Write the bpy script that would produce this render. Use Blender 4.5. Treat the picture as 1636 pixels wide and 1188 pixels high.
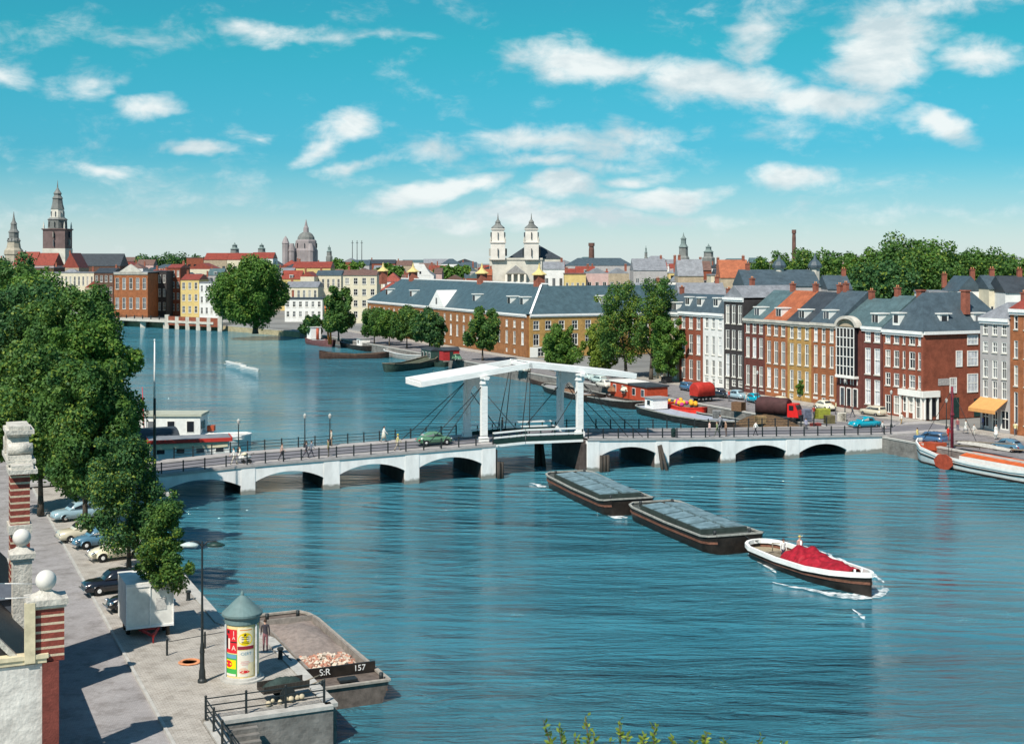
import bpy, math, random
import numpy as np
from math import radians, sin, cos, pi, atan2, sqrt
from mathutils import Vector, Matrix
random.seed(7); rng = np.random.default_rng(7)
for o in list(bpy.data.objects): bpy.data.objects.remove(o)
S = bpy.context.scene; COL = S.collection
# ------------------------------------------------------------------ camera, sky, sun, exposure
F, HZ, CX, CH = 2150.0, 415.0, 818.0, 24.0          # focal px, horizon row, centre column, camera height
cam = bpy.data.cameras.new('camera'); camo = bpy.data.objects.new('camera', cam); COL.objects.link(camo)
camo.location = (0, 0, CH); camo.rotation_euler = (radians(90), 0, 0)
cam.sensor_width = 36; cam.lens = 36*F/1636; cam.shift_y = -(594-HZ)/1636
cam.clip_start = 0.5; cam.clip_end = 20000; S.camera = camo
S.view_settings.view_transform = 'Standard'; S.view_settings.look = 'None'
S.view_settings.exposure = 0.5; S.view_settings.gamma = 1.0; S.view_settings.use_curve_mapping = False
SUN_EL = 49; SD = Vector((-0.48, -0.88, 0)).normalized()         # horizontal direction TOWARDS the sun
sd = bpy.data.lights.new('sun', 'SUN'); sd.energy = 4.2; sd.angle = radians(0.53); sd.color = (1, .93, .83)
so = bpy.data.objects.new('sun', sd); COL.objects.link(so)
sv = Vector((SD.x*cos(radians(SUN_EL)), SD.y*cos(radians(SUN_EL)), sin(radians(SUN_EL))))
so.rotation_euler = sv.to_track_quat('Z', 'Y').to_euler(); so.location = (0, 0, 200)

W = bpy.data.worlds.new('World'); S.world = W; W.use_nodes = True
nt = W.node_tree; N = nt.nodes; L = nt.links; N.clear()
def nd(t, **k):
    n = N.new(t)
    for a, b in k.items(): setattr(n, a, b)
    return n
def mth(op, a, b=None, c=None, clamp=False):
    n = nd('ShaderNodeMath', operation=op, use_clamp=clamp)
    for i, v in enumerate((a, b, c)):
        if v is None: continue
        if isinstance(v, (int, float)): n.inputs[i].default_value = v
        else: L.new(v, n.inputs[i])
    return n.outputs[0]
sky = nd('ShaderNodeTexSky', sky_type='NISHITA'); sky.sun_disc = False
sky.sun_elevation = radians(SUN_EL); sky.sun_rotation = atan2(SD.x, SD.y); sky.altitude = 20
sky.air_density = 1.0; sky.dust_density = 0.6; sky.ozone_density = 2.0
tc = nd('ShaderNodeTexCoord'); sp = nd('ShaderNodeSeparateXYZ'); L.new(tc.outputs['Generated'], sp.inputs[0])
az = mth('ARCTAN2', sp.outputs[0], sp.outputs[1]); el = mth('ARCSINE', sp.outputs[2])
cv = nd('ShaderNodeCombineXYZ'); L.new(az, cv.inputs[0]); L.new(el, cv.inputs[1])
def noise(sx, sy, detail, rough, dist=0.0, off=0.0):
    m = nd('ShaderNodeMapping'); m.inputs['Scale'].default_value = (sx, sy, 1); m.inputs['Location'].default_value = (off, off*.7, off)
    L.new(cv.outputs[0], m.inputs[0]); n = nd('ShaderNodeTexNoise'); n.inputs['Scale'].default_value = 1
    n.inputs['Detail'].default_value = detail; n.inputs['Roughness'].default_value = rough; n.inputs['Distortion'].default_value = dist
    L.new(m.outputs[0], n.inputs['Vector']); return n.outputs['Fac']
warp = noise(9, 16, 4, .55, 0, 3.1); warp2 = noise(9, 16, 4, .55, 0, 9.7)
wv = nd('ShaderNodeCombineXYZ')
L.new(mth('ADD', az, mth('MULTIPLY', mth('SUBTRACT', warp, .5), .10)), wv.inputs[0])
L.new(mth('ADD', el, mth('MULTIPLY', mth('SUBTRACT', warp2, .5), .045)), wv.inputs[1])
# clouds: x, y, rx, ry, tilt(deg), strength (directions in the sky)
CL = [(960,105,150,24,-6,.9),(1150,135,170,34,-10,1),(1300,165,130,26,-8,.9),(1410,75,90,58,12,1),(1480,205,55,17,-15,1),(1570,95,70,18,-4,.7),
      (1200,45,90,40,50,.55),(880,222,150,24,2,.8),(860,262,130,14,2,.5),(990,205,60,18,0,.8),(540,188,70,24,18,.85),(490,235,26,42,-30,.7),(290,232,42,12,0,.8),(240,165,60,17,5,.8),
      (130,145,60,20,25,.6),(20,135,48,22,-15,.6),(690,312,95,17,14,.9),(745,300,55,15,10,.75),(910,305,52,22,0,1),(1060,318,85,14,6,.9),(1238,290,66,20,5,1),
      (430,48,90,16,0,.6),(600,60,120,10,0,.35),(560,268,44,10,10,.5),(660,250,40,17,0,.45),(900,352,230,12,0,.75),(160,268,40,9,0,.5),(380,215,40,10,0,.35),(700,175,120,20,-20,.25),
      (1000,290,30,9,0,.5),(770,355,90,12,4,.6),(1500,20,120,24,10,.5),(330,330,200,20,0,.22),(1400,340,260,16,0,.22),(1240,205,140,20,4,.3),(200,60,150,22,0,.25)]
acc = None
for (x, y, rx, ry, tl, st) in CL:
    a0 = math.atan((x-CX)/F); e0 = math.atan((HZ-y)/F*cos(a0))
    m = nd('ShaderNodeMapping', vector_type='TEXTURE')
    m.inputs['Location'].default_value = (a0, e0, 0); m.inputs['Rotation'].default_value = (0, 0, radians(tl)); m.inputs['Scale'].default_value = (rx*1.42/F, ry*1.62/F, 1)
    L.new(wv.outputs[0], m.inputs[0])
    ln = nd('ShaderNodeVectorMath', operation='LENGTH'); L.new(m.outputs[0], ln.inputs[0])
    g = mth('MULTIPLY', mth('SUBTRACT', 1.0, ln.outputs['Value'], clamp=True), st)
    acc = g if acc is None else mth('MAXIMUM', acc, g)
n1 = noise(24, 42, 10, .62, .35, 1.7); n2 = noise(4, 13, 7, .62, .5, 5.3); n3 = noise(60, 120, 5, .6, 0, 2.2)
base = mth('MULTIPLY', mth('SUBTRACT', n2, .48, clamp=True), .85)
dens = mth('ADD', mth('MULTIPLY', mth('ADD', acc, base), 1.75), mth('MULTIPLY', mth('SUBTRACT', n1, .56), 2.1))
dens = mth('ADD', dens, mth('MULTIPLY', mth('SUBTRACT', n3, .5), .55))
mr = nd('ShaderNodeMapRange', interpolation_type='SMOOTHSTEP'); L.new(dens, mr.inputs['Value'])
mr.inputs['From Min'].default_value = -.02; mr.inputs['From Max'].default_value = 1.15; mr.inputs['To Max'].default_value = .93
rp = nd('ShaderNodeValToRGB'); L.new(mth('DIVIDE', el, .5), rp.inputs[0])
cr = rp.color_ramp; cr.elements[0].position = 0; cr.elements[0].color = (.82, .98, 1.0, 1)
cr.elements[1].position = 1; cr.elements[1].color = (.42, .76, .84, 1)
for p, c in ((.07, (.34, .74, .95, 1)), (.16, (.17, .68, .84, 1)), (.32, (.12, .80, .76, 1)), (.6, (.15, .78, .76, 1))):
    e = cr.elements.new(p); e.color = c
mx = nd('ShaderNodeMix', data_type='RGBA', blend_type='MULTIPLY'); mx.inputs[0].default_value = 1
L.new(sky.outputs[0], mx.inputs[6]); L.new(rp.outputs[0], mx.inputs[7])
hz = nd('ShaderNodeMapRange', interpolation_type='SMOOTHSTEP'); L.new(el, hz.inputs['Value'])
hz.inputs['From Min'].default_value = -.01; hz.inputs['From Max'].default_value = .075; hz.inputs['To Min'].default_value = .62; hz.inputs['To Max'].default_value = 0
mh = nd('ShaderNodeMix', data_type='RGBA'); L.new(hz.outputs[0], mh.inputs[0]); L.new(mx.outputs[2], mh.inputs[6]); mh.inputs[7].default_value = (6.3, 7.3, 7.7, 1)
mc = nd('ShaderNodeMix', data_type='RGBA'); L.new(mr.outputs[0], mc.inputs[0]); L.new(mh.outputs[2], mc.inputs[6])
ccr = nd('ShaderNodeValToRGB'); L.new(noise(14, 30, 5, .6, .3, 4.4), ccr.inputs[0]); ccr.color_ramp.elements[0].position = .38; ccr.color_ramp.elements[0].color = (.62,.74,.78,1); ccr.color_ramp.elements[1].position = .58; ccr.color_ramp.elements[1].color = (.93,.98,.97,1)
csc = nd('ShaderNodeVectorMath', operation='SCALE'); csc.inputs['Scale'].default_value = 8.2; L.new(ccr.outputs[0], csc.inputs[0]); L.new(csc.outputs[0], mc.inputs[7])
bg = nd('ShaderNodeBackground'); L.new(mc.outputs[2], bg.inputs[0]); bg.inputs[1].default_value = 0.085
wo = nd('ShaderNodeOutputWorld'); L.new(bg.outputs[0], wo.inputs[0])

# ------------------------------------------------------------------ frames of reference
UA = Vector((-.41, .912, 0)).normalized(); VA = Vector((UA.y, -UA.x, 0))      # up-river, towards the east bank
ANG = atan2(VA.y, VA.x)
def AB(a, b, z=0): return UA*a + VA*b + Vector((0, 0, z))
def P(x, y, z=0):                                    # the place at height z seen in direction (x, y)
    k = (CH-z)/(y-HZ); return Vector(((x-CX)*k, F*k, z))
def D(x, Y, z=0): return Vector(((x-CX)/F*Y, Y, z))
def ZP(y, Y): return CH-(y-HZ)*Y/F
def toab(p): return p.dot(UA), p.dot(VA)

# ------------------------------------------------------------------ materials
MATS = {}
def mat(name, col, rough=.8, var=.25, scale=3.0, bump=0.0, bscale=None, metal=0, col2=None, spec=.3, stripes=None, transl=0, stretch=None, courses=0, wline=0, setts=0):
    if name in MATS: return MATS[name]
    m = bpy.data.materials.new(name); m.use_nodes = True; t = m.node_tree; n = t.nodes; l = t.links
    b = n['Principled BSDF']; b.inputs['Roughness'].default_value = rough; b.inputs['Metallic'].default_value = metal
    b.inputs['Specular IOR Level'].default_value = spec
    tcn = n.new('ShaderNodeTexCoord'); mp = n.new('ShaderNodeMapping'); l.new(tcn.outputs['Object'], mp.inputs[0])
    if stretch: mp.inputs['Scale'].default_value = stretch
    nz = n.new('ShaderNodeTexNoise'); nz.inputs['Scale'].default_value = scale; nz.inputs['Detail'].default_value = 6; nz.inputs['Roughness'].default_value = .65
    l.new(mp.outputs[0], nz.inputs['Vector'])
    r = n.new('ShaderNodeValToRGB'); l.new(nz.outputs['Fac'], r.inputs[0])
    c2 = col2 or tuple(min(1, c*(1+var)) for c in col); c1 = tuple(c*(1-var) for c in col) if not col2 else col
    r.color_ramp.elements[0].position = .32; r.color_ramp.elements[0].color = (*c1, 1)
    r.color_ramp.elements[1].position = .68; r.color_ramp.elements[1].color = (*c2, 1)
    out = r.outputs[0]
    if stripes:                                       # (period, duty, colour) bands along local z
        per, duty, sc = stripes
        s = n.new('ShaderNodeSeparateXYZ'); l.new(tcn.outputs['Object'], s.inputs[0])
        q = n.new('ShaderNodeMath'); q.operation = 'MODULO'; q.inputs[1].default_value = per; l.new(s.outputs[2], q.inputs[0])
        g = n.new('ShaderNodeMath'); g.operation = 'LESS_THAN'; g.inputs[1].default_value = per*duty; l.new(q.outputs[0], g.inputs[0])
        mi = n.new('ShaderNodeMix'); mi.data_type = 'RGBA'; l.new(g.outputs[0], mi.inputs[0]); l.new(out, mi.inputs[6]); mi.inputs[7].default_value = (*sc, 1); out = mi.outputs[2]
    if wline:                                         # algae and wet dirt at the waterline
        s3 = n.new('ShaderNodeSeparateXYZ'); l.new(tcn.outputs['Object'], s3.inputs[0]); nq = n.new('ShaderNodeTexNoise'); nq.inputs['Scale'].default_value = 1.6; nq.inputs['Detail'].default_value = 5; l.new(tcn.outputs['Object'], nq.inputs['Vector'])
        aa = n.new('ShaderNodeMath'); aa.operation = 'MULTIPLY_ADD'; aa.inputs[1].default_value = -.7; l.new(nq.outputs['Fac'], aa.inputs[0]); l.new(s3.outputs[2], aa.inputs[2])
        mm = n.new('ShaderNodeMapRange'); l.new(aa.outputs[0], mm.inputs['Value']); mm.inputs['From Min'].default_value = wline-.40; mm.inputs['From Max'].default_value = wline-.15; mm.inputs['To Min'].default_value = .8; mm.inputs['To Max'].default_value = 0
        mi = n.new('ShaderNodeMix'); mi.data_type = 'RGBA'; l.new(mm.outputs[0], mi.inputs[0]); l.new(out, mi.inputs[6]); mi.inputs[7].default_value = (.10,.11,.085,1); out = mi.outputs[2]
    if setts:                                         # paving stones laid in the ground plane
        bt = n.new('ShaderNodeTexBrick'); bt.inputs['Scale'].default_value = setts; bt.inputs['Mortar Size'].default_value = .035; m3 = n.new('ShaderNodeMapping'); m3.inputs['Rotation'].default_value = (0,0,-ANG); l.new(tcn.outputs['Object'], m3.inputs[0]); l.new(m3.outputs[0], bt.inputs['Vector'])
        bt.inputs['Color1'].default_value = (1,1,1,1); bt.inputs['Color2'].default_value = (.78,.77,.76,1); bt.inputs['Mortar'].default_value = (.55,.54,.53,1)
        mi = n.new('ShaderNodeMix'); mi.data_type = 'RGBA'; mi.blend_type = 'MULTIPLY'; mi.inputs[0].default_value = .8; l.new(out, mi.inputs[6]); l.new(bt.outputs[0], mi.inputs[7]); out = mi.outputs[2]
        ns = n.new('ShaderNodeTexNoise'); ns.inputs['Scale'].default_value = .9; ns.inputs['Detail'].default_value = 8; ns.inputs['Roughness'].default_value = .7; l.new(tcn.outputs['Object'], ns.inputs['Vector']); rs = n.new('ShaderNodeValToRGB'); l.new(ns.outputs['Fac'], rs.inputs[0]); rs.color_ramp.elements[0].position = .36; rs.color_ramp.elements[0].color = (.6,.58,.56,1); rs.color_ramp.elements[1].position = .52; rs.color_ramp.elements[1].color = (1,1,1,1)
        mi = n.new('ShaderNodeMix'); mi.data_type = 'RGBA'; mi.blend_type = 'MULTIPLY'; mi.inputs[0].default_value = .7; l.new(out, mi.inputs[6]); l.new(rs.outputs[0], mi.inputs[7]); out = mi.outputs[2]
    if courses:                                       # fine laid courses (bricks / tiles / planks)
        bt = n.new('ShaderNodeTexBrick'); bt.inputs['Scale'].default_value = courses; bt.inputs['Mortar Size'].default_value = .03
        s2 = n.new('ShaderNodeSeparateXYZ'); l.new(tcn.outputs['Object'], s2.inputs[0])
        ad = n.new('ShaderNodeMath'); l.new(s2.outputs[0], ad.inputs[0]); l.new(s2.outputs[1], ad.inputs[1])
        cb = n.new('ShaderNodeCombineXYZ'); l.new(ad.outputs[0], cb.inputs[0]); l.new(s2.outputs[2], cb.inputs[1]); l.new(cb.outputs[0], bt.inputs['Vector'])
        bt.inputs['Color1'].default_value = (1, 1, 1, 1); bt.inputs['Color2'].default_value = (.68, .68, .68, 1); bt.inputs['Mortar'].default_value = (.9, .9, .9, 1)
        mi = n.new('ShaderNodeMix'); mi.data_type = 'RGBA'; mi.blend_type = 'MULTIPLY'; mi.inputs[0].default_value = .75; l.new(out, mi.inputs[6]); l.new(bt.outputs[0], mi.inputs[7]); out = mi.outputs[2]
    l.new(out, b.inputs['Base Color'])
    if bump:
        n2 = n.new('ShaderNodeTexNoise'); n2.inputs['Scale'].default_value = bscale or scale*4; n2.inputs['Detail'].default_value = 4; l.new(mp.outputs[0], n2.inputs['Vector'])
        bp = n.new('ShaderNodeBump'); bp.inputs['Strength'].default_value = bump; bp.inputs['Distance'].default_value = .1; l.new(n2.outputs['Fac'], bp.inputs['Height']); l.new(bp.outputs[0], b.inputs['Normal'])
    if transl:
        tr = n.new('ShaderNodeBsdfTranslucent'); l.new(out, tr.inputs[0]); ms = n.new('ShaderNodeMixShader'); ms.inputs[0].default_value = transl
        l.new(b.outputs[0], ms.inputs[1]); l.new(tr.outputs[0], ms.inputs[2]); l.new(ms.outputs[0], n['Material Output'].inputs[0])
    MATS[name] = m; return m
def brick(name, c, **k): return mat(name, c, .85, .28, k.pop('scale', .9), .25, 12, courses=k.pop('courses', 3.2), **k)
def slate(name, c, **k): return mat(name, c, .55, .25, k.pop('scale', .8), .3, 9, courses=2.2, spec=.4, **k)
def paint(name, c, rough=.35, **k): return mat(name, c, rough, .06, 2, **k)
M = dict(
 white=mat('white_painted_wood', (.80,.795,.77), .55, .13, 3.5, .2, 9, stretch=(.35,2,2)), plaster=mat('white_plaster', (.80,.785,.76), .8, .13, .9, .15, 6, stretch=(1,1,.35), wline=.42),
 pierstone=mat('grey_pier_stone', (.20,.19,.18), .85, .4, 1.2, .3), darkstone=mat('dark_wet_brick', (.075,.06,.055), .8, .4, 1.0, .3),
 quaystone=mat('quay_masonry', (.20,.19,.175), .85, .35, .8, .3, 5, courses=1.2), coping=mat('stone_coping', (.42,.41,.38), .8, .2, 1.5, .2),
 asphalt=mat('asphalt_road', (.36,.345,.345), .85, .14, .35, .2, 20, setts=3.2), paving=mat('stone_paving', (.46,.43,.385), .85, .16, .5, .25, 6, setts=1.7),
 deck=mat('bridge_roadway', (.17,.165,.18), .85, .2, .8, .2), sidewalk=mat('bridge_footway', (.36,.34,.33), .85, .15, 1.5, .1),
 iron=mat('dark_iron', (.022,.028,.03), .5, .3, 4), irongreen=mat('green_black_iron', (.015,.04,.035), .45, .3, 4),
 glass=mat('window_glass', (.030,.036,.045), .12, .6, .7, spec=.6), glassl=mat('curtained_glass', (.50,.52,.55), .3, .35, 1.6, spec=.5), cream=mat('cream_paint', (.66,.60,.42), .6, .1, 2),
 frame=mat('white_window_frame', (.78,.77,.72), .5, .06, 2), stone=mat('pale_sandstone', (.50,.47,.41), .8, .2, 1.0, .2), wetwood=mat('dark_timber_piles', (.05,.042,.035), .7, .4, 3, .4, stretch=(4,4,.5)),
 bark=mat('elm_bark', (.085,.07,.055), .9, .4, 5, .6, stretch=(3,3,.6)), skin=mat('skin', (.55,.34,.25), .6, .05, 3), rubber=mat('tyre_rubber', (.015,.015,.016), .8, .1, 3), chrome=mat('chrome', (.75,.75,.75), .15, .03, 3, metal=1),
 hullblack=mat('tarred_black_hull', (.022,.017,.014), .45, .5, 1.2, .15), deckwood=mat('weathered_deck_planks', (.22,.18,.13), .8, .25, 3, .3, stretch=(1,6,1)),
 foam=mat('white_foam', (.80,.86,.88), .6, .15, 3, .5),
)
def leafmat(name, c1, c2, sc=.8):
    return mat(name, c1, .55, .3, sc, col2=c2, transl=.30, spec=.25)
LEAF = [leafmat('dark_elm_leaves', (.024,.090,.028), (.12,.225,.042)), leafmat('mid_green_leaves', (.032,.11,.026), (.15,.27,.04)),
        leafmat('yellow_green_leaves', (.08,.16,.022), (.28,.34,.05)), leafmat('deep_green_leaves', (.018,.075,.032), (.085,.185,.05))]

_f = M['foam'].node_tree; _tn = _f.nodes.new('ShaderNodeTexNoise'); _tn.inputs['Scale'].default_value = 1.7; _tn.inputs['Detail'].default_value = 6; _tc = _f.nodes.new('ShaderNodeTexCoord'); _f.links.new(_tc.outputs['Object'], _tn.inputs['Vector'])
_mr = _f.nodes.new('ShaderNodeMapRange'); _mr.inputs['From Min'].default_value = .30; _mr.inputs['From Max'].default_value = .60; _mr.inputs['To Max'].default_value = .9; _f.links.new(_tn.outputs['Fac'], _mr.inputs['Value']); _f.links.new(_mr.outputs[0], _f.nodes['Principled BSDF'].inputs['Alpha'])
_g = M['glass'].node_tree; _oi = _g.nodes.new('ShaderNodeObjectInfo'); _gr = _g.nodes.new('ShaderNodeValToRGB'); _g.links.new(_oi.outputs['Random'], _gr.inputs[0]); _gr.color_ramp.interpolation = 'CONSTANT'
_gr.color_ramp.elements[0].color = (.018,.022,.028,1); _gr.color_ramp.elements[1].position = .45; _gr.color_ramp.elements[1].color = (.06,.07,.085,1)
for _p, _c in ((.68,(.16,.17,.18,1)),(.84,(.34,.33,.30,1)),(.93,(.012,.014,.018,1))): _e = _gr.color_ramp.elements.new(_p); _e.color = _c
_g.links.new(_gr.outputs[0], _g.nodes['Principled BSDF'].inputs['Base Color'])
# ------------------------------------------------------------------ mesh builder
class MB:
    def __init__(s): s.v = []; s.f = []; s.m = []; s.sm = []
    def add(s, vs, fs, m=0, sm=False):
        k = len(s.v); s.v += [tuple(v) for v in vs]
        for f in fs: s.f.append(tuple(i+k for i in f)); s.m.append(m); s.sm.append(sm)
        return s
    def box(s, x0, x1, y0, y1, z0, z1, m=0):
        if x0 > x1: x0, x1 = x1, x0
        if y0 > y1: y0, y1 = y1, y0
        return s.add([(x0,y0,z0),(x1,y0,z0),(x1,y1,z0),(x0,y1,z0),(x0,y0,z1),(x1,y0,z1),(x1,y1,z1),(x0,y1,z1)],
              [(0,3,2,1),(4,5,6,7),(0,1,5,4),(1,2,6,5),(2,3,7,6),(3,0,4,7)], m)
    def bar(s, p, q, w, h=None, m=0, up=(0,0,1)):
        p = Vector(p); q = Vector(q); h = h or w; d = (q-p).normalized(); u = Vector(up)
        if abs(d.dot(u)) > .99: u = Vector((1,0,0))
        r = d.cross(u).normalized()*(w/2); t = r.cross(d).normalized()*(h/2)
        vs = [p-r-t, p+r-t, p+r+t, p-r+t, q-r-t, q+r-t, q+r+t, q-r+t]
        return s.add(vs, [(0,3,2,1),(4,5,6,7),(0,1,5,4),(1,2,6,5),(2,3,7,6),(3,0,4,7)][0:0]+[(3,2,1,0),(4,5,6,7),(0,1,5,4),(1,2,6,5),(2,3,7,6),(3,0,4,7)], m)
    def cyl(s, p, q, r0, r1=None, n=8, m=0, sm=True):
        p = Vector(p); q = Vector(q); r1 = r0 if r1 is None else r1; d = (q-p).normalized()
        u = Vector((1,0,0)) if abs(d.z) > .9 else Vector((0,0,1)); a = d.cross(u).normalized(); b = d.cross(a)
        vs = []
        for c, r in ((p, r0), (q, r1)): vs += [c+a*(r*cos(2*pi*i/n))+b*(r*sin(2*pi*i/n)) for i in range(n)]
        s.add(vs, [(i+n, (i+1)%n+n, (i+1)%n, i) for i in range(n)], m, sm)
        return s.add(vs, [tuple(range(n)), tuple(range(2*n-1, n-1, -1))], m)
    def tube(s, pts, rs, n=8, m=0):
        for i in range(len(pts)-1): s.cyl(pts[i], pts[i+1], rs[i], rs[i+1], n, m)
        return s
    def lathe(s, prof, n=16, m=0, c=(0,0,0), sm=False, ph=0):
        vs = []
        for r, z in prof: vs += [(c[0]+r*cos(2*pi*(i+ph)/n), c[1]+r*sin(2*pi*(i+ph)/n), c[2]+z) for i in range(n)]
        fs = []
        for j in range(len(prof)-1):
            for i in range(n): fs.append((j*n+i, j*n+(i+1)%n, (j+1)*n+(i+1)%n, (j+1)*n+i))
        s.add(vs, fs, m, sm)
        return s.add(vs, [tuple(range(n-1, -1, -1)), tuple((len(prof)-1)*n+i for i in range(n))], m)
    def sphere(s, c, r, n=12, m=0, sz=1):
        return s.lathe([(max(r*sin(pi*j/(n//2)), .001), -r*sz*cos(pi*j/(n//2))) for j in range(n//2+1)], n, m, c, True)
    def ext(s, pts, vec, m=0):                       # extrude a planar polygon
        n = len(pts); pts = [Vector(p) for p in pts]; vec = Vector(vec)
        return s.add(pts+[p+vec for p in pts], [tuple(range(n)), tuple(range(2*n-1, n-1, -1))]+[(i, i+n, (i+1)%n+n, (i+1)%n) for i in range(n)], m)
    def loft(s, rings, m=0, closed=True, caps=True, sm=True):
        n = len(rings[0]); vs = [p for r in rings for p in r]; fs = []
        for j in range(len(rings)-1):
            for i in range(n if closed else n-1): fs.append((j*n+i, j*n+(i+1)%n, (j+1)*n+(i+1)%n, (j+1)*n+i))
        s.add(vs, fs, m, sm)
        if caps: s.add(vs, [tuple(range(n-1, -1, -1)), tuple((len(rings)-1)*n+i for i in range(n))], m)
        return s
    def mesh(s, name, mats):
        me = bpy.data.meshes.new(name); me.from_pydata([tuple(v) for v in s.v], [], s.f)
        for x in mats: me.materials.append(x)
        me.polygons.foreach_set('material_index', s.m); me.polygons.foreach_set('use_smooth', s.sm)
        import bmesh
        bm = bmesh.new(); bm.from_mesh(me); bmesh.ops.remove_doubles(bm, verts=bm.verts, dist=1e-5); bmesh.ops.recalc_face_normals(bm, faces=bm.faces); bm.to_mesh(me); bm.free()
        return me
    def build(s, name, mats, parent=None, loc=None, rz=0):
        if not isinstance(mats, (list, tuple)): mats = [mats]
        mats = [M[x] if isinstance(x, str) else x for x in mats]
        o = bpy.data.objects.new(name, s.mesh(name, mats)); COL.objects.link(o)
        if parent: o.parent = parent
        if loc is not None: o.location = loc
        o.rotation_euler.z = rz
        return o
def tag(o, label=None, cat=None, group=None, kind=None):
    if label: o['label'] = label
    if cat: o['category'] = cat
    if group: o['group'] = group
    if kind: o['kind'] = kind
    return o
def thing(name, label, cat, loc=(0,0,0), rz=0, group=None):
    o = bpy.data.objects.new(name, None); COL.objects.link(o); o.location = loc; o.rotation_euler.z = rz; o.empty_display_size = .3
    return tag(o, label, cat, group)
def copy_tree(o, parent=None):
    c = o.copy(); COL.objects.link(c)
    if parent: c.parent = parent
    for ch in list(o.children): copy_tree(ch, c)
    return c
def place(mesh, name, parent, loc, rz=0, sc=None):
    o = bpy.data.objects.new(name, mesh); COL.objects.link(o); o.parent = parent; o.location = loc; o.rotation_euler.z = rz
    if sc: o.scale = sc
    return o
def struct(o): o['kind'] = 'structure'; return o

# ------------------------------------------------------------------ setting: water and banks
def sheet(name, pts, z, m, zb=None):
    b = MB(); n = len(pts); top = [(p[0], p[1], z) for p in pts]
    b.add(top, [tuple(range(n))])
    if zb is not None: b.add(top+[(p[0], p[1], zb) for p in pts], [(i, (i+1)%n, (i+1)%n+n, i+n) for i in range(n)])
    return struct(b.build(name, m))
wm = bpy.data.materials.new('canal_water'); wm.use_nodes = True; t = wm.node_tree; n = t.nodes; l = t.links; b = n['Principled BSDF']
b.inputs['Base Color'].default_value = (.012, .105, .145, 1); b.inputs['Roughness'].default_value = .045; b.inputs['IOR'].default_value = 1.333
tcn = n.new('ShaderNodeTexCoord')
def wn(sc, st, rot, det, dist=0):
    mp = n.new('ShaderNodeMapping'); mp.inputs['Scale'].default_value = st; mp.inputs['Rotation'].default_value = (0, 0, rot); l.new(tcn.outputs['Object'], mp.inputs[0])
    z = n.new('ShaderNodeTexNoise'); z.inputs['Scale'].default_value = sc; z.inputs['Detail'].default_value = det; z.inputs['Roughness'].default_value = .6; z.inputs['Distortion'].default_value = dist
    l.new(mp.outputs[0], z.inputs['Vector']); return z.outputs['Fac']
def wmath(op, a, bb):
    q = n.new('ShaderNodeMath'); q.operation = op
    for i, v in enumerate((a, bb)):
        if isinstance(v, (int, float)): q.inputs[i].default_value = v
        else: l.new(v, q.inputs[i])
    return q.outputs[0]
h = wmath('ADD', wmath('MULTIPLY', wn(.40, (.42,1.6,1), -.22, 7, 1.6), 1.25), wmath('MULTIPLY', wn(1.7, (.45,1.4,1), .12, 5, .8), .42))
h = wmath('ADD', h, wmath('MULTIPLY', wn(.10, (.45,1.3,1), -.45, 3, 1.0), 2.9))
wv_ = n.new('ShaderNodeTexWave'); wv_.wave_type = 'BANDS'; wv_.bands_direction = 'Y'; wv_.inputs['Scale'].default_value = .16; wv_.inputs['Distortion'].default_value = 11; wv_.inputs['Detail'].default_value = 5; wv_.inputs['Detail Scale'].default_value = .55; wv_.inputs['Detail Roughness'].default_value = .6
wmp = n.new('ShaderNodeMapping'); wmp.inputs['Rotation'].default_value = (0,0,.45); wmp.inputs['Scale'].default_value = (.45,1,1); l.new(tcn.outputs['Object'], wmp.inputs[0]); l.new(wmp.outputs[0], wv_.inputs['Vector'])
pm1 = n.new('ShaderNodeMapRange'); pm1.inputs['From Min'].default_value = .42; pm1.inputs['From Max'].default_value = .62; l.new(wn(.022, (.7,1.2,1), .6, 4, .8), pm1.inputs['Value'])
h = wmath('ADD', h, wmath('MULTIPLY', wmath('MULTIPLY', wv_.outputs['Fac'], pm1.outputs[0]), .85))
pm2 = n.new('ShaderNodeMapRange'); pm2.inputs['From Min'].default_value = .36; pm2.inputs['From Max'].default_value = .66; pm2.inputs['To Min'].default_value = .45; pm2.inputs['To Max'].default_value = 1.25; l.new(wn(.035, (.5,1.4,1), -.5, 5, 1.0), pm2.inputs['Value'])
h = wmath('MULTIPLY', h, pm2.outputs[0])
bp = n.new('ShaderNodeBump'); bp.inputs['Strength'].default_value = .9; bp.inputs['Distance'].default_value = 1.15; l.new(h, bp.inputs['Height']); l.new(bp.outputs[0], b.inputs['Normal'])
vr = n.new('ShaderNodeValToRGB'); l.new(wn(.018, (.6,1.3,1), -.3, 5, .6), vr.inputs[0])
vr.color_ramp.elements[0].position = .35; vr.color_ramp.elements[0].color = (.028,.150,.205,1); vr.color_ramp.elements[1].position = .7; vr.color_ramp.elements[1].color = (.068,.25,.32,1)
l.new(vr.outputs[0], b.inputs['Base Color'])
struct(MB().add([(-6000,-200,0),(6000,-200,0),(6000,8000,0),(-6000,8000,0)], [(0,1,2,3)]).build('water', wm))

def q2(a, b): v = AB(a, b); return (v.x, v.y)
GS = 2.0
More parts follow.
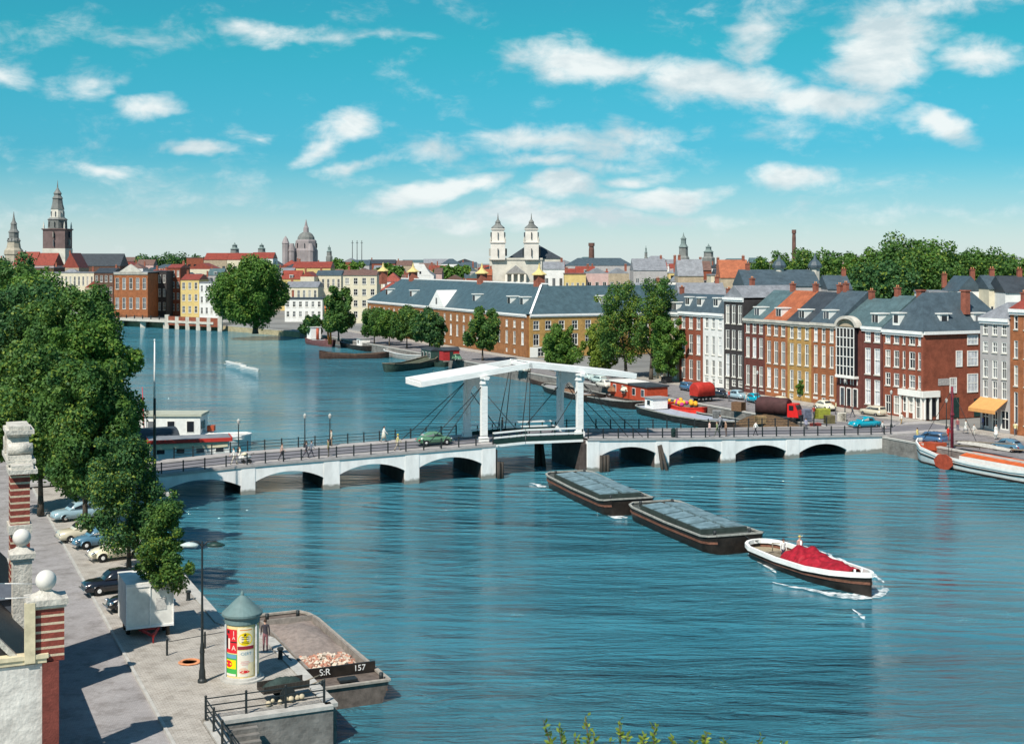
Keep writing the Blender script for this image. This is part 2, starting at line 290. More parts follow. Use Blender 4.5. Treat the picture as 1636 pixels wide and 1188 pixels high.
# west bank ground and its road, footway
W_EDGE = [q2(-60,13.2), q2(64.5,13.2), q2(64.5,19.2), q2(77,19.2), q2(82,17.4), q2(124,17.4), q2(128,22.5), q2(142,22.5), q2(148,17.4), q2(560,17.4)]
sheet('west_ground', [q2(-60,-400)]+W_EDGE+[q2(560,-2500), q2(200,-1500)], 1.86, 'paving', -1)
sheet('west_road', [q2(-60,5.2), q2(-60,11), q2(330,11), q2(330,5.2)], 1.90, 'asphalt')
pv = [q2(-60,11.15), q2(-60,12.8), q2(64.9,12.8), q2(64.9,18.8), q2(76.8,18.8), q2(81.8,17.0), q2(330,17.0), q2(330,11.15)]
sheet('west_footway', pv, GS, 'paving', 1.5)
kb = MB(); kb.bar(AB(-60,11.08,1.93), AB(330,11.08,1.93), .16, .2); struct(kb.build('kerb', 'coping'))
EB = [(121.8+.45*60, -60), (121.8-.45*416, 416), (-98, 457), (-142, 491), (-215, 556), (-1200, 1400), (-5000, 7000), (5500, 7500), (5500, -60)]
sheet('east_ground', EB, 1.9, mat('far_ground', (.20,.20,.19), .9, .3, .05), -1)
sheet('east_quay_road', [q2(-10,112), q2(420,112), q2(420,126.7), q2(-10,126.7)], 1.96, mat('east_quay_paving', (.27,.26,.265), .85, .2, .5, .2, 10, setts=2.2))
sheet('east_footway', [q2(-10,123.5), q2(420,123.5), q2(420,126.9), q2(-10,126.9)], 2.06, 'paving', 1.9)
def wallrun(name, pts, z0, z1, th, m, label, cap='coping'):
    t_ = thing(name, label, 'quay wall', (pts[0][0], pts[0][1], 0))
    w = MB(); c = MB()
    for i in range(len(pts)-1):
        p = Vector((*pts[i], 0))-t_.location; q = Vector((*pts[i+1], 0))-t_.location; p.z = q.z = 0
        w.bar(p+Vector((0,0,(z0+z1)/2)), q+Vector((0,0,(z0+z1)/2)), th, z1-z0); c.bar(p+Vector((0,0,z1+.09)), q+Vector((0,0,z1+.09)), th+.14, .18)
    w.build('masonry', m, t_); c.build('coping', cap, t_); return t_
wallrun('quay_wall', W_EDGE, -1, 1.85, .5, 'quaystone', 'low grey masonry quay wall along the tree lined left bank')
wallrun('quay_wall', [q2(-10,111), q2(416,111)], -1, 1.85, .5, 'quaystone', 'grey masonry quay wall along the right bank below the canal houses')
wallrun('quay_wall', EB[1:5], -1, 1.7, .6, mat('yellow_quay', (.36,.31,.19), .85, .3, .6), 'yellowish low quay wall below the round far tree at the river bend')

# ------------------------------------------------------------------ the drawbridge (own frame: x along, y across)
E1 = Vector((.925,.379,0)).normalized(); BANG = atan2(E1.y, E1.x); BO = P(395,790,0); BN = Vector((-E1.y, E1.x, 0))
BW = 9.4                                              # width of the bridge
def sx(x, off=0):                                     # distance along the bridge seen in column x, at a depth behind the front
    o = BO+BN*off; t_ = (x-CX)/F; return (t_*o.y-o.x)/(E1.x-t_*E1.y)
def bz(s, y, off=0): return ZP(y, (BO+E1*s+BN*off).y)
DK = [(-30,2.12),(sx(258),2.5),(0,2.95),(sx(620),3.3),(sx(790),3.62),(sx(860),3.85),(sx(935),3.7),(sx(1150),2.95),(sx(1413),2.12),(98,2.08)]
def dz(s): return float(np.interp(s, [p[0] for p in DK], [p[1] for p in DK]))
bridge = thing('drawbridge', 'long white drawbridge of low arches with two wooden gate portals and raised balance beams', 'bridge', BO, BANG)
LP = [(sx(a), sx(b)) for a, b in ((385,408),(517,543),(647,670),(770,792))]
RP = [(sx(a), sx(b)) for a, b in ((938,958),(1048,1069),(1153,1175),(1256,1277),(1353,1413))]
s_l0 = sx(262)
def arch_plate(s0, s1, opens, y0, y1):
    b = MB(); seg = 14
    xs = [s0]; low = [-1.0]
    def top(x): return dz(x)-.16
    cur = s0
    def slab(xa, xb, za, zb):                         # quad column from z (za at xa, zb at xb) to the top
        pts = [(xa,y0,za),(xb,y0,zb),(xb,y0,top(xb)),(xa,y0,top(xa)),(xa,y1,za),(xb,y1,zb),(xb,y1,top(xb)),(xa,y1,top(xa))]
        b.add(pts, [(0,1,2,3),(7,6,5,4),(0,4,5,1),(3,2,6,7)])
    for (oa, ob) in opens:
        if oa > cur: slab(cur, oa, -1, -1)
        w = ob-oa; crown = top((oa+ob)/2)-.72; spr = crown-.9
        hh = crown-spr; R_ = (w*w/4+hh*hh)/(2*hh)
        def za(x): return crown-R_+sqrt(max(R_*R_-(x-(oa+ob)/2)**2, 0))
        for i in range(seg):
            xa = oa+w*i/seg; xb = oa+w*(i+1)/seg; slab(xa, xb, za(xa), za(xb))
        for xx in (oa, ob): b.add([(xx,y0,-1),(xx,y1,-1),(xx,y1,za(xx)),(xx,y0,za(xx))], [(0,1,2,3)])
        cur = ob
    if s1 > cur: slab(cur, s1, -1, -1)
    for xx in (s0, s1): b.add([(xx,y0,-1),(xx,y1,-1),(xx,y1,top(xx)),(xx,y0,top(xx))], [(0,1,2,3)])
    return b
lo = [(s_l0, LP[0][0])]+[(LP[i][1], LP[i+1][0]) for i in range(3)]
ro = [(RP[i][1], RP[i+1][0]) for i in range(4)]
for (s0, s1, op) in ((-16, LP[3][1], lo), (RP[0][0], RP[4][1], ro)):
    arch_plate(s0, s1, op, 0, .35).build('arch_facade', 'plaster', bridge)
    arch_plate(s0, s1, op, BW-.35, BW).build('arch_facade', 'plaster', bridge)
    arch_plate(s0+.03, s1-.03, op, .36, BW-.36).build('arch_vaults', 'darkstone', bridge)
# white protruding pier faces
for (a_, b_) in LP[:3]+[LP[3]]+RP[:4]:
    p = MB(); p.box(a_+.02, b_-.02, -.05, -.002, -1, dz((a_+b_)/2)-.17); p.build('pier', 'plaster', bridge)
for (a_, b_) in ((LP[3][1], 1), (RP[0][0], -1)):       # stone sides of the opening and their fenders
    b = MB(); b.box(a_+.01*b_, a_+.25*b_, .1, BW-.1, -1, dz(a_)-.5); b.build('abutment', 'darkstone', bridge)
# roadway, footways, edge bands
for (s0, s1) in ((-22, sx(792)), (sx(938), RP[4][1]+14)):
    k = 12; xs = [s0+(s1-s0)*i/k for i in range(k+1)]
    def strip(y0, y1, up, th):
        b = MB()
        for i in range(k):
            xa, xb = xs[i], xs[i+1]; za, zb = dz(xa)+up, dz(xb)+up
            b.add([(xa,y0,za),(xb,y0,zb),(xb,y1,zb),(xa,y1,za),(xa,y0,za-th),(xb,y0,zb-th),(xb,y1,zb-th),(xa,y1,za-th)], [(0,1,2,3),(7,6,5,4),(0,4,5,1),(3,2,6,7)])
        return b
    strip(1.9, BW-1.9, 0, .3).build('roadway', 'deck', bridge)
    strip(-.12, 1.88, .12, .26).build('footway', 'sidewalk', bridge); strip(BW-1.88, BW+.12, .12, .26).build('footway', 'sidewalk', bridge)
# the two leaves
sj = sx(845, 0); sL = sx(792); sR = sx(938)
for (a_, b_) in ((sL+.05, sj-.05), (sj+.05, sR-.05)):
    y0, y1 = .9, BW-.9
    def q(sx0, sx1, ya, yb, u0, u1, m, nm):
        za, zb = dz(sx0)+.06, dz(sx1)+.06; bb = MB()
        bb.add([(sx0,ya,za+u0),(sx1,ya,zb+u0),(sx1,yb,zb+u0),(sx0,yb,za+u0),(sx0,ya,za+u1),(sx1,ya,zb+u1),(sx1,yb,zb+u1),(sx0,yb,za+u1)], [(0,3,2,1),(4,5,6,7),(0,1,5,4),(1,2,6,5),(2,3,7,6),(3,0,4,7)])
        return bb.build(nm, m, leaf)
    leaf = q.__closure__ and None
    leaf = MB().box(a_, b_, y0+.05, y1-.05, dz((a_+b_)/2)-.06, dz((a_+b_)/2)+.02).build('leaf', 'deck', bridge)
    for yy in (y0, y1-.14):
        q(a_, b_, yy, yy+.14, -.42, -.14, 'white', 'edge_beam')
        q(a_, b_, yy, yy+.12, -.12, .44, 'irongreen', 'kick_board')
        q(a_, b_, yy, yy+.14, .52, .68, 'white', 'rail'); q(a_, b_, yy, yy+.14, 1.05, 1.23, 'white', 'rail')
        n_ = 4
        for i in range(n_+1):
            xx = a_+.08+(b_-a_-.16)*i/n_; place(MB().box(-.06, .06, 0, .1, 0, 1.1).mesh('post', [M['irongreen']]), 'post', leaf, (xx, yy+.02, dz(xx)))
# portals
YN, YF = 2.1, BW-1.9
def portal(s):
    p = thing('x', None, None); bpy.data.objects.remove(p)
    b = MB()
    for yy in (YN, YF):
        c = MB(); z0 = dz(s)+.05
        c.box(s-.46, s+.46, yy-.44, yy+.44, z0, z0+.65); c.box(s-.34, s+.34, yy-.31, yy+.31, z0+.65, 10.2)
        c.box(s-.44, s+.44, yy-.42, yy+.42, 10.2, 10.38); c.box(s-.38, s+.38, yy-.35, yy+.35, 10.38, 10.8); c.box(s-.52, s+.52, yy-.50, yy+.50, 10.8, 11.0)
        c.build('portal_post', 'white', bridge)
    c = MB(); c.box(s-.22, s+.22, YN-1.0, YN-.58, 10.72, 11.0); c.box(s-.22, s+.22, YN+.58, YF-.58, 10.62, 11.0); c.box(s-.22, s+.22, YF+.58, YF+1.0, 10.72, 11.0); c.build('crossbeam', 'white', bridge)
    w = YF-YN-.64; y0 = YN+.32; cx = (YN+YF)/2; r = w/2-.45; zc = 10.55-r-.75
    pts = [(0, y0, 10.6), (0, y0, zc-1.6), (0, y0+.35, zc-1.6)]
    pts += [(0, cx-r*cos(pi*i/12), zc+r*sin(pi*i/12)*1.0) for i in range(13)]
    pts += [(0, y0+w-.35, zc-1.6), (0, y0+w, zc-1.6), (0, y0+w, 10.6)]
    c = MB()                                           # arched board between the posts
    inner = [(y0+.45, zc-1.6)]+[(cx-r*cos(pi*i/12), zc+r*sin(pi*i/12)) for i in range(13)]+[(y0+w-.45, zc-1.6)]
    outer = [(y0, zc-1.6)]+[(y0+w*i/12, 10.6) for i in range(13)]+[(y0+w, zc-1.6)]
    for i in range(len(inner)-1):
        A, B_, C_, D_ = inner[i], inner[i+1], outer[i+1], outer[i]
        vs = [(s-.1, *A), (s-.1, *B_), (s-.1, *C_), (s-.1, *D_), (s+.1, *A), (s+.1, *B_), (s+.1, *C_), (s+.1, *D_)]
        c.add(vs, [(0,1,2,3),(7,6,5,4),(0,4,5,1),(2,6,7,3)])
    c.build('arched_panel', 'white', bridge)
sPL = sx(773, YN); sPR = sx(926, YN)
portal(sPL); portal(sPR)
sT0 = sx(673, YN); sT1 = sx(1016, YN); sm = sx(847, YN)
def balance(sp, st, se, pf0, pf1):                     # pivot, tip, inner end; planked part
    sl = 1.62/abs(se-st); sg = 1 if se > st else -1
    def z(s): return 11.38+(s-sp)*sg*sl*1.05
    tb = None
    for k, yy in enumerate((YN, YF)):
        b = MB(); b.bar((st, yy, z(st)), (se, yy, z(se)), .36, .62)
        o = b.build('balance_beam', 'white', bridge)
    b = MB(); n_ = 26
    for i in range(n_):
        s0 = pf0+(pf1-pf0)*i/n_; s1 = pf0+(pf1-pf0)*(i+.93)/n_
        b.bar((s0, (YN+YF)/2, z(s0)+.28), (s1, (YN+YF)/2, z(s1)+.28), YF-YN-.44, .1)
    b.build('counterweight_planking', 'white', bridge)
    b = MB(); b.box(st-.12*sg, st+.5*sg, YN+.22, YF-.22, z(st)-.34, z(st)+.18); b.build('tip_beam', 'white', bridge)
    b = MB(); b.box(se-.4*sg, se-.1*sg, YN+.18, YF-.18, z(se)-.22, z(se)+.12); b.build('end_beam', 'white', bridge)
    for yy in (YN, YF):
        b = MB(); b.cyl((se-.3*sg, yy+.25, z(se)-.25), (sj-.5*sg, 1.05 if yy == YN else BW-1.05, dz(sj)+.1), .05, n=6); b.build('lifting_rod', 'iron', bridge)
        for off, ln in ((.5, 7.5), (.5, 5.6)):
            b = MB(); e = sp-sg*ln; b.cyl((sp-sg*.3, yy, 9.9), (e, yy+(-1.2 if yy == YN else 1.2), dz(e)+.15), .045, n=6); b.build('stay', 'iron', bridge)
        b = MB(); b.cyl((sp+sg*.3, yy, 9.0), (sp+sg*4.0, (1.0 if yy == YN else BW-1.0), dz(sp)+.9), .05, n=6); b.build('stay', 'iron', bridge)
balance(sPL, sT0, sm+.2, sT0+.2, sx(800, YN)); balance(sPR, sT1, sm-.2, sT1-.2, sx(852, YN))
# railings
def railing(name, label, pts, h=1.05, sp=2.0, rails=(1.0,.66,.33), zf=None, mat_='iron', pw=.09, post_h=1.15, cat='railing', frame=None, rw=.05):
    """pts: world points (Vector). posts every sp metres"""
    t_ = thing(name, label, cat, pts[0]); o0 = pts[0]; r = {k: MB() for k in rails}
    pm = MB().box(-pw/2, pw/2, -pw/2, pw/2, 0, post_h-.1); pm.sphere((0,0,post_h-.05), pw*.75, 6); pm = pm.mesh('post', [M[mat_]])
    for i in range(len(pts)-1):
        p = pts[i]-o0; q = pts[i+1]-o0; d = (q-p).length; n_ = max(1, round(d/sp)); an = atan2((q-p).y, (q-p).x)
        for k in range(n_+(1 if i == len(pts)-2 else 0)): place(pm, 'post', t_, p+(q-p)*(k/n_), an)
        for k in rails: r[k].bar(p+Vector((0,0,k)), q+Vector((0,0,k)), rw, rw)
    for k in rails: r[k].build('rail', mat_, t_)
    return t_
def bpt(s, y, up=.12): v = BO+E1*s+BN*y; v.z = dz(s)+up; return v
def bp_list(s0, s1, y): 
    k = [s0]+[p[0] for p in DK if s0 < p[0] < s1]+[s1]; return [bpt(s, y) for s in k]
for nm, s0, s1, y in (('near side of the bridge, left half', -13, sx(788), .05), ('far side of the bridge, left half', -6, sx(775), BW-.1), ('near side of the bridge, right half', sx(940), RP[4][1]+1, .05), ('far side of the bridge, right half', sx(935), RP[4][1]-2, BW-.1)):
    railing('railing', 'thin black iron railing along the '+nm, bp_list(s0, s1, y), pw=.12, rw=.055)
# fender piles
def pile(name, label, pts, r, group=None):
    t_ = thing(name, label, 'mooring pile', (pts[0][0][0], pts[0][0][1], 0)); 
    for (p, q) in pts:
        b = MB(); b.cyl(Vector(p)-t_.location, Vector(q)-t_.location, r, r*.85, 8); b.build('timber', 'wetwood', t_)
    return t_
def bw(s, y, z): v = BO+E1*s+BN*y; v.z = z; return v
s_ = sx(857, 6)
pile('timber_dolphin', 'dark timber dolphin in the water under the drawbridge opening', [(bw(s_,6,-1), bw(s_,6,2.9)), (bw(s_+.6,6.3,-1), bw(s_+.35,6.2,2.8)), (bw(s_+.9,5.6,-1), bw(s_+.6,5.8,2.6))], .26)
s_ = sx(797, -.5); pile('fender_pile', 'dark timber fender beside the last pier left of the opening', [(bw(s_,-.5,-1), bw(s_,-.5,1.9)), (bw(s_+.45,-.3,-1), bw(s_+.45,-.3,1.8))], .22)
s_ = sx(966, -.6); pile('fender_pile', 'block of dark fender timbers in front of the first arch right of the opening', [(bw(s_+i*.42,-.6,-1), bw(s_+i*.42,-.6,1.9)) for i in (-1,0,1)], .22)
s_ = sx(1058, -1.2); pile('fender_pile', 'tall leaning dark timber pile before the first pier of the right arches', [(bw(s_-.35,-2.2,-1), bw(s_-.1,-.6,2.6)), (bw(s_+.4,-2.2,-1), bw(s_+.1,-.6,2.6)), (bw(s_,-2.8,-1), bw(s_,-.8,2.7))], .2)

# ------------------------------------------------------------------ houses
def win_meshes(w, h, kind='sash'):
    """pane mesh and frame mesh of one window, origin at bottom left of the opening, y=0 is the wall face"""
    key = (round(w,2), round(h,2), kind)
    if key in WM: return WM[key]
    p = MB(); p.box(.02, w-.02, .17, .21, .02, h-.02)
    pane = p.mesh('window', [M['glass'] if kind != 'curtain' else M['glassl']])
    f = MB(); t_ = .11 if w > .8 else .08
    f.box(0, t_, .04, .18, 0, h); f.box(w-t_, w, .04, .18, 0, h); f.box(t_, w-t_, .04, .18, h-t_, h); f.box(t_, w-t_, .04, .18, 0, t_)
    f.box(t_, w-t_, .06, .165, h*.56-.045, h*.56+.045)
    if w > .8:
        f.box(w/2-.03, w/2+.03, .10, .16, t_, h*.56-.045)
        f.box(w/2-.03, w/2+.03, .10, .16, h*.56+.045, h-t_)
    fr = f.mesh('frame', [M['frame']])
    sl = MB(); sl.box(-.06, w+.06, -.10, .04, -.14, -.002); sl = sl.mesh('sill', [M['stone']])
    WM[key] = (pane, fr, sl); return WM[key]
WM = {}
def facade(b, W_, H, ops, y=0.0, dep=.22, x0=0.0, z0=0.0, m=0, flip=False, axis='x', yy=None):
    """wall face with openings and reveals; axis x: face at y, looking towards -y ; axis y: face at x=yy, looking -x or +x"""
    xs = sorted({x0, x0+W_} | {v for o in ops for v in (o[0], o[1])}); zs = sorted({z0, z0+H} | {v for o in ops for v in (o[2], o[3])})
    def pt(x, d, z): return (x, y+d, z)
    for i in range(len(xs)-1):
        for j in range(len(zs)-1):
            xc = (xs[i]+xs[i+1])/2; zc = (zs[j]+zs[j+1])/2
            if any(o[0] < xc < o[1] and o[2] < zc < o[3] for o in ops): continue
            b.add([pt(xs[i],0,zs[j]), pt(xs[i+1],0,zs[j]), pt(xs[i+1],0,zs[j+1]), pt(xs[i],0,zs[j+1])], [(0,1,2,3)], m)
    for o in ops:
        a, c, e, g = o[:4]
        b.add([pt(a,0,e),pt(c,0,e),pt(c,0,g),pt(a,0,g),pt(a,dep,e),pt(c,dep,e),pt(c,dep,g),pt(a,dep,g)], [(0,4,5,1),(1,5,6,2),(2,6,7,3),(3,7,4,0)], m)
    return b
def roof_mesh(W_, Dp, H, kind, rh, ov=.25):
    b = MB()
    if kind == 'side':                                 # ridge parallel to the front
        b.add([(-.05,-ov,H),(W_+.05,-ov,H),(W_+.05,Dp/2,H+rh),(-.05,Dp/2,H+rh),(W_+.05,Dp+ov,H),(-.05,Dp+ov,H)], [(0,1,2,3),(3,2,4,5),(0,3,5),(1,4,2),(0,5,4,1)])
    elif kind == 'front':                              # ridge towards the back, gable to the front
        b.add([(-.1,0,H),(W_+.1,0,H),(W_/2,0,H+rh),(-.1,Dp,H),(W_+.1,Dp,H),(W_/2,Dp,H+rh)], [(0,1,2),(3,5,4),(0,2,5,3),(1,4,5,2),(0,3,4,1)])
    elif kind == 'hip':
        i = min(W_, Dp)*.42
        if W_ >= Dp: r0, r1 = (i, Dp/2), (W_-i, Dp/2)
        else: r0, r1 = (W_/2, i), (W_/2, Dp-i)
        c = [(-ov,-ov,H),(W_+ov,-ov,H),(W_+ov,Dp+ov,H),(-ov,Dp+ov,H)]
        v = c+[(r0[0],r0[1],H+rh),(r1[0],r1[1],H+rh)]
        if W_ >= Dp: b.add(v, [(0,1,5,4),(1,2,5),(2,3,4,5),(3,0,4),(3,2,1,0)])
        else: b.add(v, [(0,1,4),(1,2,5,4),(2,3,5),(3,0,4,5),(3,2,1,0)])
    elif kind == 'mansard':
        k = 1.3; b.add([(-.05,-.1,H),(W_+.05,-.1,H),(W_+.05,Dp,H),(-.05,Dp,H),(0,k,H+rh*.8),(W_,k,H+rh*.8),(W_,Dp-k,H+rh*.8),(0,Dp-k,H+rh*.8),(0,Dp/2,H+rh),(W_,Dp/2,H+rh)],
              [(0,1,5,4),(1,2,6,9,5),(2,3,7,6),(3,0,4,8,7),(4,5,9,8),(8,9,6,7),(3,2,1,0)])
    else:
        b.box(-.15, W_+.15, -.2, Dp+.1, H, H+.35)
    return b
def house(label, loc, rz, W_, Dp, H, wall, roof, kind='side', rh=2.5, ops=(), group=None, name='canal_house', cat='house', cornice=None, chim=1, dormers=0, frames=True, side_ops=None, extra=None, curtains=.0, gable=None, z_found=0, wparts=True, split=None):
    t_ = thing(name, label, cat, loc, rz, group); W_ = max(W_, 1.5)
    b = MB(); facade(b, W_, H, ops)
    b.add([(0,0,0),(0,Dp,0),(0,Dp,H),(0,0,H)], [(0,1,2,3)]); b.add([(W_,0,0),(W_,Dp,0),(W_,Dp,H),(W_,0,H)], [(3,2,1,0)])
    b.add([(0,Dp,0),(W_,Dp,0),(W_,Dp,H),(0,Dp,H)], [(3,2,1,0)]); b.add([(0,.6,.0),(W_,.6,0),(W_,.6,H-.05),(0,.6,H-.05)], [(0,1,2,3)]); 
    b.build('wall', [wall], t_)
    for o in ops:
        w = o[1]-o[0]; h_ = o[3]-o[2]; kd = o[4] if len(o) > 4 else ('curtain' if random.random() < curtains else 'sash')
        pm, fm, sm_ = win_meshes(w, h_, 'curtain' if kd == 'curtain' else 'sash')
        nm = 'door' if kd == 'door' else ('shop_window' if kd == 'shop' else 'window')
        if not wparts: continue
        wn_ = place(pm, nm, t_, (o[0], 0, o[2]))
        if frames: place(fm, 'frame', wn_, (0,0,0)); 
        if frames and o[2] > .8: place(sm_, 'sill', wn_, (0,0,0))
    ro = roof_mesh(W_, Dp, H+(.32 if cornice else 0), kind, rh).build('roof', [roof], t_)
    if cornice:
        c = MB(); c.box(-.02, W_+.02, -.38, -.003, H-.12, H+.30); c.box(-.01, W_+.01, -.22, -.003, H-.42, H-.12); c.build('cornice', [cornice], t_)
    zr = H+(.32 if cornice else 0)
    for i in range(chim):
        cx = (random.uniform(.15,.85) if chim > 1 else random.choice((.12,.88)))*W_; cy = Dp*(.5 if kind in ('side','mansard') else random.uniform(.4,.7))
        c = MB(); c.box(cx-.4, cx+.4, cy-.3, cy+.3, zr+rh*.4, zr+rh+1.0); c.box(cx-.48, cx+.48, cy-.38, cy+.38, zr+rh+1.0, zr+rh+1.15)
        for q_ in (-.2, .2): c.cyl((cx+q_, cy, zr+rh+1.15), (cx+q_, cy, zr+rh+1.5), .11, .09, 6, 1)
        c.build('chimney', [MATC['chimbrick'], MATC['pot']], ro)
    for i in range(dormers):
        cx = W_*(i+.5)/dormers; dw = min(.75, W_/dormers*.32); sl = rh/(Dp/2) if kind != 'mansard' else .8*rh/1.4
        d0 = .5; zb = zr+(d0+.25)*sl-.1; dl = 1.9 if kind != 'mansard' else .9
        c = MB(); c.box(cx-dw, cx+dw, d0, d0+dl, zb-.6, zb+1.35)
        c.box(cx-dw-.15, cx+dw+.15, d0-.18, d0+dl+.1, zb+1.35, zb+1.5)
        dm = c.build('dormer', [M['frame']], t_)
        c = MB(); c.box(cx-dw+.16, cx+dw-.16, d0-.05, d0-.004, zb+.15, zb+1.2); c.box(cx-.03, cx+.03, d0-.08, d0-.052, zb+.15, zb+1.2, 1); c.build('window', [M['glass'], M['frame']], dm)
    if gable:                                          # stepped / neck / bell gable on the front
        g = MB(); hw = W_/2
        if gable == 'step':
            n_ = 5; 
            for i in range(n_): g.box(hw-hw*(1-i/n_), hw+hw*(1-i/n_), -.06, .3, H+i*rh*1.1/n_, H+(i+1)*rh*1.1/n_)
            gm = wall
        elif gable == 'neck':
            g.box(hw-W_*.26, hw+W_*.26, -.06, .3, H, H+rh*1.0); pts = [(hw-W_*.3,-.1,H+rh),(hw+W_*.3,-.1,H+rh),(hw,-.1,H+rh*1.25)]; g.ext(pts, (0,.4,0), 1)
            for sg in (-1, 1): g.ext([(hw+sg*W_*.26,-.04,H),(hw+sg*W_*.48,-.04,H),(hw+sg*W_*.36,-.04,H+rh*.3),(hw+sg*W_*.26,-.04,H+rh*.75)], (0,.25,0), 1)
            gm = wall
        elif gable == 'bell':
            pts = [(0,-.06,H)]+[(hw*(1-cos(0)*(1-(i/8)))*.9+0.02*i, -.06, H+rh*1.2*(i/8)**1.6) for i in range(1, 9)]
            pts = [(hw-hw*(1-.72*(i/8)**.6), -.06, H+rh*1.15*(i/8)) for i in range(9)]+[(hw+hw*(1-.72*(i/8)**.6), -.06, H+rh*1.15*(i/8)) for i in range(8, -1, -1)]
            g.ext(pts, (0,.36,0)); gm = wall
        else:
            g.ext([(0,-.06,H),(W_,-.06,H),(hw,-.06,H+rh*1.15)], (0,.3,0)); gm = wall
        g.box(hw-.4, hw+.4, -.10, -.065, H+rh*.15, H+rh*.15+1.1, 2)
        g.build('gable', [gm, M['stone'], M['glass']], t_)
    return t_, ro
MATC = {}
MATC['chimbrick'] = brick('chimney_brick', (.30,.10,.065)); MATC['pot'] = mat('chimney_pot', (.45,.20,.10), .8)
WALLC = {'dark red brick': brick('dark_red_brick', (.14,.045,.035)), 'red brick': brick('red_brick', (.26,.075,.042)), 'orange brick': brick('orange_brick', (.33,.12,.05)), 'ochre brick': brick('ochre_brick', (.44,.26,.085)), 'tan brick': brick('tan_brown_brick', (.30,.135,.055)),
 'brown brick': brick('brown_brick', (.13,.07,.05)), 'cream': mat('cream_stucco', (.62,.56,.42), .8, .12, .8), 'white': mat('white_stucco', (.70,.69,.66), .8, .10, .8), 'grey': mat('grey_stucco', (.38,.36,.35), .8, .15, .8),
 'black': mat('black_tarred_brick', (.045,.038,.038), .7, .3, 1.0), 'yellow': mat('yellow_stucco', (.58,.44,.18), .8, .12, .8), 'pink': mat('pinkish_stucco', (.52,.36,.33), .8, .14, .8), 'buff': mat('buff_brick', (.42,.34,.24), .85, .2, .8, courses=3.2)}
ROOFC = {'teal slate': slate('teal_grey_slate', (.060,.105,.125)), 'slate': slate('blue_slate', (.065,.095,.115)), 'dark slate': slate('dark_slate', (.045,.055,.065)), 'red tile': slate('red_tiles', (.27,.055,.035)), 'orange tile': slate('orange_tiles', (.38,.115,.05)), 'grey': slate('grey_lead', (.24,.25,.27)), 'green grey': slate('green_grey_slate', (.085,.14,.15)), 'brown': slate('brown_tiles', (.17,.10,.08))}
# east bank row: facade on b=127; x columns of the photo turned into positions along the quay
BR = 127.0
def a_at(x, b=BR):
    t_ = (x-CX)/F; return b*(VA.x-t_*VA.y)/(t_*UA.y-UA.x)
def row_house(x0, x1, ytop, rows, cols, wall, roof, label, kind='side', rh=3.2, Dp=12, wfrac=.5, ground=None, **k):
    a0, a1 = a_at(x0), a_at(x1); W_ = a0-a1; loc = AB(a0, BR, 2.0); Ym = AB((a0+a1)/2, BR).y
    H = ZP(ytop, Ym)-2.0; ops = []
    for (ya, yb) in rows:
        z1, z0 = ZP(ya, Ym)-2, ZP(yb, Ym)-2
        for c in range(cols):
            cw = W_/(cols+.15); cx = W_/2+(c-(cols-1)/2)*cw; ops.append((cx-cw*wfrac/2, cx+cw*wfrac/2, z0, z1))
    if ground:
        zt = min([o[2] for o in ops]+[9])-.45; n_ = len(ground)
        for c, g in enumerate(ground):
            cw = W_/n_; cx = W_*(c+.5)/n_
            if g == 'd': ops.append((cx-.5, cx+.5, .12, min(zt, 2.7), 'door'))
            elif g == 'w': ops.append((cx-cw*.3, cx+cw*.3, .7, min(zt, 2.5)))
            elif g == 's': ops.append((cx-cw*.42, cx+cw*.42, .45, min(zt, 2.9), 'shop'))
    return house(label, loc, ANG-pi/2, W_, Dp, H, WALLC[wall], ROOFC[roof], kind, rh, ops, **k), W_, H
WC = M['white']; ST = M['stone']
R3 = dict(curtains=.12)
row_house(1040,1085,500,[(507,525),(536,565),(575,602)],4,'buff','slate','buff canal house half hidden by the leaning quay trees, beside a red brick house',cornice=WC,ground='wdw',dormers=2,**R3)
row_house(1085.2,1123,501,[(506,525),(534,565),(574,606)],3,'red brick','slate','red brick canal house with pale dormers, first from left clear of the trees',cornice=WC,ground='wdw',dormers=2,kind='mansard',rh=3.0,**R3)
row_house(1123.2,1156.5,503,[(507,525),(537,567),(575,600)],3,'white','slate','narrow white stone canal house between red brick and black fronts',cornice=WC,ground='wdw',dormers=1,kind='mansard',rh=3.0,**R3)
row_house(1156.8,1188,478,[(487,517),(527,558),(566,602)],3,'black','grey','tall black fronted canal house with big white windows',cornice=WC,ground='dww',wfrac=.62,kind='front',rh=2.0,**R3)
row_house(1189,1222,512,[(515,532),(539,571),(584,616)],3,'dark red brick','green grey','dark red brick canal house with green slate roof right of the black front',cornice=ST,ground='wdw',dormers=1,rh=4.6,wfrac=.55,**R3)
row_house(1222.2,1258,514,[(518,536),(545,581),(588,620)],3,'orange brick','orange tile','orange brick canal house under an orange tiled roof with a white dormer',cornice=ST,ground='wwd',dormers=1,rh=4.6,wfrac=.55,**R3)
row_house(1258.2,1296,517,[(522,541),(549,583),(592,625)],3,'ochre brick','dark slate','ochre brick canal house with dark roof and white dormer canopy',cornice=ST,ground='dww',dormers=1,rh=4.6,wfrac=.5,**R3)
row_house(1296.2,1336,519,[(524,546),(552,586),(598,630)],3,'orange brick','slate','broad orange brick canal house with blue slate roof left of the arched gable front',cornice=ST,ground='wdw',dormers=1,rh=4.8,wfrac=.48,**R3)
(h8, _), W8, H8 = row_house(1336.4,1377.4,523,[],1,'dark red brick','green grey','dark ornate house with arched white gable over a tall glazed bay',rh=4.2,dormers=0,chim=1)
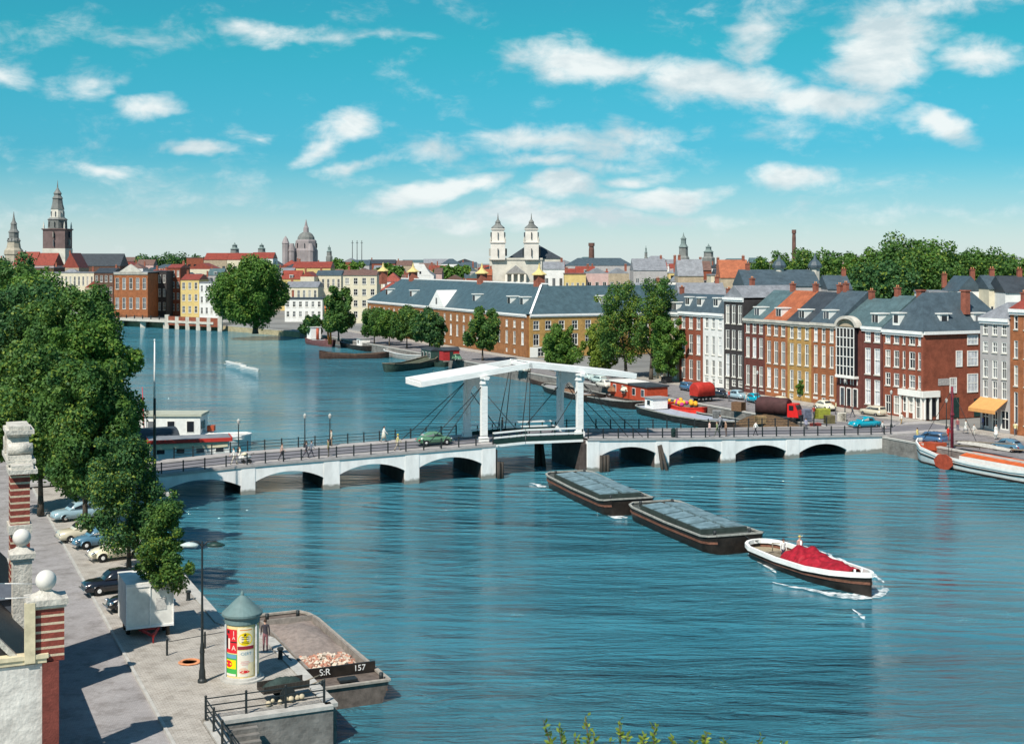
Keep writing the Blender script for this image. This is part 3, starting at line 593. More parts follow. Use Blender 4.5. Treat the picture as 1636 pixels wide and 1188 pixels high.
b = MB(); r = W8*.44; cx = W8/2; o0 = [(cx-r*cos(pi*i/16), H8+.1+r*.62*sin(pi*i/16)) for i in range(17)]; i0 = [(cx-r*.8*cos(pi*i/16), H8+.1+r*.46*sin(pi*i/16)) for i in range(17)]
for i in range(16):
    A, B_, C_, D_ = o0[i], o0[i+1], i0[i+1], i0[i]
    b.add([(A[0],-.75,A[1]),(B_[0],-.75,B_[1]),(C_[0],-.75,C_[1]),(D_[0],-.75,D_[1]),(A[0],.3,A[1]),(B_[0],.3,B_[1]),(C_[0],.3,C_[1]),(D_[0],.3,D_[1])], [(0,1,2,3),(0,4,5,1),(3,2,6,7)])
b.build('arched_gable', M['stone'], h8)
b = MB(); b.ext([(p[0], -.25, p[1]) for p in i0], (0,.5,0)); b.build('gable_field', WALLC['buff'], h8)
zt, zb_ = H8-.05, ZP(594, 205)-2
b = MB(); b.box(W8*.16, W8*.84, -.72, .02, zb_, zt); bay = b.build('glazed_bay', M['glass'], h8)
b = MB()
for i in range(6): x_ = W8*(.16+.68*i/5); b.box(x_-.07, x_+.07, -.80, -.723, zb_, zt)
for k_ in range(6): z_ = zb_+(zt-zb_)*k_/5; b.box(W8*.14, W8*.86, -.83, -.805, z_-.06, z_+.06)
b.box(W8*.13, W8*.87, -.9, -.002, zb_-.35, zb_-.002); b.build('bay_frame', M['frame'], bay)
for k_ in range(3): 
    x_ = W8*(.25+.25*k_); b = MB(); b.box(x_-.42, x_+.42, -.06, -.003, .5, 3.0); w_ = b.build('window', M['glass'], h8); b = MB(); b.box(x_-.55, x_-.42, -.1, -.003, .4, 3.1); b.box(x_+.42, x_+.55, -.1, -.003, .4, 3.1); b.box(x_-.42, x_+.42, -.1, -.003, 3.0, 3.15); b.build('frame', M['frame'], w_)
    b = MB(); b.box(x_-.38, x_+.38, -.06, -.003, 3.7, zb_-.6); w_ = b.build('window', M['glass'], h8); b = MB(); b.box(x_-.5, x_-.38, -.1, -.003, 3.6, zb_-.5); b.box(x_+.38, x_+.5, -.1, -.003, 3.6, zb_-.5); b.build('frame', M['frame'], w_)
row_house(1378,1410,525,[(530,546),(556,598),(606,646)],2,'dark red brick','green grey','narrow maroon brick house with two columns of tall curtained windows',cornice=WC,wfrac=.62,rh=4.4,dormers=1,curtains=.9)
# corner house with shop
a0, a1 = a_at(1411), a_at(1475); Wc = a0-a1; Yc = AB(a1, BR).y; Hc = ZP(531, (AB(a0,BR).y+Yc)/2)-2.0
ops = []
xm = Wc*.46
for (ya, yb) in ((533,550),(561,588),(598,619)):
    z1, z0 = ZP(ya, Yc+3)-2, ZP(yb, Yc+3)-2
    for c in (.12,.34): ops.append((Wc*c-.55, Wc*c+.55, z0, z1))
    ops.append((xm+Wc*.27-.62, xm+Wc*.27+.62, z0, z1))
    for c in (.07,.45): ops.append((xm+Wc*c-.28, xm+Wc*c+.28, z0, z1))
ops += [(Wc*.12-.6, Wc*.12+.6, .3, 2.9), (Wc*.34-.6, Wc*.34+.6, .3, 2.9), (xm+.3, xm+Wc*.16, .8, 3.0, 'shop'), (xm+Wc*.19, xm+Wc*.32, .8, 3.0, 'shop'), (xm+Wc*.36, xm+Wc*.49, .1, 3.0, 'door')]
hc, hcr = house('large orange red brick corner house with hipped slate roof and white shopfront', AB(a0, BR, 2.0), ANG-pi/2, Wc, 16, Hc, WALLC['red brick'], ROOFC['slate'], 'hip', 5.2, ops, cornice=WC, chim=0, curtains=.3)
b = MB(); b.box(xm-.2, Wc+.12, -.45, -.003, 3.15, 4.0); b.box(Wc+.003, Wc+.45, -.45, 2.6, 3.15, 4.0)
b.build('shop_fascia', M['frame'], hc)
for x_ in (xm+.02, xm+Wc*.175, xm+Wc*.34, xm+Wc*.52): b = MB(); b.box(x_-.1, x_+.1, -.30, -.003, .1, 3.15); b.build('shopfront_post', M['frame'], hc)
b = MB(); b.box(Wc+.003, Wc+.38, -.02, 16.02, Hc-.12, Hc+.30); b.build('cornice', M['white'], hc)
YcS = Yc
for (xa, xb, ya, yb) in ((1527,1537,560,586),(1545,1562,535,551),(1545,1562,560,585),(1545,1562,597,627),(1517,1528,603,628)):
    def bs(x): # distance along the side wall from the corner
        t_ = (x-CX)/F; c0 = AB(a1, BR); return (t_*c0.y-c0.x)/(VA.x-t_*VA.y)
    y0, y1 = bs(xa), bs(xb); Y_ = (AB(a1, BR)+VA*y0).y; z1, z0 = ZP(ya, Y_)-2, ZP(yb, Y_)-2
    b = MB(); b.box(Wc+.003, Wc+.05, y0+.1, y1-.1, z0+.1, z1-.1); w_ = b.build('window', M['glassl'], hc)
    b = MB(); b.box(Wc+.003, Wc+.10, y0, y0+.12, z0, z1); b.box(Wc+.003, Wc+.10, y1-.12, y1, z0, z1); b.box(Wc+.003, Wc+.10, y0+.12, y1-.12, z1-.12, z1); b.box(Wc+.003, Wc+.10, y0+.12, y1-.12, z0, z0+.12)
    b.box(Wc+.052, Wc+.08, y0+.12, y1-.12, (z0+z1)/2-.05, (z0+z1)/2+.05)
    for q_ in (.35,.65): yq = y0+(y1-y0)*q_; b.box(Wc+.052, Wc+.075, yq-.03, yq+.03, z0+.12, (z0+z1)/2-.05); b.box(Wc+.052, Wc+.075, yq-.03, yq+.03, (z0+z1)/2+.05, z1-.12)
    b.build('frame', M['frame'], w_)
b = MB(); b.box(Wc+.003, Wc+.06, 2.6, 5.4, ZP(617,Yc)-2, ZP(606,Yc)-2); b.build('wall_sign', mat('weathered_sign', (.35,.33,.32), .7, .6, 8), hc)
b = MB(); b.box(Wc+.003, Wc+.08, .3, 1.0, .1, 3.0); b.box(Wc+.003, Wc+.08, 1.3, 2.2, .5, 3.0); b.build('shop_window', M['glass'], hc)
b = MB()
for y_ in (.12, 1.15, 2.35): b.box(Wc+.003, Wc+.3, y_-.1, y_+.1, .1, 3.15)
b.build('shopfront_post', M['frame'], hc)
b = MB(); b.box(Wc+.003, Wc+.05, 5.0, 6.3, .1, 2.9); b.box(Wc+.003, Wc+.05, 9.0, 10.1, .1, 2.6); b.build('door', M['irongreen'], hc)
for (x_, y_) in ((Wc*.25, 5), (Wc*.8, 9)):
    b = MB(); b.box(x_-.5, x_+.5, y_-.4, y_+.4, Hc+2.5, Hc+5.7); b.box(x_-.6, x_+.6, y_-.5, y_+.5, Hc+5.7, Hc+5.9); b.build('chimney', MATC['chimbrick'], hcr)
for (x_, y_, fx) in ((Wc*.30, .9, 0), (Wc-1.6, 4.5, 1), (Wc-1.5, 10.5, 2)):
    b = MB(); b.box(x_-.7, x_+.7, y_-.7 if fx == 0 else y_-.75, y_+1.3 if fx == 0 else y_+.75, Hc+.9, Hc+2.6); b.box(x_-.85, x_+.85, y_-.9, y_+1.3, Hc+2.6, Hc+2.75); d_ = b.build('dormer', M['frame'], hc)
    b = MB()
    if fx == 0: b.box(x_-.42, x_+.42, y_-.75, y_-.703, Hc+1.3, Hc+2.4)
    else: b.box(x_+.703, x_+.75, y_-.45, y_+.45, Hc+1.3, Hc+2.4)
    b.build('window', M['glass'], d_)
(h11, _), W11, H11 = row_house(1566,1613,512,[(517,535),(546,563),(575,604),(608,636)],3,'grey','grey','narrow grey house with an orange striped shop awning, across the alley from the corner house',cornice=WC,rh=2.0,kind='hip',wfrac=.55,chim=1,ground='sds')
b = MB(); b.add([(.1,-.02,4.3),(W11-.3,-.02,4.3),(W11-.3,-2.1,3.0),(.1,-2.1,3.0),(.1,-2.1,2.55),(W11-.3,-2.1,2.55),(.1,-.02,4.22),(W11-.3,-.02,4.22),(W11-.3,-2.06,2.95),(.1,-2.06,2.95)], [(0,1,2,3),(3,2,5,4),(9,8,7,6),(0,3,9,6),(1,7,8,2)])
aw = mat('orange_awning_canvas', (.62,.30,.10), .8, .1, 2); b.build('awning', aw, h11)
row_house(1614,1665,498,[(505,527),(545,573),(585,618),(628,680)],3,'orange brick','red tile','tall bright orange brick house at the right edge of the photo',cornice=WC,rh=3,wfrac=.4,chim=1)
row_house(1665.5,1720,500,[(505,527),(545,573),(585,618)],3,'red brick','slate','red brick house just past the right edge of the photo',cornice=WC,rh=3,wfrac=.45,chim=1)

# ------------------------------------------------------------------ trees
def leaf_mesh(name, lobes, n_leaf, ls, mats, seed, shell=.55, squash=1.0, yellow=.06):
    r = np.random.default_rng(seed); lob = np.array(lobes); vol = lob[:,3]**2; pk = r.choice(len(lob), n_leaf, p=vol/vol.sum())
    d = r.normal(size=(n_leaf,3)); d /= np.linalg.norm(d, axis=1)[:,None]
    rad = lob[pk,3]*(shell+(1.08-shell)*r.random(n_leaf)**.6); rad *= 1+.16*np.sin(d[:,0]*7+pk)*np.cos(d[:,1]*6+d[:,2]*5)
    c = lob[pk,:3]+d*rad[:,None]*np.array([1,1,squash])
    nrm = d*.8+r.normal(size=(n_leaf,3))*.7; nrm[:,2] += .35; nrm /= np.linalg.norm(nrm, axis=1)[:,None]
    t = np.cross(nrm, r.normal(size=(n_leaf,3))); t /= np.linalg.norm(t, axis=1)[:,None]; u = np.cross(nrm, t)
    sz = ls*(.6+.8*r.random(n_leaf))[:,None]
    V = np.stack([c-t*sz, c+u*sz*.62, c+t*sz, c-u*sz*.62], 1).reshape(-1,3)
    me = bpy.data.meshes.new(name); me.vertices.add(4*n_leaf); me.vertices.foreach_set('co', V.astype(np.float32).ravel())
    me.loops.add(4*n_leaf); me.loops.foreach_set('vertex_index', np.arange(4*n_leaf, dtype=np.int32)); me.polygons.add(n_leaf)
    me.polygons.foreach_set('loop_start', np.arange(0, 4*n_leaf, 4, dtype=np.int32)); me.polygons.foreach_set('loop_total', np.full(n_leaf, 4, dtype=np.int32))
    for m in mats: me.materials.append(m)
    mi = np.zeros(n_leaf, dtype=np.int32); py = np.clip(yellow*(.25+2.2*r.random(len(lob))**2)[pk]+np.where(np.arange(len(lob))%3==0, yellow*1.5, 0)[pk], 0, .9); mi[r.random(n_leaf) < py] = 1; me.polygons.foreach_set('material_index', mi)
    me.update(); me.validate(); return me
def crown_lobes(R, Hc, n, seed, z0, top=1.0):
    r = random.Random(seed); out = []; n = int(n*1.7)
    for i in range(n):
        f = (i+.5)/n; zz = z0+Hc*(.10+.82*f); prof = sin(pi*min(max(.12+.80*f**.85, 0), 1))**.6*top
        an = i*2.4+r.uniform(-.5,.5); rr = R*prof*r.uniform(.30,.86); lr = R*r.uniform(.20,.42)*(1-.25*f)
        out.append((rr*cos(an), rr*sin(an), zz, lr))
    for i in range(n//3):
        an = r.uniform(0, 6.28); f = r.uniform(.1,.95); zz = z0+Hc*f; rr = R*(sin(pi*min(.12+.8*f,1))**.6)*r.uniform(.85,1.08); out.append((rr*cos(an), rr*sin(an), zz, R*r.uniform(.10,.18)))
    out.append((0, 0, z0+Hc*.55, R*.42)); return out
def trunk_mesh(name, r0, H, z_crown, lobes, seed, lean=(0,0)):
    b = MB(); r = random.Random(seed); pts = []
    for i in range(6):
        f = i/5; pts.append(Vector((lean[0]*f*f+r.uniform(-.06,.06)*H*.12*f, lean[1]*f*f+r.uniform(-.06,.06)*H*.12*f, H*f)))
    b.tube(pts, [r0*(1.25 if i == 0 else 1-.14*i) for i in range(6)], 8)
    for (x, y, z, l_) in lobes[:9]:
        s0 = pts[min(5, max(2, int(z/H*4)))]; mid = (s0+Vector((x, y, z)))/2+Vector((0,0,-l_*.2)); b.tube([s0, mid, Vector((x, y, z))], [r0*.42, r0*.28, r0*.08], 6)
    return b.mesh(name, [M['bark']])
def tree(label, loc, H, R, z0, seed, nleaf, ls, kind=0, name='elm_tree', group=None, nl=11, r0=None, lean=(0,0), shell=.5, yellow=.06, top=1.0):
    """z0: height of the crown's underside above the foot"""
    t_ = thing(name, label, 'tree', loc, 0, group); lobes = crown_lobes(R, H-z0, nl, seed, z0, top); lobes = [(a+lean[0], b_+lean[1], c, d) for a, b_, c, d in lobes]
    o = bpy.data.objects.new('trunk', trunk_mesh('trunk', r0 or max(.09, H*.018), z0+(H-z0)*.45, z0, lobes, seed, lean)); COL.objects.link(o); o.parent = t_
    o = bpy.data.objects.new('crown', leaf_mesh('crown', lobes, nleaf, ls, [LEAF[kind], LEAF[2]], seed, shell, yellow=yellow)); COL.objects.link(o); o.parent = t_
    return t_
def T(x, ybase, z, xc, ytop, ycb, wpx, label, seed, nleaf, ls, **k):
    """foot at P(x, ybase, z); crown spans ytop..ycb and wpx wide in the photo"""
    p = P(x, ybase, z); kk = p.y/F; top = ZP(ytop, p.y)-z; z0 = max(ZP(ycb, p.y)-z, .8); R = wpx*kk/2
    return tree(label, p, top, R, z0, seed, nleaf, ls, lean=((xc-x)*kk, 0), **k)
G1 = 'elms in the row along the left quay'
# left quay: near small ones, then the tall row
T(268,1013,2,264,800,945,94,'small leafy quay tree standing just in front of the white box trailer',11,15000,.085,kind=0,yellow=.14,nl=16,shell=.25,r0=.10)
T(206,912,2,205,690,885,150,'slender quay tree behind the black saloon car, its crown joining the taller elms',12,28000,.10,kind=3,nl=16,yellow=.10,shell=.3)
def E(Y, b, H, R, z0, seed, n, ls, label, kind=0, **k):
    a = (Y-VA.y*b)/UA.y; return tree(label, AB(a, b, 2), H, R, z0, seed, n, ls, kind, group=None, **k)
E(106,12.8,14.5,4.4,3.0,21,48000,.145,'dense elm overhanging the parked cars where the left quay meets the bridge',nl=16,yellow=.07,shell=.4)
E(116,10.5,15,5.0,3.2,27,34000,.16,'leafy elm at the kerb right behind the scrolled white gable',nl=16,yellow=.07,shell=.4)
E(124,15.2,16.5,5.2,3.4,22,50000,.16,'big elm whose crown hangs over the left end of the bridge',nl=18,kind=1,yellow=.05,shell=.4)
E(141,16.6,20.0,6.4,3.0,23,50000,.18,'tallest elm on the left quay, beyond the bridge, above the houseboats',nl=18,kind=0,shell=.4)
E(150,12.5,20.0,6.6,4,24,36000,.20,'dark elm just left of the tallest quay elm',nl=18,kind=3,shell=.4)
E(168,15.0,20.5,7.0,4,25,32000,.22,'elm in the middle of the far left row with a rounded crown',nl=18,kind=1,shell=.45)
E(190,14.0,21.5,7.0,4,26,28000,.24,'elm at the left picture edge with its crown against the church spires',nl=18,kind=0,shell=.45)
E(222,15.5,23.5,7.5,4,28,24000,.27,'farthest elm of the left quay row, topmost at the left picture edge',nl=18,kind=3,shell=.45)
# far bank and Amstel east side
T(408,533,1.9,404,413,518,122,'huge rounded elm at the river bend on the far bank',31,42000,.36,kind=1,nl=22,shell=.5,r0=.8,yellow=.05)
T(541,545,1.9,540,455,532,64,'mid sized tree behind the two orange masts',32,14000,.32,kind=0)
T(215,503,1.9,213,462,498,30,'small tree in front of the brick palace with tall arched windows',33,3500,.5,kind=1)
T(262,503,1.9,262,462,500,26,'small dark tree beside the dark flank of the brick palace',34,3000,.5,kind=3)
T(500,538,1.9,498,505,532,40,'low bush like tree right of the white deckhouse',35,3000,.45,kind=3)
AG = 'trees in front of the long brick building'
for (x, yb, yt, w, s_, lb) in ((598,549,492,56,41,'first tree in front of the long slate roofed building, next to the masts'),(622,552,496,52,42,'second tree from the left before the long slate roofed building'),(650,556,491,56,43,'third tree from the left before the long slate roofed building'),(686,565,492,60,44,'tree beside the red shed on the quay before the long brick building'),(771,576,490,62,45,'free standing tree in the middle of the long brick facade')):
    T(x,yb,1.96,x,yt,yb-14,w,lb,s_,12000,.24,kind=(0,1,0,3,0)[s_-41],nl=12)
T(890,592,1.96,894,520,590,70,'rounded bushy tree against the gable end of the long brick building',46,13000,.21,kind=1,nl=14,yellow=.04)
T(1000,604,1.96,992,444,585,86,'tall airy tree with a leaning trunk right of the drawbridge tip',47,14000,.19,kind=0,nl=16,yellow=.22,shell=.3)
T(1040,607,1.96,1046,438,575,84,'tall thin elm left of the first buff canal house',48,12500,.19,kind=0,nl=16,yellow=.15,shell=.3)
T(1068,612,1.96,1066,505,608,62,'dense dark tree hanging in front of the buff canal house',49,14000,.19,kind=1,nl=14,yellow=.05)
T(958,600,1.96,960,505,592,60,'yellowish tree between the bushy tree and the leaning tall one',50,12000,.20,kind=2,nl=12,yellow=.5,shell=.3)
T(1280,640,2.06,1280,606,632,16,'little street tree in front of the ochre canal houses',51,1500,.2,kind=1)
# city trees and park
for i, (x, Y, zt, R, lb) in enumerate(((555,760,23,13,'round tree among the roofs left of the masts'),(630,640,21,11,'round tree behind the brick turret at the left end of the long roof'),(722,640,20.5,11,'round green tree rising behind the long slate ridge'),(280,1050,26.5,20,'far dark tree clump left of the red roofed block'),(240,1050,26,19,'far dark low trees right of the church nave'),(320,1050,26,17,'far trees just left of the brick tower block'))):
    tree(lb, D(x, Y, 1.9), zt-1.9, R, 3, 60+i, 6000, .9, 1 if i < 3 else 3, name='broadleaf_tree')
for i, (x, Y, yt, R) in enumerate(((1225,420,412,9),(1262,430,402,10),(1300,440,399,11),(1335,430,405,10),(1372,400,402,9),(1385,350,425,9),(1410,390,395,10),(1442,380,378,12),(1475,385,384,12),(1500,390,395,11),(1535,400,402,11),(1570,400,398,11),(1600,410,405,10),(1625,400,413,9),(1655,400,416,10),(1430,340,420,8))):
    tree(['park tree behind the roofs','dark park tree behind the roofs'][i % 2]+', %s' % (['far left of the belt above orange roofs','left part, near the blue turret','the foot of the tall thin chimney','the second blue turret','the dip left of the big crown','the dark clump above the corner house','the left shoulder of the biggest crown','the highest point of the belt','the right shoulder of the biggest crown','the notch right of the biggest crown','the middle right of the belt','the second highest hump at right','the right slope of the belt','the right edge of the photo','the end just outside the photo','the dark hollow below the biggest crown'][i]), D(x, Y, 1.9), ZP(yt, Y)-1.9, R, 5, 80+i, 10000, .42, (1, 0)[i % 2] if i != 5 and i != 15 else 3, name='park_tree', nl=14)

# ------------------------------------------------------------------ long brick building on the east quay
a0, a1 = a_at(585), a_at(838); Wa = a0-a1; Ha = 9.4
ops = []; n_ = 26
for i in range(n_):
    cx = Wa*(i+.5)/n_
    if 4 < i < 8: hh = ((3.3, 5.9),)
    ops.append((cx-.62, cx+.62, 6.5, 8.1)); ops.append((cx-.66, cx+.66, 2.7, 5.6))
    if i % 3 != 1: ops.append((cx-.5, cx+.5, .6, 1.5))
am, amr = house('very long brick building with blue slate hipped roof and rows of tall white windows', AB(a0, BR+.5, 2.0), ANG-pi/2, Wa, 17, Ha, WALLC['tan brick'], ROOFC['teal slate'], 'hip', 6.6, ops, name='long_brick_building', cat='building', cornice=M['white'], chim=0, curtains=.25)
# its end facade towards the drawbridge
b = MB(); Wg = 60
g_, _ = house('brick end wing with wide slate roof and cross framed white windows, facing the drawbridge', AB(a1-.45, BR+1.1, 2.0), ANG, Wg, 16, Ha, WALLC['ochre brick'], ROOFC['teal slate'], 'hip', 6.2,
   [(x_-.75, x_+.75, z0, z1) for x_ in (1.6, 4.6, 8.0, 11.4, 14.8, 19.0, 22.4, 26, 30, 34, 39) for z0, z1 in ((6.2, 8.2), (2.6, 5.2))]+[(2.0, 3.6, .1, 2.0, 'door')], name='long_brick_building', cat='building', cornice=M['white'], chim=0)
b = MB(); b.box(.02, 1.98, -.09, -.003, 0, 2.3); b.box(3.62, 5.8, -.09, -.003, 0, 2.3); b.box(1.98, 3.62, -.09, -.003, 2.02, 2.3); b.build('white_plinth', M['frame'], g_)
b = MB(); b.bar((.1, -.1, Ha+.36), (6.6, 7.9, Ha+6.7), .5, .3); b.build('hip_flashing', M['white'], g_)
b = MB(); b.box(6.6, Wa-6.6, 8.3, 8.7, Ha+6.86, Ha+7.15); b.build('ridge_flashing', M['white'], am)
for (x_, kk) in ((612,9),(660,9),(770,9),(843,6)):     # brick turrets with pale caps on the ridge
    aa = a_at(x_, BR+kk); xx = a0-aa; b = MB(); b.box(xx-1.3, xx+1.3, 7.6, 9.4, Ha+5.0, Ha+9.0); b.lathe([(1.9,0),(1.9,.2),(1.1,.7),(.45,1.3),(.2,2.2),(.05,2.9)], 8, 1, (xx, 8.5, Ha+9.0)); b.build('chimney', [MATC['chimbrick'], mat('yellow_stone_cap', (.60,.48,.20), .8)], amr)
def dormer_a(par, xx, y0, zb, w=.9, h=1.5):
    c = MB(); c.box(xx-w, xx+w, y0, y0+2.2, zb, zb+h+.4); c.box(xx-w-.2, xx+w+.2, y0-.2, y0+2.4, zb+h+.4, zb+h+.6); d_ = c.build('dormer', M['frame'], par)
    c = MB(); c.box(xx-w+.2, xx+w-.2, y0-.05, y0-.004, zb+.3, zb+h+.2); c.build('window', M['glass'], d_)
for x_ in (603, 641, 740, 795, 815): dormer_a(am, a0-a_at(x_), 2.4, Ha+2.0)
dormer_a(g_, (BO*0+AB(a1, BR)).length*0+20.5, 2.4, Ha+2.0, 1.2, 1.7)
xx = a0-a_at(698); b = MB(); b.add([(xx-6.5,-.35,Ha+.34),(xx+5,-.35,Ha+.34),(xx-.6,-.35,Ha+4.6),(xx-.6,6.0,Ha+4.6)], [(0,1,2),(0,2,3),(1,3,2)]); b.build('pediment', [M['white']], am)
b = MB(); b.box(xx-1.2, xx-.2, -.42, -.353, Ha+1.0, Ha+2.6); b.build('window', M['glass'], am)

# ------------------------------------------------------------------ landmark towers
def tower(name, label, x, Y, parts, cat='church tower'):
    """parts: (part name, material, n sides, [(half width, z)...], rotation) profile in metres; z absolute"""
    t_ = thing(name, label, cat, D(x, Y, 1.9), atan2(-x+CX, F)*0)
    for (pn, m, n_, prof, ph) in parts:
        b = MB(); k = 1/cos(pi/n_); b.lathe([(r*k, z-1.9) for r, z in prof], n_, 0, ph=ph); b.build(pn, m, t_)
    return t_
def slots(t_, r, zs, w, h, n_=4, rot=0, m='glass', nm='belfry_opening', dep=.3):
    for z in zs:
        for i in range(n_):
            an = rot+2*pi*i/n_-pi/2; d = Vector((cos(an), sin(an), 0)); s = Vector((-sin(an), cos(an), 0)); c = d*(r+.03)
            b = MB(); b.bar(c-Vector((0,0,-(z-1.9))), c+Vector((0,0,z-1.9+h)), w, dep, up=s); b.build(nm, m, t_)
dkst = mat('grey_weathered_lead', (.17,.175,.165), .7, .35, .2); pale = mat('pale_tower_stone', (.55,.52,.45), .8, .2, .25); tbr = mat('tower_brick', (.15,.105,.10), .85, .25, .3)
Y = 760; k = Y/F
def z_(y, Y=760): return CH-(y-HZ)*Y/F
t1 = tower('church_tower', 'tall brick and stone church tower with an openwork tapering steeple, left of a dark nave', 92, Y, [
 ('stone_base', pale, 4, [(6.4,2),(6.4,z_(397))], .5), ('brick_stage', tbr, 4, [(6.2,z_(397)),(6.2,z_(368)),(6.8,z_(367)),(6.8,z_(365.5))], .5),
 ('lantern', dkst, 8, [(4.9,z_(365)),(4.7,z_(352)),(5.2,z_(351)),(4.0,z_(348))], .5), ('upper_lantern', pale, 8, [(3.6,z_(348)),(3.2,z_(335)),(3.5,z_(334))], .5),
 ('steeple', dkst, 8, [(3.4,z_(334)),(2.7,z_(326)),(2.4,z_(318)),(2.8,z_(317)),(2.3,z_(315)),(1.7,z_(312)),(2.1,z_(309)),(1.2,z_(305)),(.35,z_(300)),(.08,z_(288))], .5)])
slots(t1, 6.2, [z_(393), z_(380)], 2.2, 3.6); slots(t1, 4.6, [z_(363)], 1.5, 3.0, 8); slots(t1, 3.3, [z_(346)], 1.2, 2.8, 8)
b = MB(); 
for i in range(4):
    an = pi/2*i; d = Vector((cos(an), sin(an), 0))*6.24; s = Vector((-sin(an), cos(an), 0)); b.bar(d+Vector((0,0,z_(375)-1.9-1.4)), d+Vector((0,0,z_(375)-1.9+1.4)), 2.8, .2, up=s)
for i in range(4):
    an = pi/4+pi/2*i; b.lathe([(.5,0),(.5,1.8),(.05,4.2)], 6, 0, (8.2*cos(an), 8.2*sin(an), z_(366)-1.9))
b.build('clock_face', pale, t1)
Yb = 900
t2 = tower('church_tower', 'slim pointed openwork spire on a pale drum at the left picture edge', 22, Yb, [('drum', mat('drum_stone', (.36,.32,.25), .8, .25, .3), 8, [(5.2,2),(5.2,z_(408,Yb)),(5.8,z_(406,Yb)),(5.5,z_(400,Yb)),(4.2,z_(396,Yb)),(3.6,z_(386,Yb))], .5),
 ('spire', dkst, 8, [(4.0,z_(386,Yb)),(4.0,z_(384,Yb)),(2.9,z_(380,Yb)),(2.9,z_(372,Yb)),(3.3,z_(371,Yb)),(2.0,z_(366,Yb)),(1.7,z_(359,Yb)),(2.0,z_(358,Yb)),(1.0,z_(353,Yb)),(.5,z_(347,Yb)),(.1,z_(338,Yb))], .5)])
slots(t2, 3.5, [z_(386,Yb)], 1.2, 2.2, 8)
Yn = 1150; pk = mat('hazed_brick', (.27,.235,.235), .85, .25, .1)  # greyish mauve of distance haze put into the church's brick colour
t3 = tower('domed_church', 'big domed church with a stepped crossing dome and lantern', 489, Yn, [('crossing', pk, 8, [(9.5,2),(9.5,z_(400,Yn)),(8.6,z_(397,Yn)),(8.4,z_(385,Yn)),(7.4,z_(383,Yn))], .5),
 ('dome', dkst, 12, [(7.2,z_(384,Yn)),(6.9,z_(379,Yn)),(5.2,z_(374,Yn)),(2.9,z_(371,Yn))], 0), ('lantern', pk, 8, [(2.3,z_(371,Yn)),(2.1,z_(364,Yn)),(1.3,z_(361,Yn)),(.1,z_(350,Yn))], .5)], 'church')
slots(t3, 8.4, [z_(396,Yn)], 2.2, 4, 8)
for (dx, hh) in ((-17,377),(-11.5,392),(5.5,392)):
    b = MB(); b.lathe([(2.9,2-1.9),(2.9,z_(390 if hh < 380 else 402,Yn)-1.9),(3.3,z_(389 if hh < 380 else 401,Yn)-1.9),(1.8,z_((hh+390)/2-2,Yn)-1.9),(.1,z_(hh,Yn)-1.9)], 8, 0, (dx*.95, -8, 0)); b.build('turret', pk, t3)
# twin towered church
Ym = 560
def zm(y): return z_(y, Ym)
mt = thing('twin_towered_church', 'pale church with two matching slender bell towers and a dark hipped roof behind', 'church', D(820, Ym, 1.9)); kk = Ym/F
def xr(x): return (x-820)*kk
b = MB(); b.box(xr(782), xr(866), 0, 3, .1, zm(415)-1.9); b.box(xr(781), xr(867), -.4, 3.3, zm(415)-1.9, zm(412)-1.9); b.build('front_wall', pale, mt)
b = MB(); b.ext([(xr(806),-2.4,zm(437)-1.9),(xr(842),-2.4,zm(437)-1.9),(xr(824),-2.4,zm(421)-1.9)], (0,2,0)); b.build('pediment', pale, mt)
b = MB(); b.ext([(xr(809),-2.5,zm(435.5)-1.9),(xr(839),-2.5,zm(435.5)-1.9),(xr(824),-2.5,zm(423.5)-1.9)], (0,.08,0)); b.build('pediment_field', mat('grey_tympanum', (.28,.27,.26), .8), mt)
for i in range(4): b = MB(); x0 = xr(809+i*10); b.cyl((x0,-1.8,.1), (x0,-1.8,zm(438)-1.9), .6, .5, 10); b.build('column', pale, mt)
b = MB(); b.add([(xr(810),3,zm(413)-1.9),(xr(900),3,zm(413)-1.9),(xr(900),30,zm(413)-1.9),(xr(810),30,zm(413)-1.9),(xr(843),12,zm(391)-1.9),(xr(862),12,zm(391)-1.9)], [(0,1,5,4),(1,2,5),(2,3,4,5),(3,0,4),(3,2,1,0)]); b.build('nave_roof', ROOFC['dark slate'], mt)
b = MB(); b.box(xr(812), xr(898), 3.3, 29.7, .1, zm(413)-1.9-.02); b.build('nave_wall', pale, mt)
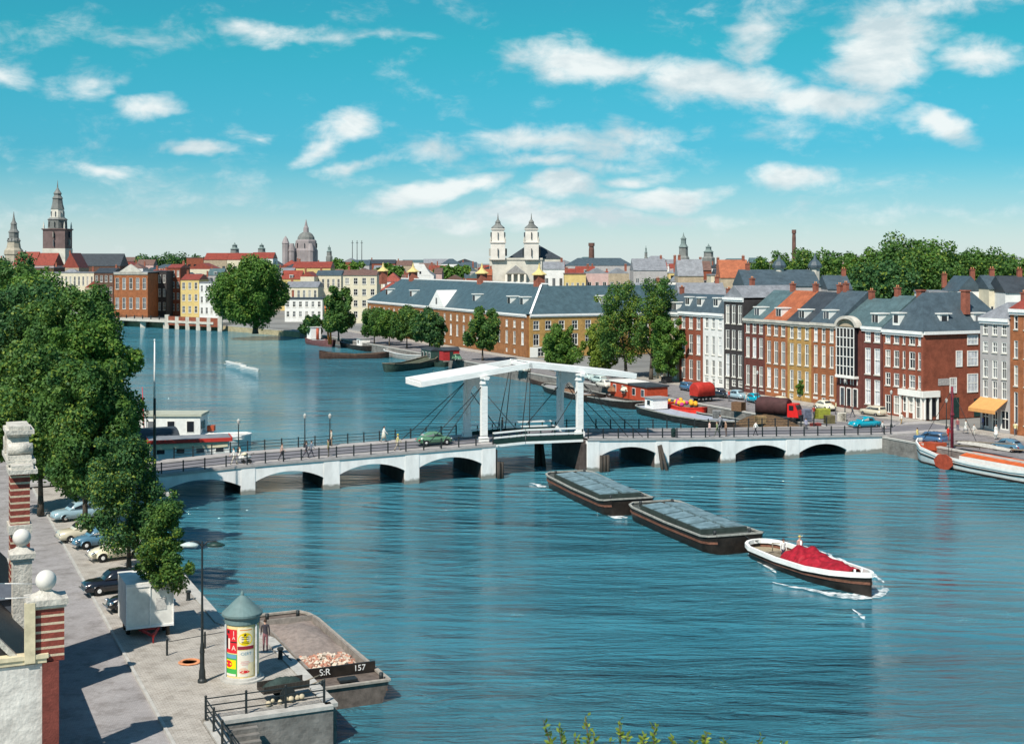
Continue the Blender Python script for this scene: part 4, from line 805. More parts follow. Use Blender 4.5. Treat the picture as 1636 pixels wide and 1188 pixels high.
for cx_ in (795.5, 849):
    c0 = (xr(cx_), 1.5, 0); k4 = 1/cos(pi/4)
    b = MB(); b.lathe([(r*k4, z-1.9) for r, z in ((3.0,zm(415)),(3.0,zm(389)),(3.4,zm(388)),(3.4,zm(386.5)),(2.6,zm(386)),(2.5,zm(368)),(2.9,zm(367)),(2.9,zm(365.5)))], 4, 0, c0, ph=.5); tw = b.build('bell_tower', mat('white_tower_stone', (.66,.62,.56), .8, .15, .3), mt)
    b = MB(); b.lathe([(r, z-1.9) for r, z in ((2.9,zm(365.5)),(2.7,zm(363)),(1.4,zm(359)),(1.0,zm(356)),(1.2,zm(355)),(.3,zm(350)),(.05,zm(340)))], 8, 0, c0); b.build('cupola', dkst, tw)
    for (zb, zt_, w, r_) in ((409,397,1.5,3.0),(382,371,1.2,2.5)):
        for sd_ in range(4):
            an = -pi/2+pi/2*sd_; d = Vector((cos(an), sin(an), 0)); s = Vector((-sin(an), cos(an), 0)); c = Vector(c0)+d*(r_+.02)
            b = MB(); b.bar(c+Vector((0,0,zm(zb)-1.9)), c+Vector((0,0,zm(zt_)-1.9)), w, .3, up=s); b.build('belfry_opening', 'glass', tw)
    for sx_ in (-1, 1):
        b = MB()
        for sy_ in (-1, 1): b.lathe([(.35,zm(386)-1.9),(.3,zm(382)-1.9),(.05,zm(378)-1.9)], 6, 0, (c0[0]+sx_*3.0, c0[1]+sy_*3.0, 0))
        b.build('finial', pale, tw)
# small far spires, chimneys, masts
Yf = 1000
for (x, yt, yb, w, lb) in ((375,387,406,3.0,'small green spire above the row of red roofs'),(418,388,404,2.6,'tiny spire right of the long red roofs'),(1092,371,412,3.2,'slender storeyed tower with open lantern above the grey roofs'),(1132,389,412,3.4,'short pointed roof turret right of the slender tower'),(1032,392,412,1.0,'needle thin spire over the grey far roofs'),(526,391,410,1.8,'small pointed gable spire right of the domed church')):
    H1, H0 = z_(yt, Yf), z_(yb, Yf)
    tower('spire', lb, x, Yf, [('tower_base', dkst, 8, [(w*1.3,2),(w*1.3,H0),(w*1.0,H0+(H1-H0)*.08),(w*.95,H0+(H1-H0)*.4),(w*1.15,H0+(H1-H0)*.42)], .5), ('spire_roof', mat('verdigris_lead', (.16,.21,.20), .7, .3, .2), 8, [(w*1.05,H0+(H1-H0)*.42),(w*.6,H0+(H1-H0)*.55),(w*.55,H0+(H1-H0)*.72),(w*.7,H0+(H1-H0)*.74),(w*.2,H0+(H1-H0)*.84),(.06,H1)], .5)], 'spire')
for (x, yt, yb, w, Y, lb) in ((1268.5,367,405,1.0,700,'tall thin brick factory chimney above the park trees'),(945,388,415,1.6,800,'short stout chimney with a flared top beyond the long grey roof')):
    b = MB(); H1 = z_(yt, Y); b.lathe([(w*1.25,0),(w,H1-4-1.9),(w*.85,H1-2-1.9),(w*1.15,H1-1.9-1.9),(w*1.15,H1-1.9)], 10, 0); o = b.build('factory_chimney', mat('chimney_dark_brick', (.14,.075,.06), .85, .3, .4)); o.location = D(x, Y, 1.9); tag(o, lb, 'chimney')
for (x, lb) in ((563,'left'),(570.5,'middle'),(578,'right')):
    b = MB(); b.cyl((0,0,0), (0,0,z_(384,1300)-1.9), .5, .3, 6); b.bar((-1.2,0,z_(388,1300)-2), (1.2,0,z_(388,1300)-2), .4); o = b.build('harbour_mast', 'iron'); o.location = D(x, 1300, 1.9); tag(o, 'thin distant harbour mast, %s one of the three' % lb, 'mast', 'three distant harbour masts')
for x, yt in ((1245,408),(1302,404)):
    tower('roof_turret', 'blue grey bulbous turret %s on the big dark roof' % ('left one' if x < 1270 else 'right one'), x, 262, [('shaft', M['stone'], 8, [(.9,2),(.9,z_(428,262))], 0), ('cap', ROOFC['slate'], 8, [(1.25,z_(428,262)),(1.3,z_(424,262)),(.9,z_(418,262)),(.35,z_(414,262)),(.08,z_(yt,262))], 0)], 'turret')

# ------------------------------------------------------------------ city houses beyond
def BG(x0, x1, ye, yr, Y, wall, roof, kind, cols, rows, label, name='city_house', Dp=None, chim=1, dormers=0, wh=.5, zb=1.9, cat='house', group=None, cornice=None, rz=0, frames=False, **k):
    W_ = (x1-x0)*Y/F; H = ZP(ye, Y)-zb; rh = max((ye-yr)*Y/F, .8); ops = []
    fl = rows if rows else 0
    for r_ in range(fl):
        zt = H*(1-(r_+.22)/ (fl+.3)); z0 = zt-H/(fl+.3)*.58
        for c in range(cols): cw = W_/cols; cx = cw*(c+.5); ops.append((cx-cw*wh/2, cx+cw*wh/2, z0, zt))
    return house(label, D(x0, Y, zb), rz, W_, Dp or max(9, min(W_, 14)), H, WALLC[wall], ROOFC[roof], kind, rh, ops, name=name, chim=chim, dormers=dormers, frames=frames, cat=cat, group=group, cornice=cornice, **k)[0]
pal = BG(182,236,437,431,505,'orange brick','grey','flat',5,2,'red brick palace with tall arched white windows by the far bridge',name='brick_palace',Dp=24,chim=0,cat='building',cornice=M['stone'],frames=True)
b = MB(); Wp = 54*505/F; b.ext([(Wp*.15,-.5,ZP(437,505)-1.4),(Wp*.85,-.5,ZP(437,505)-1.4),(Wp*.5,-.5,ZP(424,505)-1.4)], (0,1.5,0)); b.build('pediment', M['stone'], pal)
bgl = [(236.5,266,434,431,520,'black','dark slate','flat',4,3,'dark flank building next to the brick palace'),
(266.5,288,428,422,530,'red brick','red tile','side',3,4,'tall red brick house right of the dark flank building'),
(288.5,318,447,438,505,'yellow','red tile','side',3,3,'cream yellow three storey house with balconies and a red roof'),
(318.5,350,452,446,500,'white','grey','flat',4,3,'pale white house left of the huge round elm'),
(355,400,450,440,520,'cream','slate','side',5,3,'cream house mostly behind the huge round elm'),
(38,86,428,424,640,'brown brick','grey','flat',6,2,'dark brown block below the red roofs on the left'),
(55,150,436,431,600,'cream','grey','flat',14,2,'long beige block with many small windows below the church tower'),
(150.5,181,436,428,590,'brown brick','dark slate','side',4,3,'dark brown house left of the brick palace'),
(20,55,424,402,700,'cream','red tile','side',4,1,'house with a dark red roof under the slim spire'),
(55.5,86,424,404,700,'pink','red tile','side',4,1,'house with a dark red roof left of the tall church tower'),
(100,126,428,404,680,'buff','red tile','front',2,1,'red gabled roof right at the foot of the tall church tower'),
(118,192,425,405,720,'brown brick','dark slate','side',0,0,'long dark slate church nave right of the tall tower'),
(298,325,412,401,820,'red brick','brown','flat',3,1,'square brick tower block above the red roofs'),
(325.5,362,415,404,800,'buff','red tile','side',4,1,'red roofed house right of the square brick block'),
(362.5,400,415,404,800,'cream','red tile','side',4,1,'second red roofed house in the row, under the small green spire'),
(400.5,436,413,403,800,'white','red tile','side',4,1,'bright red roofed house at the right end of the row'),
(300,345,430,420,700,'cream','red tile','front',4,1,'pale gabled house below the row of red roofs'),
(440,467,440,428,600,'white','grey','side',4,3,'white house right of the huge elm crown'),
(467,528,428,418,620,'yellow','red tile','side',7,1,'yellow house with a long red roof below the domed church'),
(480,502,442,434,560,'cream','red tile','front',2,1,'small house with a bright red gable roof below the yellow one'),
(455,508,459,450,520,'cream','grey','side',6,2,'cream house with awnings above the river bend'),
(504,545,440,432,570,'cream','slate','side',5,2,'cream house with dark windows left of the tall pale one'),
(455,515,478,470,480,'white','dark slate','flat',6,2,'light waterside house behind the white deckhouse'),
(548,602,440,431,470,'cream','brown','side',4,4,'tall pale house with big windows at the left end of the long slate roof'),
(560,590,424,415,900,'grey','slate','side',4,1,'blue grey roofed house behind the round tree'),
(596,640,432,424,800,'white','grey','side',5,1,'white low house behind the left brick turret'),
(650,693,440,424,560,'white','grey','bell',4,1,'white curved gable house behind the long ridge'),
(693,706,437,428,600,'pink','brown','side',2,1,'narrow pink house beside the white curved gable'),
(766,786,440,430,540,'red brick','orange tile','side',2,1,'small red roofed house left of the twin towered church'),
(868,902,430,418,480,'white','grey','side',3,1,'big grey white roof right of the twin towered church'),
(902,936,438,433,460,'yellow','brown','flat',4,1,'yellow brick house with square windows behind the slate roof'),
(936,972,437,428,470,'pink','grey','front',3,1,'pinkish gabled house right of the yellow one'),
(972,1005,437,428,470,'buff','grey','front',3,1,'buff gabled house with a round attic window'),
(905,1012,424,412,760,'grey','slate','hip',0,0,'very long low grey blue roof on the skyline'),
(1012,1066,432,413,520,'grey','grey','side',4,1,'wide mauve grey roof left of the white party wall'),
(1066,1083,450,414,430,'white','grey','flat',0,0,'bare white party wall between grey roofs'),
(1083,1124,441,414,425,'buff','grey','side',3,1,'large grey mauve roof between two pale walls'),
(1120,1137,432,417,440,'red brick','brown','side',1,1,'small red brick attic house beside the orange roof'),
(1136,1152,440,418,410,'cream','grey','flat',1,2,'narrow cream house left of the orange roof'),
(1151,1197,444,415,400,'buff','orange tile','side',3,1,'house with the brightest orange roof on the right skyline'),
(1012,1060,470,452,330,'cream','grey','side',4,2,'cream back house behind the leaning trees'),
(1085,1160,472,452,262,'buff','grey','side',5,1,'grey lead roofed back house behind the mansard fronts'),
(1190,1312,457,431,255,'grey','slate','side',8,1,'big dark slate roofed warehouse behind the canal houses'),
(1322,1362,462,440,250,'grey','slate','side',3,1,'slate roofed back house under the dark park tree'),
(1485,1524,468,448,240,'white','grey','flat',3,1,'white low back house behind the corner house roof'),
(1530,1572,466,441,235,'white','slate','front',3,1,'back house with pale blue roof right of the white one'),
(1580,1602,462,440,230,'cream','slate','side',2,1,'small slate roofed back house near the right picture edge'),
(1606,1650,468,441,225,'white','dark slate','side',3,1,'dark roofed back house at the right picture edge')]
for e in bgl:
    x0,x1,ye,yr,Y,wl,rf,kd,c,r,lb = e
    gb = None
    if kd in ('bell',): gb = kd; kd = 'front'
    BG(x0,x1,ye,yr,Y,wl,rf,kd,c,r,lb,gable=gb,frames=Y < 620,chim=1 if Y < 700 else 0,Dp=16 if Y > 500 else None)
# filler streets: far small houses
zones = [(-60,60,'left of the tall church tower'),(60,200,'between tall church tower and brick palace'),(200,340,'behind brick palace and yellow house'),(340,470,'behind the huge round elm'),(470,600,'right of the domed church'),(600,790,'left of the twin towered church'),(790,920,'around the twin towered church'),(920,1080,'right of the stout chimney'),(1080,1240,'left of the thin factory chimney'),(1240,1500,'behind the right hand canal houses'),(1500,1760,'at the right edge of the photo')]
fw = ['cream','white','buff','grey','pink','brown brick','red brick','yellow']; fr_ = ['slate','grey','red tile','brown','dark slate','green grey']
rr = random.Random(5)
cnt = {}
for Y, step, zlo, zhi in ((540,22,10,14.5),(600,24,11,16),(680,26,12,17.5),(790,27,13,19.5),(930,27,14,21.5),(1200,29,16,24)):
    x = -40+rr.uniform(0,10)
    while x < 1700:
        w = step*rr.uniform(.8,1.7); xe = x+w
        skip = (x < 560 and Y < 590) or (1215 < x and Y < 1100) or (x < 60 and Y < 900) or rr.random() < .03
        if 780 < xe and x < 905 and 530 < Y < 640: skip = True
        if not skip:
            zt = rr.uniform(zlo, zhi); zn = next((z for z in zones if z[0] <= x < z[1]), zones[-1])[2]
            for _ in range(80):
                wl = rr.choice(fw); rf = rr.choice(fr_); kd = rr.choice(['side','side','front','hip'])
                lb = '%s %s house, %s %s roof, %s' % ('near' if Y < 700 else 'mid' if Y < 900 else 'far', wl, rf, {'side':'side-on','front':'gabled','hip':'hipped'}[kd], zn)
                if lb not in cnt: break
            cnt[lb] = 1
            ye = HZ-(zt-CH)*F/Y
            BG(x, xe, ye, ye-rr.uniform(2.4,4.2)*F/Y, Y+rr.uniform(-15,15), wl, rf, kd, 3 if Y < 800 else 0, 2 if Y < 800 else 0, lb, chim=1 if rr.random() < .7 and Y < 1000 else 0, dormers=(1 if Y < 700 and kd == 'side' and rr.random() < .6 else 0), group='small city houses '+zn, Dp=12, wh=.45, frames=False)
        x = xe+rr.uniform(-1, 2)
# far low bridge at the river bend
fb = thing('far_bridge', 'low grey stone bridge with a red brick parapet at the far river bend', 'bridge', P(195,520,0)); q = P(357,528,0)-P(195,520,0)
b = MB(); b.bar((0,0,2.6), (q.x, q.y, 2.6), 9, .8); b.build('bridge_deck', 'stone', fb)
b = MB(); b.bar((q.x*.5-.3*q.y*0, q.y*.5-5, 2.9), (q.x, q.y-5, 2.9), .6, 3.0); b.build('brick_parapet', WALLC['red brick'], fb)
for i in range(6): f = .5+.1*i; b = MB(); b.box(q.x*f-.7, q.x*f+.7, q.y*f-5.8, q.y*f-4.4, -.5, 4.9 if i in (0,5) else 4.4); b.build('white_pier', 'stone', fb)
for f in (.02, .25, .48): b = MB(); b.box(q.x*f-1, q.x*f+1, q.y*f-4, q.y*f+4, -.5, 2.2); b.build('bridge_pier', 'stone', fb)
railing('railing', 'dark railing on the grey half of the far bridge', [P(195,520,0)+Vector((0,-4.4,3)), P(195,520,0)+Vector((q.x*.5,q.y*.5-4.4,3))], sp=5, pw=.3, rw=.12)

# ------------------------------------------------------------------ boats
def boat(label, name, loc, hd, st, hull='hullblack', rail=None, deck='deckwood', drop=.25, zb=-.5, railh=.16, railw=.16, cat='boat', band=None, group=None):
    """st: stations (x, half width at top, half width at water, top z), bow at +x"""
    t_ = thing(name, label, cat, (loc[0], loc[1], 0), hd, group); b = MB(); R_ = []
    for (x, w, wl, z) in st: R_.append([(x,-w,z),(x,-(w*.7+wl*.3)*1.0,z*.55),(x,-wl,.05),(x,-wl*.85,zb),(x,wl*.85,zb),(x,wl,.05),(x,(w*.7+wl*.3),z*.55),(x,w,z)])
    b.loft(R_, 0, closed=False, caps=True); b.build('hull', hull, t_)
    d = MB(); ring = [(x,-w*.97,z-drop) for x,w,wl,z in st]+[(x,w*.97,z-drop) for x,w,wl,z in st][::-1]
    for i in range(len(st)-1):
        a, c = st[i], st[i+1]; d.add([(a[0],-a[1]*.97,a[3]-drop),(c[0],-c[1]*.97,c[3]-drop),(c[0],c[1]*.97,c[3]-drop),(a[0],a[1]*.97,a[3]-drop)], [(0,1,2,3)])
    d.build('deck', deck, t_)
    if rail:
        g = MB()
        pts = [Vector((x,-w,z)) for x,w,wl,z in st]+[Vector((x,w,z)) for x,w,wl,z in st][::-1]; pts.append(pts[0])
        for i in range(len(pts)-1):
            if (pts[i+1]-pts[i]).length > .02: g.bar(pts[i]+Vector((0,0,.02)), pts[i+1]+Vector((0,0,.02)), railw, railh)
        g.build('gunwale', rail, t_)
    if band:
        g = MB()
        for sg in (-1, 1):
            for i in range(len(st)-1):
                a, c = st[i], st[i+1]; f = .62; g.bar((a[0], sg*((a[1]*.7+a[2]*.3)+.02), a[3]*f), (c[0], sg*((c[1]*.7+c[2]*.3)+.02), c[3]*f), .05, .18)
        g.build('rubbing_strake', band, t_)
    return t_
def hdg(p, q): return atan2(q.y-p.y, q.x-p.x)
def drape(L, Bx, hf, nx=22, ny=12, seed=1, amp=.06):
    r = random.Random(seed); b = MB(); vs = []
    for i in range(nx+1):
        for j in range(ny+1):
            u = i/nx; v = j/ny; h = hf(u, v); vs.append(((u-.5)*L, (v-.5)*Bx, h+(r.uniform(-amp, amp) if 0 < i < nx and 0 < j < ny else 0)))
    b.add(vs, [(i*(ny+1)+j, (i+1)*(ny+1)+j, (i+1)*(ny+1)+j+1, i*(ny+1)+j+1) for i in range(nx) for j in range(ny)], 0, True); return b
hatch = mat('zinc_hatch_cover', (.15,.23,.26), .55, .38, 1.6); hatchedge = mat('green_black_coaming', (.035,.05,.045), .6, .3, 2); rust = mat('rusty_strip', (.16,.07,.045), .8, .4, 3); greyrim = mat('grey_worn_rim', (.30,.30,.27), .7, .3, 3)
def lighter(label, pA, pD, B_, grp):
    mid = (pA+pD)/2; L_ = (pD-pA).length; d = (pD-pA).normalized(); left = Vector((-d.y, d.x, 0)); c = mid+left*(B_/2)
    h = L_/2; st = [(-h,B_*.36,B_*.30,1.45),(-h+.5,B_*.47,B_*.42,1.38),(-h+1.4,B_*.5,B_*.47,1.3),(0,B_*.5,B_*.48,1.2),(h-1.6,B_*.5,B_*.47,1.3),(h-.6,B_*.47,B_*.42,1.42),(h,B_*.38,B_*.32,1.55)]
    t_ = boat(label, 'lighter_barge', c, atan2(d.y, d.x), st, rail=greyrim, railw=.2, railh=.12, cat='barge', group=grp, band=rust, drop=.12, deck=mat('tarred_deck', (.07,.08,.075), .6, .4, 2))
    co = MB(); co.box(-h+2.0, h-2.6, -B_*.40, B_*.40, 1.1, 1.58); cm = co.build('coaming', hatchedge, t_)
    n_ = 5; x0, x1 = -h+2.05, h-2.65
    for i in range(n_):
        xa = x0+(x1-x0)*i/n_+.2; xb = x0+(x1-x0)*(i+1)/n_-.2
        for sg in (-1, 1):
            b = MB(); ya, yb = (-B_*.38, -.22) if sg < 0 else (.22, B_*.38); zi = 1.78; zo = 1.62
            za, zb2 = (zo, zi) if sg < 0 else (zi, zo)
            b.add([(xa,ya,1.585),(xb,ya,1.585),(xb,yb,1.585),(xa,yb,1.585),(xa,ya,za),(xb,ya,za),(xb,yb,zb2),(xa,yb,zb2)], [(0,3,2,1),(4,5,6,7),(0,1,5,4),(1,2,6,5),(2,3,7,6),(3,0,4,7)]); b.build('hatch_cover', hatch, t_)
    for sx_ in (-h+.9, h-1.2):
        for sg in (-1, 1): b = MB(); b.cyl((sx_, sg*B_*.3, 1.2), (sx_, sg*B_*.3, 1.75), .12, n=8); b.cyl((sx_-.25, sg*B_*.3, 1.6), (sx_+.25, sg*B_*.3, 1.6), .07, n=6); b.build('bollard', 'iron', t_)
    return t_
lighter('black covered lighter, first behind the bridge opening, with blue grey hatch covers', P(868,757,1.3), P(966,803,1.3), 5.4, None)
lb2 = lighter('black covered lighter in the middle of the tow, right behind the red covered launch', P(1000,806,1.3), P(1134,862,1.3), 5.4, None)
# towing launch
ps, pb = P(1209,868,.8), P(1392,920,1.5); pb.z = ps.z = 0; d = (pb-ps); Lg = d.length; hh = Lg/2; Bt = 3.9
st = [(-hh,.35,.2,1.0),(-hh+.25,.95,.6,.98),(-hh+.8,1.45,1.1,.95),(-hh+1.8,1.8,1.5,.9),(-hh*.25,1.95,1.75,.88),(hh*.25,1.85,1.6,.98),(hh*.6,1.4,1.05,1.18),(hh*.83,.85,.5,1.38),(hh*.95,.35,.15,1.5),(hh,.06,.03,1.56)]
cen = (ps+pb)/2
lau = boat('black hulled towing launch with white gunwale and red tarpaulins', 'towing_launch', cen, atan2(d.y, d.x), st, rail='white', railh=.34, railw=.26, drop=.45, deck=mat('tan_floor_boards', (.30,.25,.17), .7, .3, 4), band=rust)
redt = mat('red_tarpaulin', (.30,.010,.022), .65, .45, 1.6, 1.0, 3)
b = drape(6.6, 2.9, lambda u, v: .50+(.72*sin(pi*min(max(v,0),1))**.5)*(1-.45*u**1.5)*(.55+.45*min(u*6,1))*(1+.16*sin(u*17+v*5)+.12*sin(v*23-u*9)), nx=34, ny=20, seed=3, amp=.07); o = b.v = [(x, y*(1.14-.58*((x+3.3)/6.6)**1.4), z+.028*(x+3.3)**1.2) for x, y, z in b.v]; b.build('bow_tarpaulin', redt, lau, (2.35,0,.36)); 
b = drape(2.6, 3.1, lambda u, v: .45+1.05*sin(pi*v)**.45*(.7+.3*sin(pi*u))*(1+.15*sin(v*15+u*6)) if .02 < u < .98 else .45, nx=24, ny=20, seed=4, amp=.07); b.build('engine_tarpaulin', redt, lau, (-.6,0,.42))
b = MB(); b.box(-4.3,-1.9,-1.0,-.55,.50,.85); b.box(-4.6,-4.1,-1.1,1.1,.5,.85); b.box(-3.9,-3.3,-.2,.4,.45,1.0); b.build('bench', 'deckwood', lau)
b = MB(); b.cyl((-5.3,0,.6), (-5.3,0,1.35), .05, n=6); b.cyl((-5.3,0,1.3), (-4.4,.1,1.45), .035, n=6); b.build('tiller', 'deckwood', lau)
b = MB(); b.cyl((-2.0,.5,.6), (-2.0,.5,2.1), .06, n=8); b.build('exhaust_pipe', 'white', lau)
for i in (-1, 1): b = MB(); b.cyl((hh*.8, i*.3, 1.2), (hh*.8, i*.3, 1.7), .08, n=8); b.build('bollard', 'white', lau)
# tow ropes
def rope(label, p, q, r=.04, sag=.2, name='tow_rope', m='iron'):
    t0 = Vector(p); pts = []
    for i in range(9): f = i/8; v = (Vector(q)-t0)*f; v.z -= sag*4*f*(1-f); pts.append(v)
    b = MB(); b.tube(pts, [r]*9, 5); o = b.build(name, m); o.location = t0; return tag(o, label, 'rope')
rope('dark tow rope between the launch and the middle lighter', cen-d.normalized()*(hh-.3)+Vector((0,0,1.1)), (P(1134,862,1.3)+P(1238,853,1.3))/2+Vector((0,0,.3)))
# wakes: foam ridges on the water
def foam(label, pts, w, seed, z=.05):
    r = random.Random(seed); b = MB(); vs = []
    for i, (p, ww) in enumerate(pts): 
        p = Vector(p); ww *= 1.25; q = Vector(pts[min(i+1, len(pts)-1)][0]); p0 = Vector(pts[max(i-1, 0)][0]); d = (q-p0); d.z = 0; d.normalize(); s = Vector((-d.y, d.x, 0)); j = r.uniform(.85, 1.15)
        vs += [p-s*ww*j*w+Vector((0,0,.008)), p+Vector((0,0,.025)), p+s*ww*j*w+Vector((0,0,.008))]
    b.add(vs, [(3*i, 3*i+3, 3*i+4, 3*i+1) for i in range(len(pts)-1)]+[(3*i+1, 3*i+4, 3*i+5, 3*i+2) for i in range(len(pts)-1)], 0, True)
    o = b.build('wake_foam', 'foam'); tag(o, label, 'foam', None, 'stuff'); return o
def px_path(l, seed=0, jit=.06, sub=4):
    r = random.Random(seed); out = []
    for i in range(len(l)-1):
        for k in range(sub):
            f = k/sub; x = l[i][0]*(1-f)+l[i+1][0]*f; y = l[i][1]*(1-f)+l[i+1][1]*f; w = l[i][2]*(1-f)+l[i+1][2]*f
            p = P(x, y, 0); p.x += r.uniform(-jit, jit); p.y += r.uniform(-jit, jit)*2; out.append((p, w*r.uniform(.8,1.2)))
    out.append((P(l[-1][0], l[-1][1], 0), l[-1][2]*.3)); return out
foam('white bow wave curling along the launch waterline', px_path([(1236,930,.05),(1262,936,.25),(1290,940,.35),(1320,947,.6),(1345,951,.9),(1368,953,1.2),(1390,950,1.2),(1410,943,.7),(1416,939,.1)], 1), .6, 2, .07)
foam('thin foam line at the bow of the middle lighter', px_path([(1105,872,.05),(1130,878,.5),(1150,881,.6),(1180,881,.5),(1200,880,.3),(1208,884,.05)], 2), .4, 3)
foam('white foam patch under the bow of the first lighter', px_path([(955,818,.05),(975,822,.6),(990,826,1.0),(1002,827,.4)], 3), .5, 4)
foam('small foam streak left of the first lighter stern', px_path([(846,771,.05),(856,773,.5),(866,777,.9),(871,778,.3)], 4), .4, 5)
foam('foam wisps between the launch stern and the middle lighter', px_path([(1196,884,.1),(1210,893,.6),(1222,902,.5),(1240,915,.2)], 5), .35, 6)
foam('faint foam coloured streak painted as a reflection below the launch bow', px_path([(1362,972,.05),(1374,980,.3),(1382,989,.25)], 7), .4, 8)  # foam-coloured strip laid on the water in place of a reflection

foam('broken foam line on the right side of the launch', px_path([(1275,868,.1),(1310,880,.3),(1350,896,.4),(1392,915,.5),(1412,930,.3)], 10, .15, 6), .3, 11, .04)

# white sailing barge at the right
p0, p1 = P(1450,728,.6), P(1636,772,0); p0.z = p1.z = 0; d = (p1-p0).normalized(); L_ = 25.0; c = p0+d*L_/2; c += Vector((d.y,-d.x,0))*-2.3
h = L_/2; st = [(-h,.7,.4,2.5),(-h+.6,1.5,1.1,2.25),(-h+2,2.2,1.9,1.8),(-h+5,2.6,2.4,1.4),(-2,2.75,2.6,1.15),(4,2.75,2.6,1.15),(h-4,2.6,2.3,1.4),(h-1.5,2.0,1.5,1.8),(h,.6,.4,2.2)]
whull = mat('white_boat_paint', (.72,.73,.70), .4, .1, 1.5); redd = mat('red_brown_deck_paint', (.36,.07,.03), .6, .25, 1.5)
sb = boat('large white sailing barge with red brown leeboard and dark red mast, at the right edge', 'sailing_barge', c, atan2(d.y, d.x), st, hull=whull, rail=whull, railh=.3, railw=.16, drop=.35, deck=redd, cat='sailing boat', band='hullblack')
b = MB(); 
for sg in (-1, 1):
    for i in range(len(st)-1): a_, c_ = st[i], st[i+1]; b.bar((a_[0], sg*(a_[2]+.05), .08), (c_[0], sg*(c_[2]+.05), .08), .12, .3)
b.build('waterline_band', 'hullblack', sb)
b = MB(); b.box(-4.5, 7.5, -1.9, 1.9, .9, 1.65); b.build('hatch_coaming', whull, sb); b = drape(12, 3.7, lambda u, v: 1.66+.35*sin(pi*v), amp=.02, seed=8); b.build('hatch_cover', mat('orange_red_hatch', (.50,.10,.025), .6, .2, 1), sb, (1.5,0,0))
b = MB(); pts = [(-1.5*cos(i*pi/10)*(1.0 if i < 6 else .75)-4.6, 2.86 if 0 else -2.95, .95-1.3*sin(i*pi/10)*1.0+.55) for i in range(11)]
b.ext([(-6.6,-2.98,1.6),(-7.3,-2.98,.9),(-7.0,-2.98,.25),(-6.0,-2.98,-.1),(-4.9,-2.98,.1),(-4.3,-2.98,.6),(-4.5,-2.98,1.4),(-5.4,-2.98,1.75)], (0,-.12,0)); b.build('leeboard', mat('red_brown_leeboard', (.33,.06,.03), .5, .25, 2), sb)
b = MB(); b.ext([(-6.6,2.98,1.6),(-7.3,2.98,.9),(-7.0,2.98,.25),(-6.0,2.98,-.1),(-4.9,2.98,.1),(-4.3,2.98,.6),(-4.5,2.98,1.4),(-5.4,2.98,1.75)], (0,.12,0)); b.build('leeboard', MATS['red_brown_leeboard'], sb)
b = MB(); b.tube([(-7.6,0,1.2),(-7.6,0,9.2)], [.20,.15], 10); b.sphere((-7.6,0,5.9), .3, 8); b.build('mast', mat('dark_red_mast', (.17,.02,.035), .5, .2, 3), sb)
b = MB(); b.cyl((-7.2,0,2.4), (3.5,.6,3.1), .12, .08, 8); b.cyl((-7.2,.2,2.9), (1.5,.9,3.5), .08, .06, 8); b.build('boom', 'deckwood', sb)
b = drape(8, .7, lambda u, v: 2.6+.35*sin(pi*v)*(.6+.4*sin(pi*u)), amp=.05, seed=12); b.build('furled_sail', mat('grey_canvas', (.42,.40,.36), .8, .2, 3), sb, (-2.8,.3,0.15))
b = MB(); b.box(-11.3,-9.4,-.9,.9,1.5,2.35); b.build('fore_hatch', redd, sb)
b = MB(); b.cyl((-7.6,0,8.9), (-12.2,0,2.6), .03, n=5); b.cyl((-7.6,0,8.9), (-5.5,-2.6,1.4), .03, n=5); b.cyl((-7.6,0,8.9), (-5.5,2.6,1.4), .03, n=5); b.build('rigging', 'iron', sb)

# open barge with sand and rubble, foreground
pa, pd = AB(69.6,20.0,0), AB(85.4,20.0,0); c = (pa+pd)/2+VA*1.9; L_ = 16.2; h = L_/2; hd = atan2(-UA.y, -UA.x)
st = [(-h,1.3,1.1,1.15),(-h+.7,1.8,1.65,1.1),(-h+2,2.05,1.9,1.05),(0,2.1,1.95,1.0),(h-1.6,2.1,1.9,1.05),(h-.5,2.05,1.75,1.12),(h,1.95,1.6,1.2)]
steel = mat('worn_grey_brown_steel', (.13,.105,.09), .75, .35, 2.5, .2)
gb = boat('open grey barge with sand and rubble moored at the near quay', 'rubble_barge', c, hd, st, hull=steel, rail=mat('pale_worn_gunwale', (.32,.29,.25), .8, .25, 3), railw=.24, railh=.12, drop=.10, deck=steel, cat='barge', band=rust)
b = MB()
for (x0,x1,y0,y1) in ((-h+2.2,h-2.6,-1.72,-1.6),(-h+2.2,h-2.6,1.6,1.72),(-h+2.2,-h+2.32,-1.6,1.6)): b.box(x0,x1,y0,y1,.9,1.42)
b.build('coaming', mat('grey_coaming', (.24,.215,.19), .8, .3, 3), gb)
b = MB(); b.box(h-2.62,h-2.48,-2.02,2.02,1.0,1.55); nb = b.build('name_board', 'hullblack', gb)
sand = mat('damp_sand', (.27,.225,.20), .95, .25, 3, .7, 18)
b = drape(L_-4.9, 3.18, lambda u, v: 1.02+.50*math.exp(-((u-.28)/.20)**2)*sin(pi*v)**.7-.25*(u > .5)*(u-.5)+.05*sin(u*31+v*9), 40, 18, 9, .035); b.build('sand_heap', sand, gb, (-.15,0,0))
b = MB(); r = random.Random(4)
